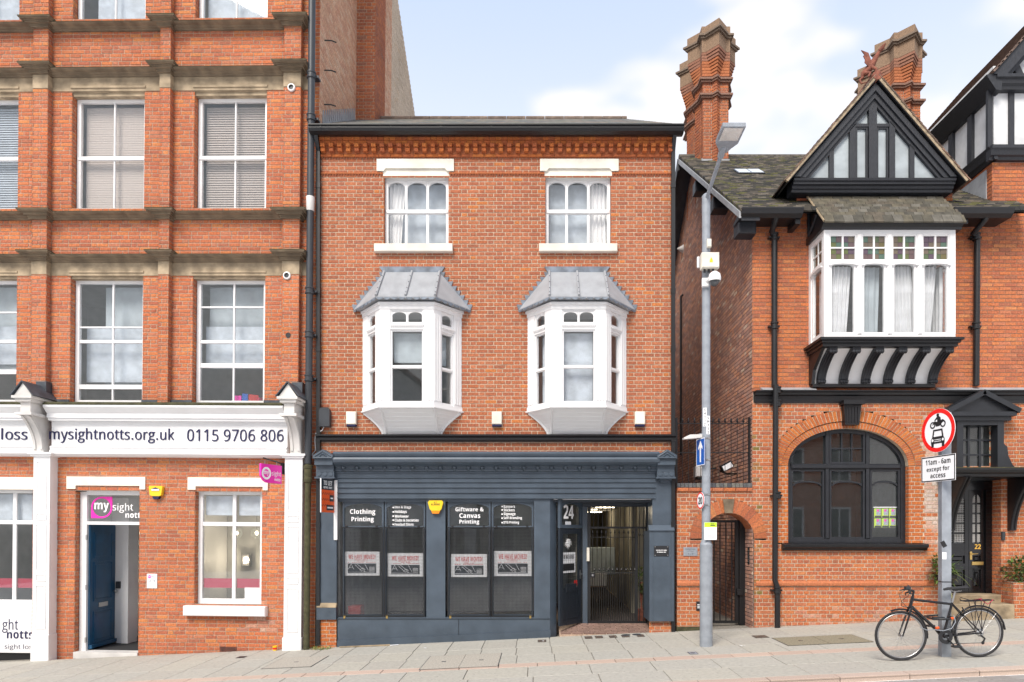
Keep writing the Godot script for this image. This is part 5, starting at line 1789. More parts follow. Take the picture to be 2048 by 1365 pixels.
func rain_pipe(R: Node3D, pts: Array, cols: Array, r: float) -> void:
	var p = part("downpipe", mb().tube(pts, r, 12), M.black_iron, R)
	for y in cols:
		var best: Vector3 = pts[-1]
		part("collar", mb().lathe(at3(best.x, Y(y), best.z), [Vector2(r, -.07), Vector2(r * 1.35, -.06), Vector2(r * 1.35, -.03), Vector2(r * 1.15, -.02), Vector2(r * 1.15, .03), Vector2(r * 1.4, .04), Vector2(r * 1.4, .065), Vector2(r, .07)], 12), M.black_iron, p)
		part("bracket", mb().box(best.x - r * 1.9, best.x + r * 1.9, Y(y) - .02, Y(y) + .01, 0, best.z), M.black_iron, p)
func voussoirs(R: Node3D, cx: float, cy: float, rx: float, ry: float, tx: float, ty: float, n: int, z0: float, z1: float, pal: String) -> void:
	var k: Array = PAL[pal]
	for i in n:
		var a = PI * i / n + .006
		var b = PI * (i + 1) / n - .006
		var m = mb()
		var c: Array = k[rng.randi() % k.size()]
		var g = rng.randf_range(.85, 1.08)
		m.col = Color(c[0] * g, c[1] * g, c[2] * g)
		m.prism(PackedVector2Array([Vector2(cx + rx * cos(a), cy + ry * sin(a)), Vector2(cx + (rx + tx) * cos(a), cy + (ry + ty) * sin(a)), Vector2(cx + (rx + tx) * cos(b), cy + (ry + ty) * sin(b)), Vector2(cx + rx * cos(b), cy + ry * sin(b))]), at3(0, 0, z0 - .02), z1 - z0 + .02)
		part("arch_brick", m, M.brick, R)
	var bed = mb()
	for i in n:
		var a = PI * i / n
		var b = PI * (i + 1) / n
		bed.prism(PackedVector2Array([Vector2(cx + rx * cos(a), cy + ry * sin(a)), Vector2(cx + (rx + tx) * cos(a), cy + (ry + ty) * sin(a)), Vector2(cx + (rx + tx) * cos(b), cy + (ry + ty) * sin(b)), Vector2(cx + rx * cos(b), cy + ry * sin(b))]), at3(0, 0, z0 - .05), z1 - z0 + .042)
	part("arch_mortar", bed, M.mortar_cream, R)
func half_ellipse(cx: float, cy: float, rx: float, ry: float, y0: float) -> PackedVector2Array:
	var p = PackedVector2Array([Vector2(cx + rx, y0)])
	for i in 25:
		var a = PI * i / 24.0
		p.append(Vector2(cx + rx * cos(a), cy + ry * sin(a)))
	p.append(Vector2(cx - rx, y0))
	return p
func ellipse_band(m: Mb, cx: float, cy: float, rx: float, ry: float, t: float, z0: float, z1: float, a0 := 0.0, a1 := PI) -> void:
	for i in 24:
		var a = lerpf(a0, a1, i / 24.0)
		var b = lerpf(a0, a1, (i + 1) / 24.0)
		m.prism(PackedVector2Array([Vector2(cx + (rx - t) * cos(a), cy + (ry - t) * sin(a)), Vector2(cx + rx * cos(a), cy + ry * sin(a)), Vector2(cx + rx * cos(b), cy + ry * sin(b)), Vector2(cx + (rx - t) * cos(b), cy + (ry - t) * sin(b))]), at3(0, 0, z0), z1 - z0)
func arched_window(R: Node3D, cx: float, rx: float, cy: float, ry: float, sill: float) -> void:
	var z = -.12
	var f = mb()
	ellipse_band(f, cx, cy, rx, ry, .075, z - .1, z)
	f.box(cx - rx, cx - rx + .09, sill, cy, z - .1, z); f.box(cx + rx - .09, cx + rx, sill, cy, z - .1, z)
	f.box(cx - rx + .09, cx + rx - .09, sill, sill + .08, z - .1, z - .003)
	var w = part("window", f, M.timber_smooth, R)
	part("pane", mb().prism(half_ellipse(cx, cy, rx - .06, ry - .06, sill + .06), at3(0, 0, z - .06), .005), M.glass, w)
	var ty = Y(934, z)
	part("transom", mb().cbox(cx - rx + .09, cx + rx - .09, ty - .05, ty + .055, z - .1, z + .03, .025), M.timber_smooth, w)
	for px in [1655, 1736]:
		var x = X(px, z)
		part("mullion", mb().cbox(x - .036, x + .036, sill + .08, Y(858, z), z - .1, z + .015, .012), M.timber_smooth, w)
	var m0 = X(1655, z) + .045
	var m1 = X(1736, z) - .045
	part("casement", ring(mb(), m0, m1, ty + .055, Y(862, z), z - .08, z - .01, .04), M.timber_smooth, w)
	for i in 2:
		var x = lerpf(m0 + .055, m1 - .055, (i + 1) / 3.0)
		part("glazing_bar", mb().box(x - .013, x + .013, ty + .1, Y(866, z), z - .07, z - .025), M.timber_smooth, w)
	part("glazing_bar", mb().box(m0 + .05, m1 - .05, Y(897, z) - .013, Y(897, z) + .013, z - .07, z - .028), M.timber_smooth, w)
	var lights = [[cx - rx + .09, X(1655, z) - .045], [m0, m1], [X(1736, z) + .045, cx + rx - .09]]
	for l in lights:
		part("casement", ring(mb(), l[0] + .005, l[1] - .005, sill + .08, ty - .05, z - .08, z - .012, .038), M.timber_smooth, w)
		var a = mb()
		var c: float = (l[0] + l[1]) / 2
		var hw: float = (l[1] - l[0]) / 2 - .05
		ellipse_band(a, c, Y(972, z), hw, .1, .035, z - .07, z - .02)
		part("arched_bar", a, M.timber_smooth, w)
	part("sill", mb().mould([[-.2, sill - .14], [.06, sill - .14], [.08, sill - .1], [.12, sill - .08], [.13, sill - .04], [.13, sill - .02], [-.2, sill + .02]], X(1563), X(1851)), M.black_paint, R)
	# keystone
	var ky0 = Y(850, .12)
	var ky1 = Y(810, .12)
	var ks = part("keystone", mb().prism(PackedVector2Array([Vector2(cx - .12, ky0), Vector2(cx + .15, ky0), Vector2(cx + .19, ky1), Vector2(cx - .14, ky1)]), at3(0, 0, -.1), .22).box(cx - .18, cx + .23, ky1, ky1 + .08, -.02, .2), M.black_paint, R)
	for i in 5:
		var x = lerpf(cx - .09, cx + .13, i / 4.0)
		part("flute", mb().box(x - .012, x + .012, ky0 + .04, ky1 - .04, .11, .132), M.black_paint, ks)
	# things seen in the window: leaflet rack and kitchen boxes
	var rk = part("poster_rail", mb().box(X(1751, z), X(1798, z), Y(1016, z), Y(1014, z), z - .09, z - .07), M.paper, R)
	for j in 2:
		for i in 3:
			var x0 = X(1753 + i * 15, z)
			var y1 = Y(1017.5 + j * 20, z)
			part("leaflet", mb().box(x0, x0 + .13, y1 - .18, y1, z - .085, z - .08), M.lime, rk)
			part("leaflet_picture", mb().box(x0 + .04, x0 + .125, y1 - .13, y1 - .01, z - .08, z - .079), M.pic, rk)
			part("leaflet_picture", mb().box(x0 + .05, x0 + .09, y1 - .06, y1 - .015, z - .079, z - .078), M.magenta, rk)
			part("leaflet_picture", mb().box(x0 + .01, x0 + .13, y1 - .178, y1 - .14, z - .08, z - .0785), M.ink_black, rk)

func square_bay(R: Node3D, x0: float, x1: float) -> void:
	var pz = .69
	var y0 = 5.563
	var y1 = 7.54
	var w = x1 - x0
	var tr = Y(527, pz)
	var body = mb()
	body.box(x0, x1, y0, y0 + .07, -.02, pz - .003)
	var bay = part("bay_window", body, M.white_paint, R)
	part("bay_head", mb().box(x0, x1, y1 - .07, y1, -.02, pz - .003), M.white_paint, bay)
	for q in [[x0, x0 + .1, pz - .1, pz], [x1 - .1, x1, pz - .1, pz], [x0, x0 + .08, -.02, .1], [x1 - .08, x1, -.02, .1]]:
		part("corner_post", mb().box(q[0], q[1], y0 + .07, y1 - .07, q[2], q[3]), M.white_paint, bay)
	flat_parent = bay
	var tones = [Color(.085, .12, .06), Color(.12, .08, .085), Color(.08, .135, .105), Color(.13, .11, .05), Color(.10, .07, .095), Color(.11, .13, .05), Color(.14, .11, .085)]
	var n = 4
	var cw = (w - .2) / n
	for i in n:
		var a = x0 + .1 + cw * i
		var b = a + cw
		if i > 0: part("mullion", mb().cbox(a - .042, a + .042, y0 + .07, y1 - .07, pz - .1, pz + .012, .015), M.white_paint, bay)
		var l = a + (.042 if i > 0 else 0.0)
		var r = b - (.042 if i < n - 1 else 0.0)
		var m = (l + r) / 2
		# leaded top light
		part("sash", ring(mb(), l, r, tr + .05, y1 - .07, pz - .08, pz - .015, .03), M.white_paint, bay)
		part("glazing_bar", mb().box(m - .015, m + .015, tr + .08, y1 - .1, pz - .07, pz - .022), M.white_paint, bay)
		var hy = (tr + .08 + y1 - .1) / 2
		part("glazing_bar", mb().box(l + .03, r - .03, hy - .012, hy + .012, pz - .07, pz - .025), M.white_paint, bay)
		for gx in 4:
			for gy in 4:
				var q = mb()
				q.col = tones[rng.randi() % 7]
				var ax = lerpf(l + .032, r - .032, gx / 4.0) + .003
				var bx = lerpf(l + .032, r - .032, (gx + 1) / 4.0) - .003
				var ay = lerpf(tr + .08, y1 - .1, gy / 4.0) + .003
				var byy = lerpf(tr + .08, y1 - .1, (gy + 1) / 4.0) - .003
				part("pane", q.box(ax, bx, ay, byy, pz - .055, pz - .05), M.coloured_glass, bay)
		part("lead_came", mb().box(l + .03, r - .03, tr + .08, y1 - .1, pz - .062, pz - .056), M.lead_dark, bay)
		# arched hood and casement
		var hood = mb()
		ellipse_band(hood, m, tr - .04, (r - l) / 2 + .02, .075, .045, pz - .06, pz + .02)
		part("hood_mould", hood, M.white_paint, bay)
		part("casement", ring(mb(), l + .002, r - .002, y0 + .07, tr + .05, pz - .08, pz - .018, .048).prism(arc_head(l + .045, r - .045, tr + .04, .13), at3(0, 0, pz - .08), .06), M.white_paint, bay)
		part("pane", mb().box(l + .045, r - .045, y0 + .1, tr + .03, pz - .052, pz - .048), M.glass, bay)
		match i:
			0: part("dust_sheet", pleats(l + .05, r - .05, y0 + .1, tr, pz - .16, 5, .022, .2), M.curtain, bay)
			1: part("dust_sheet", pleats(l + .05, r - .05, y0 + .1, tr, pz - .2, 3, .015, .1), M.blind_grey, bay)
			2: part("dust_sheet", pleats(l + .05, r - .05, y0 + .1, tr, pz - .15, 6, .028, -.2), M.curtain, bay)
			3: part("dust_sheet", pleats(l + .05, r - .16, y0 + .1, tr, pz - .17, 4, .025, .35), M.curtain, bay)
	# left cheek: a narrow light in the same pattern
	turned = true
	frame_t = Transform3D(Basis(Vector3(0, 0, 1), Vector3.UP, Vector3.LEFT), Vector3(x0, 0, 0))
	for side in 2:
		if side == 1: frame_t = Transform3D(Basis(Vector3(0, 0, -1), Vector3.UP, Vector3.RIGHT), Vector3(x1, 0, pz))
		var c0 = .1
		var c1 = pz - .1
		window(bay, c0, c1, tr + .05, y1 - .07, -.02, [[(c0 + c1) / 2, .015]], [[(tr + y1) / 2 - .01, .012]], M.white_paint, .03, M.stained_glass, .05, "sash")
		var hood = mb()
		ellipse_band(hood, (c0 + c1) / 2, tr - .04, (c1 - c0) / 2 + .02, .075, .045, -.06, .02)
		part("hood_mould", hood, M.white_paint, bay)
		window(bay, c0, c1, y0 + .07, tr + .05, -.02, [], [], M.white_paint, .06, null, .05, "casement")
		part("dust_sheet", pleats(c0 + .04, c1 - .04, y0 + .1, tr, -.16, 4, .02), M.curtain, bay)
	turned = false
	flat_parent = null
	# black cill, six corbels and the plaster cove between them
	var sb = y0 - .15
	part("bay_sill", mb().box(x0 - .1, x1 + .1, y0 - .045, y0, -.02, pz + .1).box(x0 - .06, x1 + .06, y0 - .09, y0 - .045, -.02, pz + .06).box(x0 - .03, x1 + .03, sb, y0 - .09, -.02, pz + .02), M.black_paint, bay)
	var low = Y(771)
	var cove = PackedVector2Array()
	for i in 11:
		var f = i / 10.0
		cove.append(Vector2(.06 + .5 * pow(f, 2.2), lerpf(low, sb, f)))
	cove.append(Vector2(-.02, sb)); cove.append(Vector2(-.02, low))
	var sweep = Basis(Vector3(0, 0, 1), Vector3.UP, Vector3.LEFT)
	part("cove", mb().prism(cove, Transform3D(sweep, Vector3(x1 - .02, 0, 0)), w - .04), M.white_paint, bay)
	part("cove_foot", mb().box(x0 + .03, x1 - .03, low - .06, low, -.02, .12), M.black_paint, bay)
	for i in 6:
		var x = 5.41 + .425 * i
		var sc = PackedVector2Array()
		for k in 13:
			var f = k / 12.0
			sc.append(Vector2(.14 + .44 * pow(f, 1.9), lerpf(low + .02, sb - .07, f)))
		sc.append(Vector2(.66, sb - .08)); sc.append(Vector2(.66, sb)); sc.append(Vector2(0, sb)); sc.append(Vector2(0, low + .02))
		var hw = .075
		var c = part("corbel", mb().prism(sc, Transform3D(sweep, Vector3(x + hw, 0, 0)), hw * 2), M.timber_black, bay)
		var rb = mb()
		for g in 3:
			var line = []
			for k in 13:
				var f = k / 12.0
				line.append(Vector3(x + (g - 1) * .048, lerpf(low + .05, sb - .09, f), .145 + .44 * pow(f, 1.9)))
			rb.tube(line, .014, 5)
		part("reed", rb, M.timber_black, bay)
		for g in 3:
			rb = mb()
			rb.ball(Vector3(x + (g - 1) * .05, sb - .07, .64), Vector3(.032, .045, .045), 8, 5)
			rb.ball(Vector3(x + (g - 1) * .05, low + .04, .15), Vector3(.032, .045, .04), 8, 5)
			part("scroll", rb, M.timber_black, bay)
	part("side_panel", mb().prism(PackedVector2Array([Vector2(0, low), Vector2(.12, low), Vector2(.2, low + .25), Vector2(.6, sb), Vector2(0, sb)]), Transform3D(sweep, Vector3(x0 + .06, 0, 0)), .06), M.black_paint, bay)
	# tiled lean-to roof with lead flashing and black cheeks
	var ry0 = 7.636
	var rz0 = .82
	var ry1 = Y(397)
	var ra = x0 - .05
	var rb2 = x1 + .1
	part("fascia", mb().mould([[-.02, y1], [.70, y1], [.72, y1 + .04], [.76, y1 + .07], [.78, y1 + .12], [-.02, y1 + .12]], ra, rb2), M.black_paint, bay)
	var dk = mb()
	var foot = Vector3(0, ry0, rz0)
	var up = Vector3(0, ry1 - ry0, -rz0 + .02)
	dk.quad(Vector3(ra, ry0 - .01, rz0), Vector3(rb2, ry0 - .01, rz0), Vector3(rb2, ry1 - .01, .02), Vector3(ra, ry1 - .01, .02))
	for s in [ra + .03, rb2 - .03]:
		dk.tri(Vector3(s, y1 + .1, rz0 - .06), Vector3(s, ry1 - .03, .02), Vector3(s, y1 + .1, 0))
	var rf = part("bay_roof", dk, M.black_paint, bay)
	tiles(bay, ra, rb2, foot, up, 9, up.length() / 9.0, .178, [Color(0.116, 0.102, 0.076), Color(0.136, 0.119, 0.085), Color(0.095, 0.088, 0.068), Color(0.150, 0.133, 0.092), Color(0.122, 0.102, 0.078), Color(0.163, 0.150, 0.122)], 300)
	part("flashing", mb().prism(PackedVector2Array([Vector2(0, ry1), Vector2(.15, ry1 - .11), Vector2(.16, ry1 - .085), Vector2(.03, ry1 + .05), Vector2(.02, ry1 + .15), Vector2(0, ry1 + .15)]), Transform3D(sweep, Vector3(rb2 - .06, 0, 0)), rb2 - ra - .06), M.lead, bay)
	part("verge_strip", mb().tube([Vector3(ra, ry0 + .01, rz0), Vector3(ra, ry1 + .03, .04)], .022, 6), M.sandstone, bay)
	for q in [[[.08, y1 + .14], [.08, ry1 - .2]], [[.1, y1 + .16], [.45, ry1 - .52]]]:
		part("cheek_batten", mb().tube([Vector3(ra + .02, q[0][1], q[0][0]), Vector3(ra + .02, q[1][1], q[1][0])], .03, 5), M.timber_black, bay)

func front_gable(R: Node3D) -> void:
	var z = .3
	var xa = 4.80
	var xb = 7.84
	var xm = 6.315
	var yb0 = Y(381, z)
	var yb1 = Y(358, z)
	var apex = 10.42
	part("gable_beam", mb().mould([[-.02, yb0], [.22, yb0], [.24, yb0 + .04], [.27, yb0 + .05], [.28, yb0 + .09], [.33, yb0 + .11], [.33, yb0 + .14], [.36, yb0 + .16], [.37, yb0 + .2], [.34, yb1], [-.02, yb1]], xa, xb), M.timber_black, R)
	var hh = apex - yb1
	var hw = (xb - xa) / 2
	var sl = hh / hw
	var panel = part("gable_panel", mb().prism(PackedVector2Array([Vector2(xa + .1, yb1), Vector2(xb - .1, yb1), Vector2(xm, apex - .1)]), at3(0, 0, z - .12), .08), M.render_grey, R)
	# barge boards, three receding bands each side
	for s in [-1, 1]:
		var e = Vector2(xm + s * hw, yb1)
		var t = Vector2(xm, apex)
		var d = (t - e).normalized()
		var nn = Vector2(d.y * s, -d.x * s) * -1.0   # towards the inside
		if nn.y > 0: nn = -nn
		for k in [[.0, .09, z + .09], [.09, .17, z + .055], [.17, .225, z + .02]]:
			var o0: Vector2 = nn * k[0]
			var o1: Vector2 = nn * k[1]
			var cut = func(p: Vector2): return p
			var p0 = Vector2(xm, apex - k[0] / cos(atan(sl)))
			var p1 = Vector2(xm, apex - k[1] / cos(atan(sl)))
			var q0 = Vector2(xm + s * (hw - k[0] / sin(atan(sl))), yb1)
			var q1 = Vector2(xm + s * (hw - k[1] / sin(atan(sl))), yb1)
			part("barge_board", mb().prism(PackedVector2Array([q0, p0, p1, q1]), at3(0, 0, z - .06), k[2] - z + .06), M.timber_black, R)
	var lim = func(x): return apex - absf(x - xm) * sl - .225 / cos(atan(sl)) + .02
	var posts = [[1745, .075, .03], [1705, .055, .02], [1784, .055, .02], [1663, .042, .02], [1824, .042, .02]]
	for p in posts:
		var x = X(p[0], z)
		var pl = PackedVector2Array([Vector2(x - p[1], yb1), Vector2(x + p[1], yb1), Vector2(x + p[1], lim.call(x + p[1])), Vector2(x, minf(lim.call(x) + .0, apex - .28)), Vector2(x - p[1], lim.call(x - p[1]))])
		part("post", mb().prism(pl, at3(0, 0, z - .045), .045 + p[2]), M.timber_black, R)
	part("collar_beam", mb().box(X(1711, z), X(1778, z), Y(254, z), Y(248, z), z - .045, z + .012), M.timber_black, R)
	for q in [[1712, 1736], [1754, 1777]]:
		part("panel_frame", ring(mb(), X(q[0], z), X(q[1], z), yb1, Y(254, z), z - .045, z - .0, .03), M.timber_black, R)
	# tiled slopes running back into the main roof
	for s in [-1, 1]:
		var foot = Vector3(xm + s * (hw + .14), yb1 - .12, 0)
		var top = Vector3(xm, apex + .06, 0)
		var d = (top - foot)
		var ln = d.length()
		d /= ln
		var nrm = Vector3(-d.y * s, d.x * s, 0)
		if nrm.y < 0: nrm = -nrm
		var slab = mb()
		var c = foot + d * ln / 2
		slab.tbox(Transform3D(Basis(d, nrm, d.cross(nrm)), Vector3(c.x, c.y, z + .14 - 1.7)), Vector3(ln, .03, 3.4))
		var rf = part("gable_roof", slab, M.black_paint, R)
		var cut = mb()
		cut.col = Color(.42, .33, .22)
		cut.tbox(Transform3D(Basis(d, nrm, d.cross(nrm)), Vector3(c.x, c.y, z + .12) + nrm * .025), Vector3(ln, .05, .06))
		part("undercloak", cut, M.roof, rf)
		var rest = mb()
		for j in 24:
			for i in 18:
				var m = mb() if i == 0 else rest
				var tone: Color = [Color(.19, .13, .095), Color(.23, .15, .11), Color(.15, .12, .10), Color(.26, .16, .11)][rng.randi() % 4]
				m.col = tone
				var p = foot + d * (ln * (j + .4) / 24.0)
				var k = Transform3D(Basis(d, nrm, d.cross(nrm)) * Basis(Vector3(0, 0, 1), -.1), Vector3(p.x, p.y, z + .08 - i * .175) + nrm * (.055 + rng.randf() * .008))
				m.tbox(k, Vector3(ln / 24.0 * 1.5, .016, .168))
				if i == 0: part("tile", m, M.roof, rf)
		part("tile_field", rest, M.roof, rf).set_meta("kind", "stuff")
	for i in 8:
		part("ridge_tile", mb().tube([Vector3(xm, apex + .1, z + .16 - i * .42), Vector3(xm, apex + .1, z - .25 - i * .42)], .09, 7), M.terracotta, R)
	# terracotta dragon on the ridge end
	var p = Vector3(xm - .06, apex + .15, z + .0)
	var dg = mb()
	dg.tube([p + Vector3(-.17, .0, -.05), p + Vector3(-.16, .10, 0), p + Vector3(-.06, .17, .02), p + Vector3(.02, .28, .03), p + Vector3(.1, .42, .04), p + Vector3(.17, .55, .06), p + Vector3(.21, .61, .08)], [.03, .055, .085, .085, .06, .04, .03], 9)
	dg.tube([p + Vector3(.18, .57, .07), p + Vector3(.24, .64, .11), p + Vector3(.28, .69, .14)], [.045, .042, .016], 8)
	dg.tube([p + Vector3(.2, .57, .07), p + Vector3(.27, .6, .12)], [.03, .012], 7)
	dg.tube([p + Vector3(-.02, .2, .08), p + Vector3(.08, .12, .12), p + Vector3(.06, .0, .12)], [.045, .03, .025], 7)
	dg.tube([p + Vector3(-.14, .08, .04), p + Vector3(-.06, .03, .12), p + Vector3(-.1, -.06, .12)], [.05, .035, .025], 7)
	dg.tube([p + Vector3(-.16, .02, -.02), p + Vector3(-.24, -.05, 0), p + Vector3(-.22, -.16, .04), p + Vector3(-.12, -.14, .06)], [.035, .028, .02, .008], 7)
	for k in dg.v.size(): dg.v[k] = p + (dg.v[k] - p) * .82
	var dragon = part("dragon_finial", dg, M.terracotta, R)
	for s in [0]:
		part("wing", mb().prism(PackedVector2Array([Vector2(.0, .22), Vector2(-.04, .38), Vector2(-.1, .5), Vector2(-.3, .52), Vector2(-.21, .44), Vector2(-.24, .4), Vector2(-.19, .33), Vector2(-.2, .26), Vector2(-.1, .2)]), Transform3D(Basis(Vector3.UP, .3 - s * .9), p + Vector3(0, 0, .05)).scaled_local(Vector3.ONE * .82), .018), M.terracotta, dragon)

func far_gable(R: Node3D, xe: float) -> void:
	var x0 = X(1985)
	var y0 = Y(325)
	var z = .12
	var back = -4.2
	var yt = Y(176, z)
	var c = mb().box(x0 + .02, xe, y0, 11.0, back, .0)
	part("timber_storey", c, M.render_white, R)
	part("storey_beam", mb().mould([[0, y0], [.08, y0], [.1, y0 + .05], [.14, y0 + .07], [.16, y0 + .15], [.19, y0 + .18], [.19, y0 + .24], [0, y0 + .25]], x0 - .12, xe), M.timber_black, R)
	var sweep = Basis(Vector3.RIGHT, Vector3.UP, Vector3(0, 0, 1))
	part("storey_beam", mb().prism(PackedVector2Array([Vector2(0, y0), Vector2(-.06, y0), Vector2(-.08, y0 + .06), Vector2(-.12, y0 + .08), Vector2(-.14, y0 + .16), Vector2(-.17, y0 + .24), Vector2(0, y0 + .25)]), Transform3D(sweep, Vector3(x0 + .03, 0, back)), -back + .12), M.timber_black, R)
	for q in [[1985.5, .045], [2029, .05], [2075, .05]]:
		var x = X(q[0], z)
		part("post", mb().box(x - q[1], x + q[1], y0 + .25, yt, .0, .06), M.timber_black, R)
	part("render_panel", mb().box(x0, xe, y0 + .25, yt + .2, .0, .02), M.render_white, R)
	for zz in [-.05, -.62, -1.25, -1.95, -2.7]:
		part("post", mb().box(x0 - .045, x0 + .02, y0 + .25, yt + .2, zz - .07, zz + .07), M.timber_black, R)
	part("gable_beam", mb().mould([[0, yt - .04], [.14, yt - .04], [.15, yt + .02], [.19, yt + .05], [.2, yt + .12], [.24, yt + .14], [.24, yt + .2], [0, yt + .22]], x0 - .06, xe), M.timber_black, R)
	# eaves along the side and the roof slope above
	var ey = 10.66
	part("eaves", mb().prism(PackedVector2Array([Vector2(.05, ey - .26), Vector2(-.06, ey - .24), Vector2(-.2, ey - .03), Vector2(-.24, ey + .04), Vector2(.05, ey + .1)]), Transform3D(sweep, Vector3(x0, 0, back)), -back + .2), M.timber_black, R)
	var apex = Vector2(x0 + 2.2, ey + 2.7)
	var e = Vector2(x0 - .12, ey + .05)
	part("gable_panel", mb().prism(PackedVector2Array([Vector2(x0 - .0, yt + .2), Vector2(apex.x * 2 - x0, yt + .2), apex - Vector2(0, .1)]), at3(0, 0, -.05), .07), M.render_white, R)
	var d = (apex - e).normalized()
	var nn = Vector2(d.y, -d.x)
	part("barge_board", mb().prism(PackedVector2Array([e, apex, apex + nn * .2, e + nn * .2 + d * .1]), at3(0, 0, .0), .22), M.timber_black, R)
	part("barge_board", mb().prism(PackedVector2Array([e + nn * .2 + d * .1, apex + nn * .2, apex + nn * .27, e + nn * .27 + d * .14]), at3(0, 0, .0), .14), M.timber_black, R)
	part("brace", mb().prism(PackedVector2Array([Vector2(X(2041, z), yt + .2), Vector2(X(2056, z), yt + .2), Vector2(X(2036, z), yt + .62), Vector2(X(2028, z), yt + .5)]), at3(0, 0, .02), .06), M.timber_black, R)
	var rl = mb()
	rl.col = Color(.2, .14, .11)
	for j in 30:
		var p = e + d * (j * .115)
		rl.prism(PackedVector2Array([p - nn * .01, p + d * .16 - nn * .005, p + d * .16 - nn * .03, p - nn * .05]), at3(0, 0, back), -back + .26)
	part("verge_tiles", rl, M.roof, R)
	# lead cheek where the main roof meets the wall, with the return of brickwork
	var cl = []
	var cb = mb()
	brickwork(cl, cb, Transform3D(Basis(Vector3(0, 0, 1), Vector3.UP, Vector3.LEFT), Vector3(x0, 0, -4)), 0, 4.0, 8.0, y0, [], "right", 3)
	var rw = part("return_wall", cb, M.mortar_red, R)
	lay_bricks(cl, rw, Vector3(x0, 8.5, 0), 0)
	part("lead_cheek", mb().prism(PackedVector2Array([Vector2(-.15, 8.35), Vector2(-.15, 9.08), Vector2(-1.1, 9.08), Vector2(-1.0, 8.95)]), Transform3D(Basis(Vector3(0, 0, 1), Vector3.UP, Vector3.LEFT), Vector3(x0 - .001, 0, 0)), .02), M.lead, R)

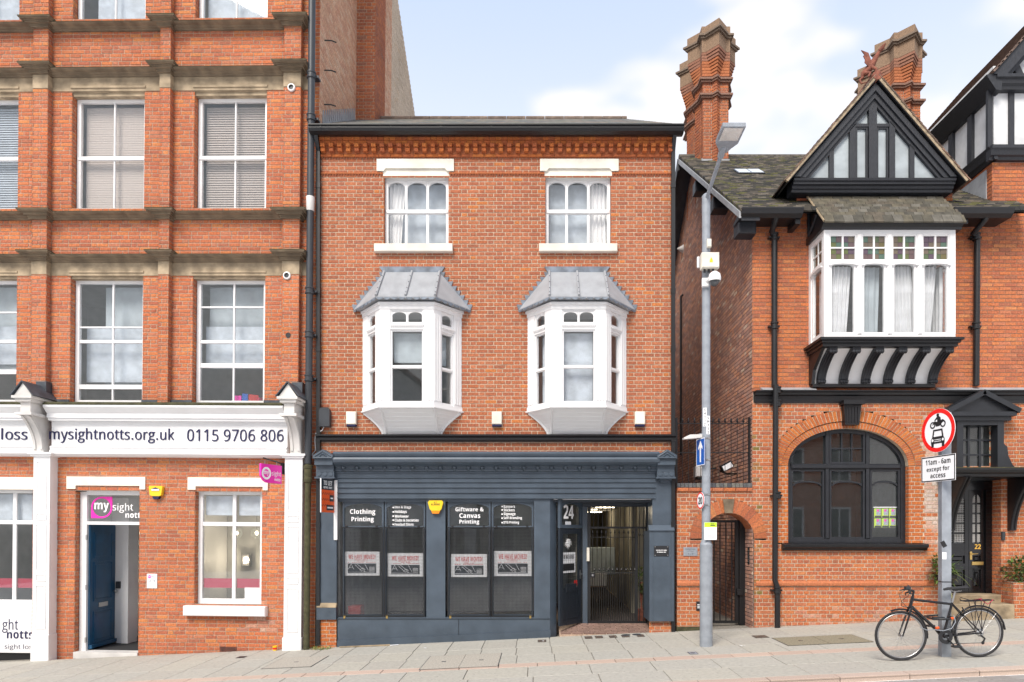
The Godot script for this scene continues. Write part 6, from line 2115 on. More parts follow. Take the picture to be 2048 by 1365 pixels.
func main_roof(R: Node3D, xc: float) -> void:
	var xa = 3.76
	var xb = 9.25
	var z0 = .45
	var zr = -4.96
	var dk = mb()
	dk.quad(Vector3(xa, main_y(z0) - .03, z0), Vector3(xb, main_y(z0) - .03, z0), Vector3(xb, main_y(zr) - .03, zr), Vector3(xa, main_y(zr) - .03, zr))
	dk.quad(Vector3(xa, main_y(zr) - .03, zr), Vector3(xb, main_y(zr) - .03, zr), Vector3(xb, main_y(z0), zr * 2), Vector3(xa, main_y(z0), zr * 2))
	var rf = part("roof", dk, M.lead_dark, R)
	var up = Vector3(0, main_y(zr) - main_y(z0), zr - z0)
	var tn = [Color(0.051, 0.044, 0.034), Color(0.082, 0.068, 0.051), Color(0.027, 0.024, 0.020), Color(0.122, 0.099, 0.071), Color(0.058, 0.053, 0.034), Color(0.034, 0.029, 0.026), Color(0.095, 0.092, 0.027), Color(0.143, 0.122, 0.095)]
	tiles(rf, xa, 5.3, Vector3(0, main_y(z0), z0 + .04), up, 66, up.length() / 66.0, .165, tn, 150)
	tiles(rf, 5.3, 9.2, Vector3(0, main_y(z0), z0 + .04), up, 66, up.length() / 66.0, .165, tn, 0)
	for i in 13:
		var m = mb()
		m.col = Color(.13, .115, .095) * rng.randf_range(.8, 1.2)
		m.tube([Vector3(xa + i * .42, main_y(zr) + .02, zr), Vector3(xa + i * .42 + .41, main_y(zr) + .02, zr)], .1, 8)
		part("ridge_tile", m, M.roof, rf)
	# lead-dressed verge with shaped purlin ends below
	part("verge_board", mb().prism(PackedVector2Array([Vector2(z0 + .02, main_y(z0) - .12), Vector2(z0 + .02, main_y(z0) + .0), Vector2(zr, main_y(zr) + .0), Vector2(zr, main_y(zr) - .12)]), Transform3D(Basis(Vector3(0, 0, 1), Vector3.UP, Vector3.LEFT), Vector3(xa + .02, 0, 0)), .04), M.lead, R)
	part("verge_soffit", mb().prism(PackedVector2Array([Vector2(z0, main_y(z0) - .16), Vector2(z0, main_y(z0) - .1), Vector2(zr, main_y(zr) - .1), Vector2(zr, main_y(zr) - .16)]), Transform3D(Basis(Vector3(0, 0, 1), Vector3.UP, Vector3.LEFT), Vector3(xc, 0, 0)), xc - xa - .03), M.timber_black, R)
	part("verge_board", mb().prism(PackedVector2Array([Vector2(zr, main_y(zr) - .3), Vector2(zr, main_y(zr)), Vector2(zr - 3.5, main_y(zr + 3.5)), Vector2(zr - 3.5, main_y(zr + 3.5) - .3)]), Transform3D(Basis(Vector3(0, 0, 1), Vector3.UP, Vector3.LEFT), Vector3(xa + .02, 0, 0)), .06), M.timber_black, R)
	for z in [.25, -1.55, -3.2]:
		part("purlin_end", mb().cbox(xa + .03, xc, main_y(z) - .45, main_y(z) - .18, z - .3, z, .02), M.timber_black, R)
	# gutters on both sides of the gable
	for q in [[1483, 1606], [1906, 2027]]:
		var gy = Y(417, .5)
		part("gutter", mb().mould([[-.02, gy - .12], [.36, gy - .14], [.44, gy - .15], [.52, gy - .1], [.56, gy - .02], [.56, gy], [.48, gy + .01], [-.02, gy - .06]], X(q[0], .5), X(q[1], .5)), M.black_iron, R)
		part("gutter_bracket", mb().box(X(q[0] + (104 if q[0] < 1600 else 14), .3), X(q[0] + (114 if q[0] < 1600 else 24), .3), gy - .24, gy - .13, 0, .4), M.black_iron, R)
	# roof light
	var s = Transform3D(Basis(Vector3.RIGHT, atan(.73)), Vector3(X(1502, -2.6), main_y(-2.75) + .09, -2.75))
	var rl = part("roof_light", mb().tbox(s, Vector3(.62, .06, .55)), M.pipe_grey, R)
	part("pane", mb().tbox(s * at3(-.15, .035, .0), Vector3(.27, .012, .47)).tbox(s * at3(.15, .035, .0), Vector3(.27, .012, .47)), M.roof_glass, rl)
	var mo = mb()   # moss tufts in the valley and along the eaves
	for i in 130:
		var left = i < 90
		var x = rng.randf_range(4.55, 5.2) if left else rng.randf_range(8.0, 8.7)
		var zz = .4 - pow(rng.randf(), 1.5) * (1.0 if left else .6)
		mo.ball(Vector3(x, main_y(zz) + .035, zz), Vector3(rng.randf_range(.03, .09), .012, .02), 6, 4)
	part("moss", mo, M.moss_bright, rf).set_meta("kind", "stuff")

func star_plan(grow: float, rib: float) -> PackedVector2Array:   # chimney plan (x, depth): flues joined in a row, a pointed rib on each face
	var w = .66 + grow
	var g = grow
	var p = PackedVector2Array()
	p.append(Vector2(-g, g)); p.append(Vector2(.33 - rib * .9, g)); p.append(Vector2(.33, g + rib)); p.append(Vector2(.33 + rib * .9, g)); p.append(Vector2(w, g))
	for k in 2:
		var z = -.12 - k * .95
		p.append(Vector2(w, z - .05)); p.append(Vector2(w + rib * .9, z - .3)); p.append(Vector2(w, z - .55))
		if k == 0: p.append(Vector2(w - .12, z - .68)); p.append(Vector2(w - .12, z - .82))
	p.append(Vector2(w, -1.85 - g)); p.append(Vector2(-g, -1.85 - g))
	for k in 2:
		var z = -.12 - (1 - k) * .95
		p.append(Vector2(-g, z - .55)); p.append(Vector2(-g - rib * .9, z - .3)); p.append(Vector2(-g, z - .05))
		if k == 0: p.append(Vector2(.12 - g, z + .13)); p.append(Vector2(.12 - g, z + .27))
	return p
func chimney(R: Node3D, x: float, z: float, top: float, foot: float) -> void:
	var ex = func(m: Mb, pl: PackedVector2Array, y0: float, y1: float):
		var q = PackedVector2Array()
		for v in pl: q.append(Vector2(v.x, -v.y))
		m.prism(q, Transform3D(Basis(Vector3.RIGHT, Vector3(0, 0, -1), Vector3.UP), Vector3(x, y0, z)), y1 - y0)
	var ch = mb()
	var yb1 = top - 1.82
	var yb2 = top - 1.42
	var yc = top - 1.25
	ex.call(ch, star_plan(-.008, .105), foot, yc)
	var stack = part("chimney", ch, M.mortar_grey, R)
	var list = []
	var bed = mb()
	for seg in [[foot, yb1], [yb1 + .1, yb2], [yb2 + .1, yc + .1]]:
		var pl = star_plan(0, .115)
		for i in pl.size():
			var a = pl[i] + Vector2(x, z)
			var b = pl[(i + 1) % pl.size()] + Vector2(x, z)
			edge_bricks(list, bed, a, b, seg[0], seg[1], "chimney")
	lay_bricks(list, stack, Vector3(x, top - 2.5, z), 0)
	for y in [yb1, yb2]:
		var m = mb()
		m.col = Color(.33, .19, .14)
		ex.call(m, star_plan(.05, .12), y, y + .05)
		ex.call(m, star_plan(.09, .12), y + .05, y + .10)
		part("band", m, M.brick, stack)
	for i in 8:   # oversailing courses: the ribs swell upwards
		var m = mb()
		var o = i in [0, 1, 2, 3]
		m.col = (Color(.55, .19, .08) if i < 5 else Color(.42, .20, .13)) * rng.randf_range(.9, 1.1)
		var f = i / 7.0
		ex.call(m, star_plan(.012 + f * .02, .12 + f * .17), yc + i * .075, yc + i * .075 + .066)
		part("corbel_course", m, M.brick, stack)
	var m2 = mb()
	m2.col = Color(.36, .24, .16)
	ex.call(m2, star_plan(.03, .29), yc + .6, top - .32)
	ex.call(m2, star_plan(.035, .30), top - .22, top)
	part("head", m2, M.brick, stack)
	var m3 = mb()
	m3.col = Color(.27, .2, .15)
	ex.call(m3, star_plan(.07, .32), top - .32, top - .27)
	ex.call(m3, star_plan(.11, .34), top - .27, top - .22)
	part("band", m3, M.brick, stack)
	if x < 6:
		var fl = mb()
		for i in 5:
			var zz = z - i * .37
			fl.prism(PackedVector2Array([Vector2(0, -.15), Vector2(-.37, .0), Vector2(-.37, .22), Vector2(-.25, .22), Vector2(-.12, .1), Vector2(0, .12)]), Transform3D(Basis(Vector3(0, 0, 1), Vector3.UP, Vector3.LEFT), Vector3(x - .0, main_y(zz) + .03 if zz > -4.96 else main_y(-9.92 - zz) + .03, zz)), .03)
		fl.box(x - .02, x + .68, main_y(z) - .12, main_y(z) + .12, z + .0, z + .02)
		part("flashing", fl, M.lead, stack)

func entrance(R: Node3D, dl: float, dr: float) -> void:
	var cz = .65
	var ca = 7.65
	var cb = 9.55
	var cy = Y(953, cz)
	var can = part("canopy", mb().mould([[-.02, cy], [cz - .1, cy], [cz - .08, cy + .05], [cz - .03, cy + .07], [cz, cy + .12], [cz, cy + .15], [-.02, cy + .17]], ca, cb), M.black_paint, R)
	part("moss_weathering", mb().mould([[-.0, cy + .172], [cz + .004, cy + .151], [cz + .004, cy + .165], [0, cy + .19]], ca, cb), M.moss, can)
	var sweep = Basis(Vector3(0, 0, 1), Vector3.UP, Vector3.LEFT)
	for x in [7.93, 9.1]:   # curved brackets
		var pl = PackedVector2Array()
		for i in 13:
			var f = i / 12.0
			pl.append(Vector2(.08 + .5 * pow(f, 1.8) , lerpf(Y(1062), cy, f)))
		pl.append(Vector2(0, cy)); pl.append(Vector2(0, Y(1062)))
		var br = part("bracket", mb().prism(pl, Transform3D(sweep, Vector3(x + .06, 0, 0)), .12), M.black_paint, can)
		for g in [-1, 1]:
			var ln = []
			for i in 13:
				var f = i / 12.0
				ln.append(Vector3(x + g * .035, lerpf(Y(1060), cy - .01, f), .085 + .5 * pow(f, 1.8)))
			part("bracket_bead", mb().tube(ln, .022, 6), M.black_paint, can)
	# pedimented window above
	var w0 = X(1908)
	var w1 = X(1984)
	var wy0 = cy + .18
	var wy1 = Y(838, .2)
	var fr = part("pediment_window", ring(mb(), w0 - .06, w1 + .1, wy0, wy1, -.05, .2, .12, .02), M.timber_smooth, R)
	part("pane", mb().box(w0 + .04, w1 - .0, wy0, wy1 - .1, -.01, -.005), M.glass, fr)
	for i in 2:
		var x = lerpf(w0 + .06, w1 - .02, (i + 1) / 3.0)
		part("glazing_bar", mb().box(x - .02, x + .02, wy0, wy1 - .1, -.02, .02), M.timber_smooth, fr)
		var y = lerpf(wy0, wy1 - .1, (i + 1) / 3.0)
		part("glazing_bar", mb().box(w0 + .05, w1 - .0, y - .016, y + .016, -.02, .017), M.timber_smooth, fr)
	var pm = (w0 + w1) / 2 + .02
	var py = Y(835, .25)
	var ped = mb()
	ped.prism(PackedVector2Array([Vector2(pm - .62, py + .1), Vector2(pm + .62, py + .1), Vector2(pm, py + .42)]), at3(0, 0, -.02), .25)
	ped.box(pm - .56, pm + .56, py - .06, py + .02, -.02, .24)
	ped.box(pm - .62, pm + .62, py + .02, py + .1, -.02, .3)
	part("pediment", ped, M.timber_smooth, fr)
	for s in [-1, 1]:
		part("raking_moulding", mb().tbox(Transform3D(Basis(Vector3.BACK, s * -.48), Vector3(pm + s * .33, py + .29, .16)), Vector3(.78, .09, .34)), M.timber_smooth, fr)
	var sx = w1 + .1
	part("scroll", mb().prism(PackedVector2Array([Vector2(sx, wy0), Vector2(sx + .3, wy0), Vector2(sx + .22, wy0 + .08), Vector2(sx + .14, wy0 + .25), Vector2(sx + .12, wy0 + .42), Vector2(sx + .06, wy0 + .48), Vector2(sx, wy0 + .44)]), at3(0, 0, .0), .12), M.timber_smooth, fr)
	# steps
	part("step", mb().cbox(X(1900, .1), X(2003, .05), .25, Y(1190, .0), -.4, .06, .012), M.sandstone, R)
	part("step", mb().cbox(X(1893, .3), X(2028, .3), .2, Y(1209, .3), -.1, .34, .015), M.sandstone, R)
	# double door with leaded lights
	var z = -.3
	var y0 = Y(1190, z)
	var y1 = Y(980, z)
	var fx0 = dl - .02
	var fx1 = dr + .02
	var f = mb().box(fx1 - .14, fx1, y0, y1, z - .08, z + .04).box(fx0, fx0 + .05, y0, y1, z - .08, z + .04).box(fx0, fx1, y1, Y(945), z - .1, z + .05)
	part("door_frame", f, M.black_gloss, R)
	var mid = X(1938, z)
	for leaf in [[fx0 + .05, mid], [mid, fx1 - .14]]:
		var a: float = leaf[0]
		var b: float = leaf[1]
		var d = mb().box(a + .003, a + .075, y0 + .02, y1, z - .05, z).box(b - .075, b - .003, y0 + .02, y1, z - .05, z)
		for yy in [[y0 + .02, y0 + .12], [Y(1140, z), Y(1128, z)], [Y(1112, z), Y(1087, z)], [y1 - .08, y1]]: d.box(a + .075, b - .075, yy[0], yy[1], z - .05, z - .003)
		d.box(a + .07, b - .07, y0 + .1, Y(1100, z), z - .045, z - .03)
		d.prism(arc_head(a + .075, b - .075, y1 - .07, .16), at3(0, 0, z - .045), .04)
		var door = part("door", d, M.black_gloss, R)
		part("door_panel", mb().cbox(a + .11, b - .11, y0 + .16, Y(1145, z), z - .05, z - .002, .03), M.black_gloss, door)
		part("door_panel", mb().cbox(a + .11, b - .11, Y(1123, z), Y(1113, z), z - .05, z - .004, .02), M.black_gloss, door)
		part("pane", mb().box(a + .07, b - .07, Y(1088, z), y1 - .07, z - .028, z - .024), M.glass, door)
		part("glazing_bar", mb().box((a + b) / 2 - .014, (a + b) / 2 + .014, Y(1088, z), y1 - .07, z - .04, z - .008), M.black_gloss, door)
		for i in 5:
			var ya = lerpf(Y(1087, z), y1 - .08, i / 5.0)
			var yb = lerpf(Y(1087, z), y1 - .08, (i + 1) / 5.0)
			if i > 0: part("glazing_bar", mb().box(a + .075, b - .075, ya - .012, ya + .012, z - .04, z - .01), M.black_gloss, door)
			for s in 2:
				var xa = a + .08 if s == 0 else (a + b) / 2 + .018
				var xb = (a + b) / 2 - .018 if s == 0 else b - .08
				var ld = mb()
				for t in [.12, .38, .62, .88]:
					var lx = lerpf(xa, xb, t)
					ld.box(lx - .004, lx + .004, ya + .02, yb - .02, z - .024, z - .018)
					var lyy = lerpf(ya + .015, yb - .015, t)
					ld.box(xa, xb, lyy - .004, lyy + .004, z - .018, z - .0135)
				part("leading", ld, M.leading, door)
		if a >= mid - .01:
			lettering("22", at3((a + b) / 2 + .02, Y(1094, z), z), .12, .095, M.gold, door, true, .006)
			part("letter_plate", mb().cbox((a + b) / 2 - .1, (a + b) / 2 + .13, Y(1131, z), Y(1122, z) - .02, z, z + .015, .004), M.brass, door)
			part("handle", mb().box(a + .02, a + .06, Y(1120, z), Y(1104, z), z, z + .012).tube([Vector3(a + .04, Y(1109, z), z + .01), Vector3(a + .04, Y(1109, z), z + .05), Vector3(a + .15, Y(1108, z), z + .05)], .01, 6), M.brass, door)
	part("bell_plate", mb().cbox(X(2003), X(2009), Y(1081), Y(1064), -.01, .04, .006), M.pipe_grey, R)
	part("porch_lining", mb().box(dl, dr, Y(960), Y(945), -.3, -.0), M.black_paint, R)

# ---- gateway wall between the shop and the gabled house
func alley() -> void:
	var x0 = X(1354)
	var x1 = X(1505)
	var R = thing("gateway_wall", "orange brick wall with round arched gateway and blue brick coping beside the gabled house", "wall", Vector3((x0 + x1) / 2, ground(3.3), 0))
	var ox = X(1457)
	var sp = Y(1078)
	var top = Y(984)
	var list = []
	var bed = mb()
	brickwork(list, bed, Transform3D(), x0, x1, -.1, top, [[0, ox - .5, ox + .5, -.2, sp], [1, ox, .73, sp, .74]], "right", 2)
	brickwork(list, bed, Transform3D(Basis(Vector3(0, 0, 1), Vector3.UP, Vector3.LEFT), Vector3(x0, 0, -.34)), 0, .34, -.1, top, [], "right", 2)
	reveal(list, bed, ox - .5, -.1, sp, .55, "right", true)
	reveal(list, bed, ox + .5, -.1, sp, .55, "right", false)
	var w = part("wall", bed, M.mortar_cream, R)
	lay_bricks(list, w, Vector3(x0 + .3, 1, 0), 200)
	part("plinth_band", mb().mould([[-.02, Y(1172)], [.035, Y(1172)], [.04, Y(1167)], [.0, Y(1162)], [-.02, Y(1162)]], x0, ox - .5), M.tinted_brick, R)
	part("plinth", mb().box(x0 - .01, ox - .5, ground(x0) - .1, ground(x0) + .09, -.1, .03), M.moss, R)
	voussoirs(R, ox, sp, .5, .5, .24, .25, 17, 0.0, .006, "right")
	part("keystone", mb().prism(PackedVector2Array([Vector2(ox - .075, sp + .49), Vector2(ox + .075, sp + .49), Vector2(ox + .11, sp + .76), Vector2(ox - .11, sp + .76)]), at3(0, 0, -.1), .13), M.stone, R)
	var bk = mb()   # solid of the wall behind the facing, with the round tunnel of the arch
	for i in 16:
		var a = PI * i / 16.0
		var b = PI * (i + 1) / 16.0
		bk.quad(Vector3(ox + .5 * cos(a), sp + .5 * sin(a), -.01), Vector3(ox + .5 * cos(b), sp + .5 * sin(b), -.01), Vector3(ox + .5 * cos(b), sp + .5 * sin(b), -.55), Vector3(ox + .5 * cos(a), sp + .5 * sin(a), -.55))
	bk.box(x0, x1 + .4, sp + .52, top, -.34, -.02)
	part("arch_soffit", bk, M.tinted_brick, R)
	part("end_wall", mb().box(2.45, 4.3, -.2, 7.5, -8.9, -8.7), M.tinted_brick, R)   # closes the alley
	# coping: bull-nosed course, then blue bricks on edge
	var x = x0
	while x < x1 - .02:
		var m = mb()
		var k: Array = PAL.right[rng.randi() % 8]
		m.col = Color(k[0], k[1], k[2])
		m.cbox(x + .004, minf(x + .225, x1) - .004, Y(984), Y(976.5), -.34, .035, .012)
		part("coping_brick", m, M.brick, R)
		x += .225
	x = x0
	while x < x1 - .02:
		var m = mb()
		var k: Array = PAL.blue_brick[rng.randi() % 4]
		m.col = Color(k[0], k[1], k[2])
		m.cbox(x + .003, minf(x + .075, x1) - .003, Y(976), Y(967), -.33, .012, .006)
		part("coping_brick", m, M.brick, R)
		x += .075
	# gate with plain bars, set back in the arch
	var z = -.5
	var G = thing("iron_gate", "black iron bar gate standing in the brick archway behind the lamp column", "gate", Vector3(ox, ground(ox), z))
	var ga = ox - .48
	var gb = ox + .47
	var y0 = Y(1247, z)
	var y1 = Y(1041, z)
	var fr = mb().box(ga, gb - .13, y0, y0 + .05, z - .02, z + .02).box(ga, gb - .13, y1 - .05, y1, z - .02, z + .02).box(ga, ga + .04, y0 + .05, y1 - .05, z - .02, z + .02).box(gb - .2, gb - .13, y0 + .05, y1 - .05, z - .022, z + .022)
	part("frame", fr, M.black_iron, G)
	part("post", mb().box(gb - .12, gb + .02, y0 - .03, y1 + .05, z - .05, z + .05), M.black_iron, G)
	part("lock_box", mb().cbox(gb - .18, gb - .06, Y(1191, z), Y(1178, z), z + .02, z + .09, .008), M.black_iron, G)
	for i in 6:
		var bx = lerpf(ga + .04, gb - .2, (i + .5) / 6.0)
		part("bar", mb().tube([Vector3(bx, y0 + .04, z), Vector3(bx, y1 - .04, z)], .013, 8), M.black_iron, G)
	# railing on top
	var rz = -.12
	var Q = thing("wall_railing", "thin black spiked railing standing on the gateway wall coping", "railing", Vector3((x0 + x1) / 2, Y(967), rz))
	for p in [1353, 1499]:
		part("post", mb().box(X(p, rz) - .02, X(p, rz) + .02, Y(968), Y(836, rz), rz - .02, rz + .02), M.black_iron, Q)
	for y in [847.5, 906.0]:
		part("rail", mb().box(X(1353, rz), X(1499, rz), Y(y, rz) - .008, Y(y, rz) + .008, rz - .012, rz + .012), M.black_iron, Q)
	for i in 11:
		var bx = X(1365 + i * 12.2, rz)
		part("bar", mb().tube([Vector3(bx, Y(967), rz), Vector3(bx, Y(843, rz), rz)], .006, 6), M.black_iron, Q)
		part("finial", mb().lathe(at3(bx, Y(843, rz), rz), [Vector2(.006, -.03), Vector2(.03, -.01), Vector2(.012, .01), Vector2(.02, .03), Vector2(0, .08)], 6), M.black_iron, Q)
	# lights fixed to the flank wall above the alley
	var fx = X(1505)
	var fz = -1.0
	var F = thing("floodlight", "small black floodlight on an arm fixed to the alley flank wall", "floodlight", Vector3(fx, Y(945, fz), fz))
	part("arm", mb().tube([Vector3(fx, Y(948, fz), fz), Vector3(fx - .25, Y(950, fz), fz + .15), Vector3(fx - .42, Y(944, fz), fz + .25)], .02, 6), M.black_iron, F)
	part("head", mb().tbox(Transform3D(Basis(Vector3(0, 0, 1), .5), Vector3(fx - .3, Y(936, fz), fz + .3)), Vector3(.24, .14, .12)), M.black_iron, F)
	part("lens", mb().tbox(Transform3D(Basis(Vector3(0, 0, 1), .5), Vector3(fx - .3, Y(936, fz), fz + .3)) * at3(0, -.01, .062), Vector3(.2, .1, .006)), M.paper, F)
	var W = thing("wall_lantern", "white box lantern hanging on the alley flank wall behind the lamp column", "lantern", Vector3(fx, Y(945, -2.6), -2.6))
	part("bracket", mb().tube([Vector3(fx, Y(938, -2.6), -2.6), Vector3(fx - .3, Y(938, -2.6), -2.6)], .02, 6), M.black_iron, W)
	part("shade", mb().cbox(fx - .5, fx - .28, Y(955, -2.6), Y(934, -2.6), -2.72, -2.5, .02), M.paper, W)
	part("base", mb().cbox(fx - .47, fx - .31, Y(960, -2.6), Y(955, -2.6), -2.7, -2.52, .01), M.black_iron, W)
	part("floor_drain", mb().box(ox - .45, ox + .45, .1, ground(ox) + .02, -.5, -.02), M.lead_dark, G)

func face_basis(az: float) -> Basis:   # a sign whose face looks az degrees from the street front towards the left
	return Basis(Vector3.UP, deg_to_rad(-az))
func small_things() -> void:
	lamp_column()
	traffic_sign()
	bicycle()
	wall_fixtures()
	ground_bits()
	plants()
	opposite()

func lamp_column() -> void:
	var z = 1.69
	var x = X(1412.5, z)
	var g = ground(x)
	var P = thing("lamp_column", "grey tubular street lamp column with flat lantern standing on the pavement", "street lamp", Vector3(x, g, z))
	var ys = Y(1085, z)
	part("base", mb().lathe(at3(x, 0, z), [Vector2(.105, g - .02), Vector2(.105, ys - .04), Vector2(.072, ys + .03)], 20), M.galvanised, P)
	part("shaft", mb().lathe(at3(x, 0, z), [Vector2(.072, ys + .03), Vector2(.068, Y(430, z)), Vector2(.07, Y(429, z)), Vector2(.07, 7.66), Vector2(.03, 7.70), Vector2(0, 7.70)], 20), M.galvanised, P)
	part("arm", mb().tube([Vector3(x, 7.6, z + .03), Vector3(x + .02, 7.72, z + .25), Vector3(x + .045, 7.95, z + .85)], .032, 10), M.galvanised, P)
	var hd = PackedVector2Array([Vector2(-.06, 0), Vector2(.06, 0), Vector2(.10, .1), Vector2(.17, .22), Vector2(.17, .62), Vector2(-.17, .62), Vector2(-.17, .22), Vector2(-.10, .1)])
	var ht = Transform3D(Basis(Vector3.RIGHT, Vector3(0, .06, 1).normalized(), Vector3(0, -1, .06).normalized()), Vector3(x + .06, 8.0, z + .8))
	var head = part("lantern", mb().prism(hd, ht, .06), M.galvanised, P)
	part("lens", mb().prism(PackedVector2Array([Vector2(-.14, .3), Vector2(.14, .3), Vector2(.14, .59), Vector2(-.14, .59)]), ht.translated_local(Vector3(0, 0, .058)), .008), M.old_white, head)
	part("knuckle", mb().lathe(Transform3D(Basis(Vector3.RIGHT, 1.25), Vector3(x + .045, 7.94, z + .78)), [Vector2(.05, -.06), Vector2(.055, .12), Vector2(.04, .14)], 12), M.galvanised, P)
	for s in [[878, 1], [921, 1], [990, 1], [1011, 1]]:
		part("strap", mb().lathe(at3(x, Y(s[0], z), z), [Vector2(.078, -.012), Vector2(.08, -.01), Vector2(.08, .01), Vector2(.078, .012)], 16), M.steel, P)
	# number strips
	for q in [[0.08, 852, 12.0], [-.045, 836, -30.0]]:
		var b = Basis(Vector3.UP, deg_to_rad(q[2]))
		var t = Transform3D(b, Vector3(x, Y(q[1], z), z) + b.z * .073)
		var st = part("number_strip", mb().tbox(t, Vector3(.06, .31, .002)), M.paper, P)
		var cs = "SH112"
		for i in 5: lettering(cs[i], t * at3(0, .12 - i * .06, .001), 0, .042, M.ink_black, st, true, .001)
	# cream control box, its aerial and the camera dome
	var by = Y(530, z)
	var E = thing("control_box", "cream electrical box with yellow warning label strapped high on the lamp column", "electrical box", Vector3(x, by, z + .1))
	part("case", mb().cbox(x - .12, x + .165, by - .125, by + .125, z + .07, z + .22, .012), M.cream_paint, E)
	part("lid_rim", ring(mb(), x - .125, x + .17, by - .13, by + .13, z + .16, z + .175, .012), M.cream_paint, E)
	part("warning_label", mb().prism(PackedVector2Array([Vector2(x + .005, by - .045), Vector2(x + .055, by - .045), Vector2(x + .055, by - .01), Vector2(x + .03, by + .04), Vector2(x + .005, by - .01)]), at3(0, 0, z + .22), .002), M.yellow, E)
	for i in 3: part("gland", mb().tube([Vector3(x - .06 + i * .07, by - .12, z + .14), Vector3(x - .06 + i * .07, by - .18, z + .14)], .02, 8), M.plastic_black, E)
	part("aerial", mb().tube([Vector3(x - .13, by - .05, z), Vector3(x - .13, by + .13, z)], .025, 8), M.white_paint, E)
	part("sensor", mb().cbox(x - .01, x + .06, Y(500, z), Y(484, z), z + .06, z + .13, .01), M.cream_paint, E)
	var cy = Y(567, z)
	var C = thing("security_camera", "white dome security camera bracketed to the lamp column below the cream box", "camera", Vector3(x, cy, z + .1))
	part("bracket", mb().cbox(x - .09, x + .02, cy - .09, cy + .05, z + .06, z + .12, .01).tube([Vector3(x - .03, cy, z + .1), Vector3(x + .06, cy + .03, z + .2)], .035, 8), M.white_paint, C)
	part("housing", mb().lathe(at3(x + .085, cy, z + .22), [Vector2(.1, -.05), Vector2(.105, .0), Vector2(.09, .07), Vector2(.04, .11), Vector2(0, .115)], 16), M.white_paint, C)
	part("dome", mb().ball(Vector3(x + .085, cy - .05, z + .22), Vector3(.075, .08, .075), 14, 8), M.dome, C)
	# plates on the column
	var n = face_basis(78)
	var sgn = thing("one_way_sign", "blue one way sign with white upward arrow on the lamp column", "road sign", Vector3(x, Y(906, z), z))
	var t = Transform3D(n, Vector3(x, Y(905, z), z) + n.z * .1 + n.x * .0)
	part("plate", mb().tbox(t, Vector3(.31, .45, .006)), M.sign_blue, sgn)
	part("border", edge_ring(t, .31, .45, .004, .012), M.paper, sgn)
	part("arrow", mb().prism(PackedVector2Array([Vector2(-.022, -.17), Vector2(.022, -.17), Vector2(.022, .08), Vector2(.075, .04), Vector2(.075, .08), Vector2(0, .19), Vector2(-.075, .08), Vector2(-.075, .04), Vector2(-.022, .08)]), t.translated_local(Vector3(0, 0, .003)), .002), M.paper, sgn)
	var sl = thing("speed_sign", "small round speed limit sign reading 20 on the lamp column", "road sign", Vector3(x, Y(1002, z), z))
	t = Transform3D(n, Vector3(x, Y(1002, z), z) + n.z * .1)
	round_plate(sl, t, .14, .022)
	lettering("20", t.translated_local(Vector3(0, 0, .006)), .15, .12, M.ink_black, sl, true, .001)
	var li = thing("sign_light", "white wedge sign light reaching out from the lamp column above the blue sign", "sign light", Vector3(x, Y(873, z), z))
	part("housing", mb().prism(PackedVector2Array([Vector2(-.08, -.03), Vector2(-.38, -.055), Vector2(-.385, -.03), Vector2(-.28, .02), Vector2(-.08, .025)]), at3(x, Y(873, z), z - .06), .12), M.old_white, li)
	part("mount", mb().cbox(x - .12, x - .04, Y(873, z) - .05, Y(873, z) + .04, z - .04, z + .04, .01), M.galvanised, li)
	var no = thing("planning_notice", "laminated notice with lime green heading tied to the lamp column", "notice", Vector3(x, Y(1063, z), z + .1))
	var nb = Basis(Vector3.UP, deg_to_rad(4))
	t = Transform3D(nb, Vector3(x + .045, Y(1063, z), z + .115))
	part("sheet", mb().tbox(t, Vector3(.21, .29, .003)), M.paper, no)
	part("heading", mb().tbox(t * at3(0, .105, .002), Vector3(.205, .075, .002)), M.lime, no)
	part("print_lines", mb().tbox(t * at3(.03, .12, .0032), Vector3(.06, .012, .001)).tbox(t * at3(.035, .095, .0032), Vector3(.08, .014, .001)), M.moss, no)
	var ln = mb()
	for i in 9: ln.tbox(t * at3(-.01 + (i % 3) * .004, .04 - i * .018, .002), Vector3(.15 - (i * 7 % 4) * .014, .004, .001))
	part("print_lines", ln, M.pipe_grey, no)
func edge_ring(t: Transform3D, w: float, h: float, z: float, b: float) -> Mb:
	var m = mb()
	ring_at(m, t, -w / 2, w / 2, -h / 2, h / 2, z - .002, z, b)
	return m
func round_plate(parent: Node3D, t: Transform3D, r: float, b: float) -> void:
	var tt = t * Transform3D(Basis(Vector3.RIGHT, PI / 2), Vector3.ZERO)
	part("plate", mb().lathe(tt, [Vector2(0, -.004), Vector2(r, -.004), Vector2(r, .003), Vector2(0, .003)], 40), M.paper, parent)
	part("red_ring", mb().lathe(tt, [Vector2(r - b, .0035), Vector2(r - b, .005), Vector2(r * .995, .005), Vector2(r * .995, .0035)], 40), M.sign_red, parent)

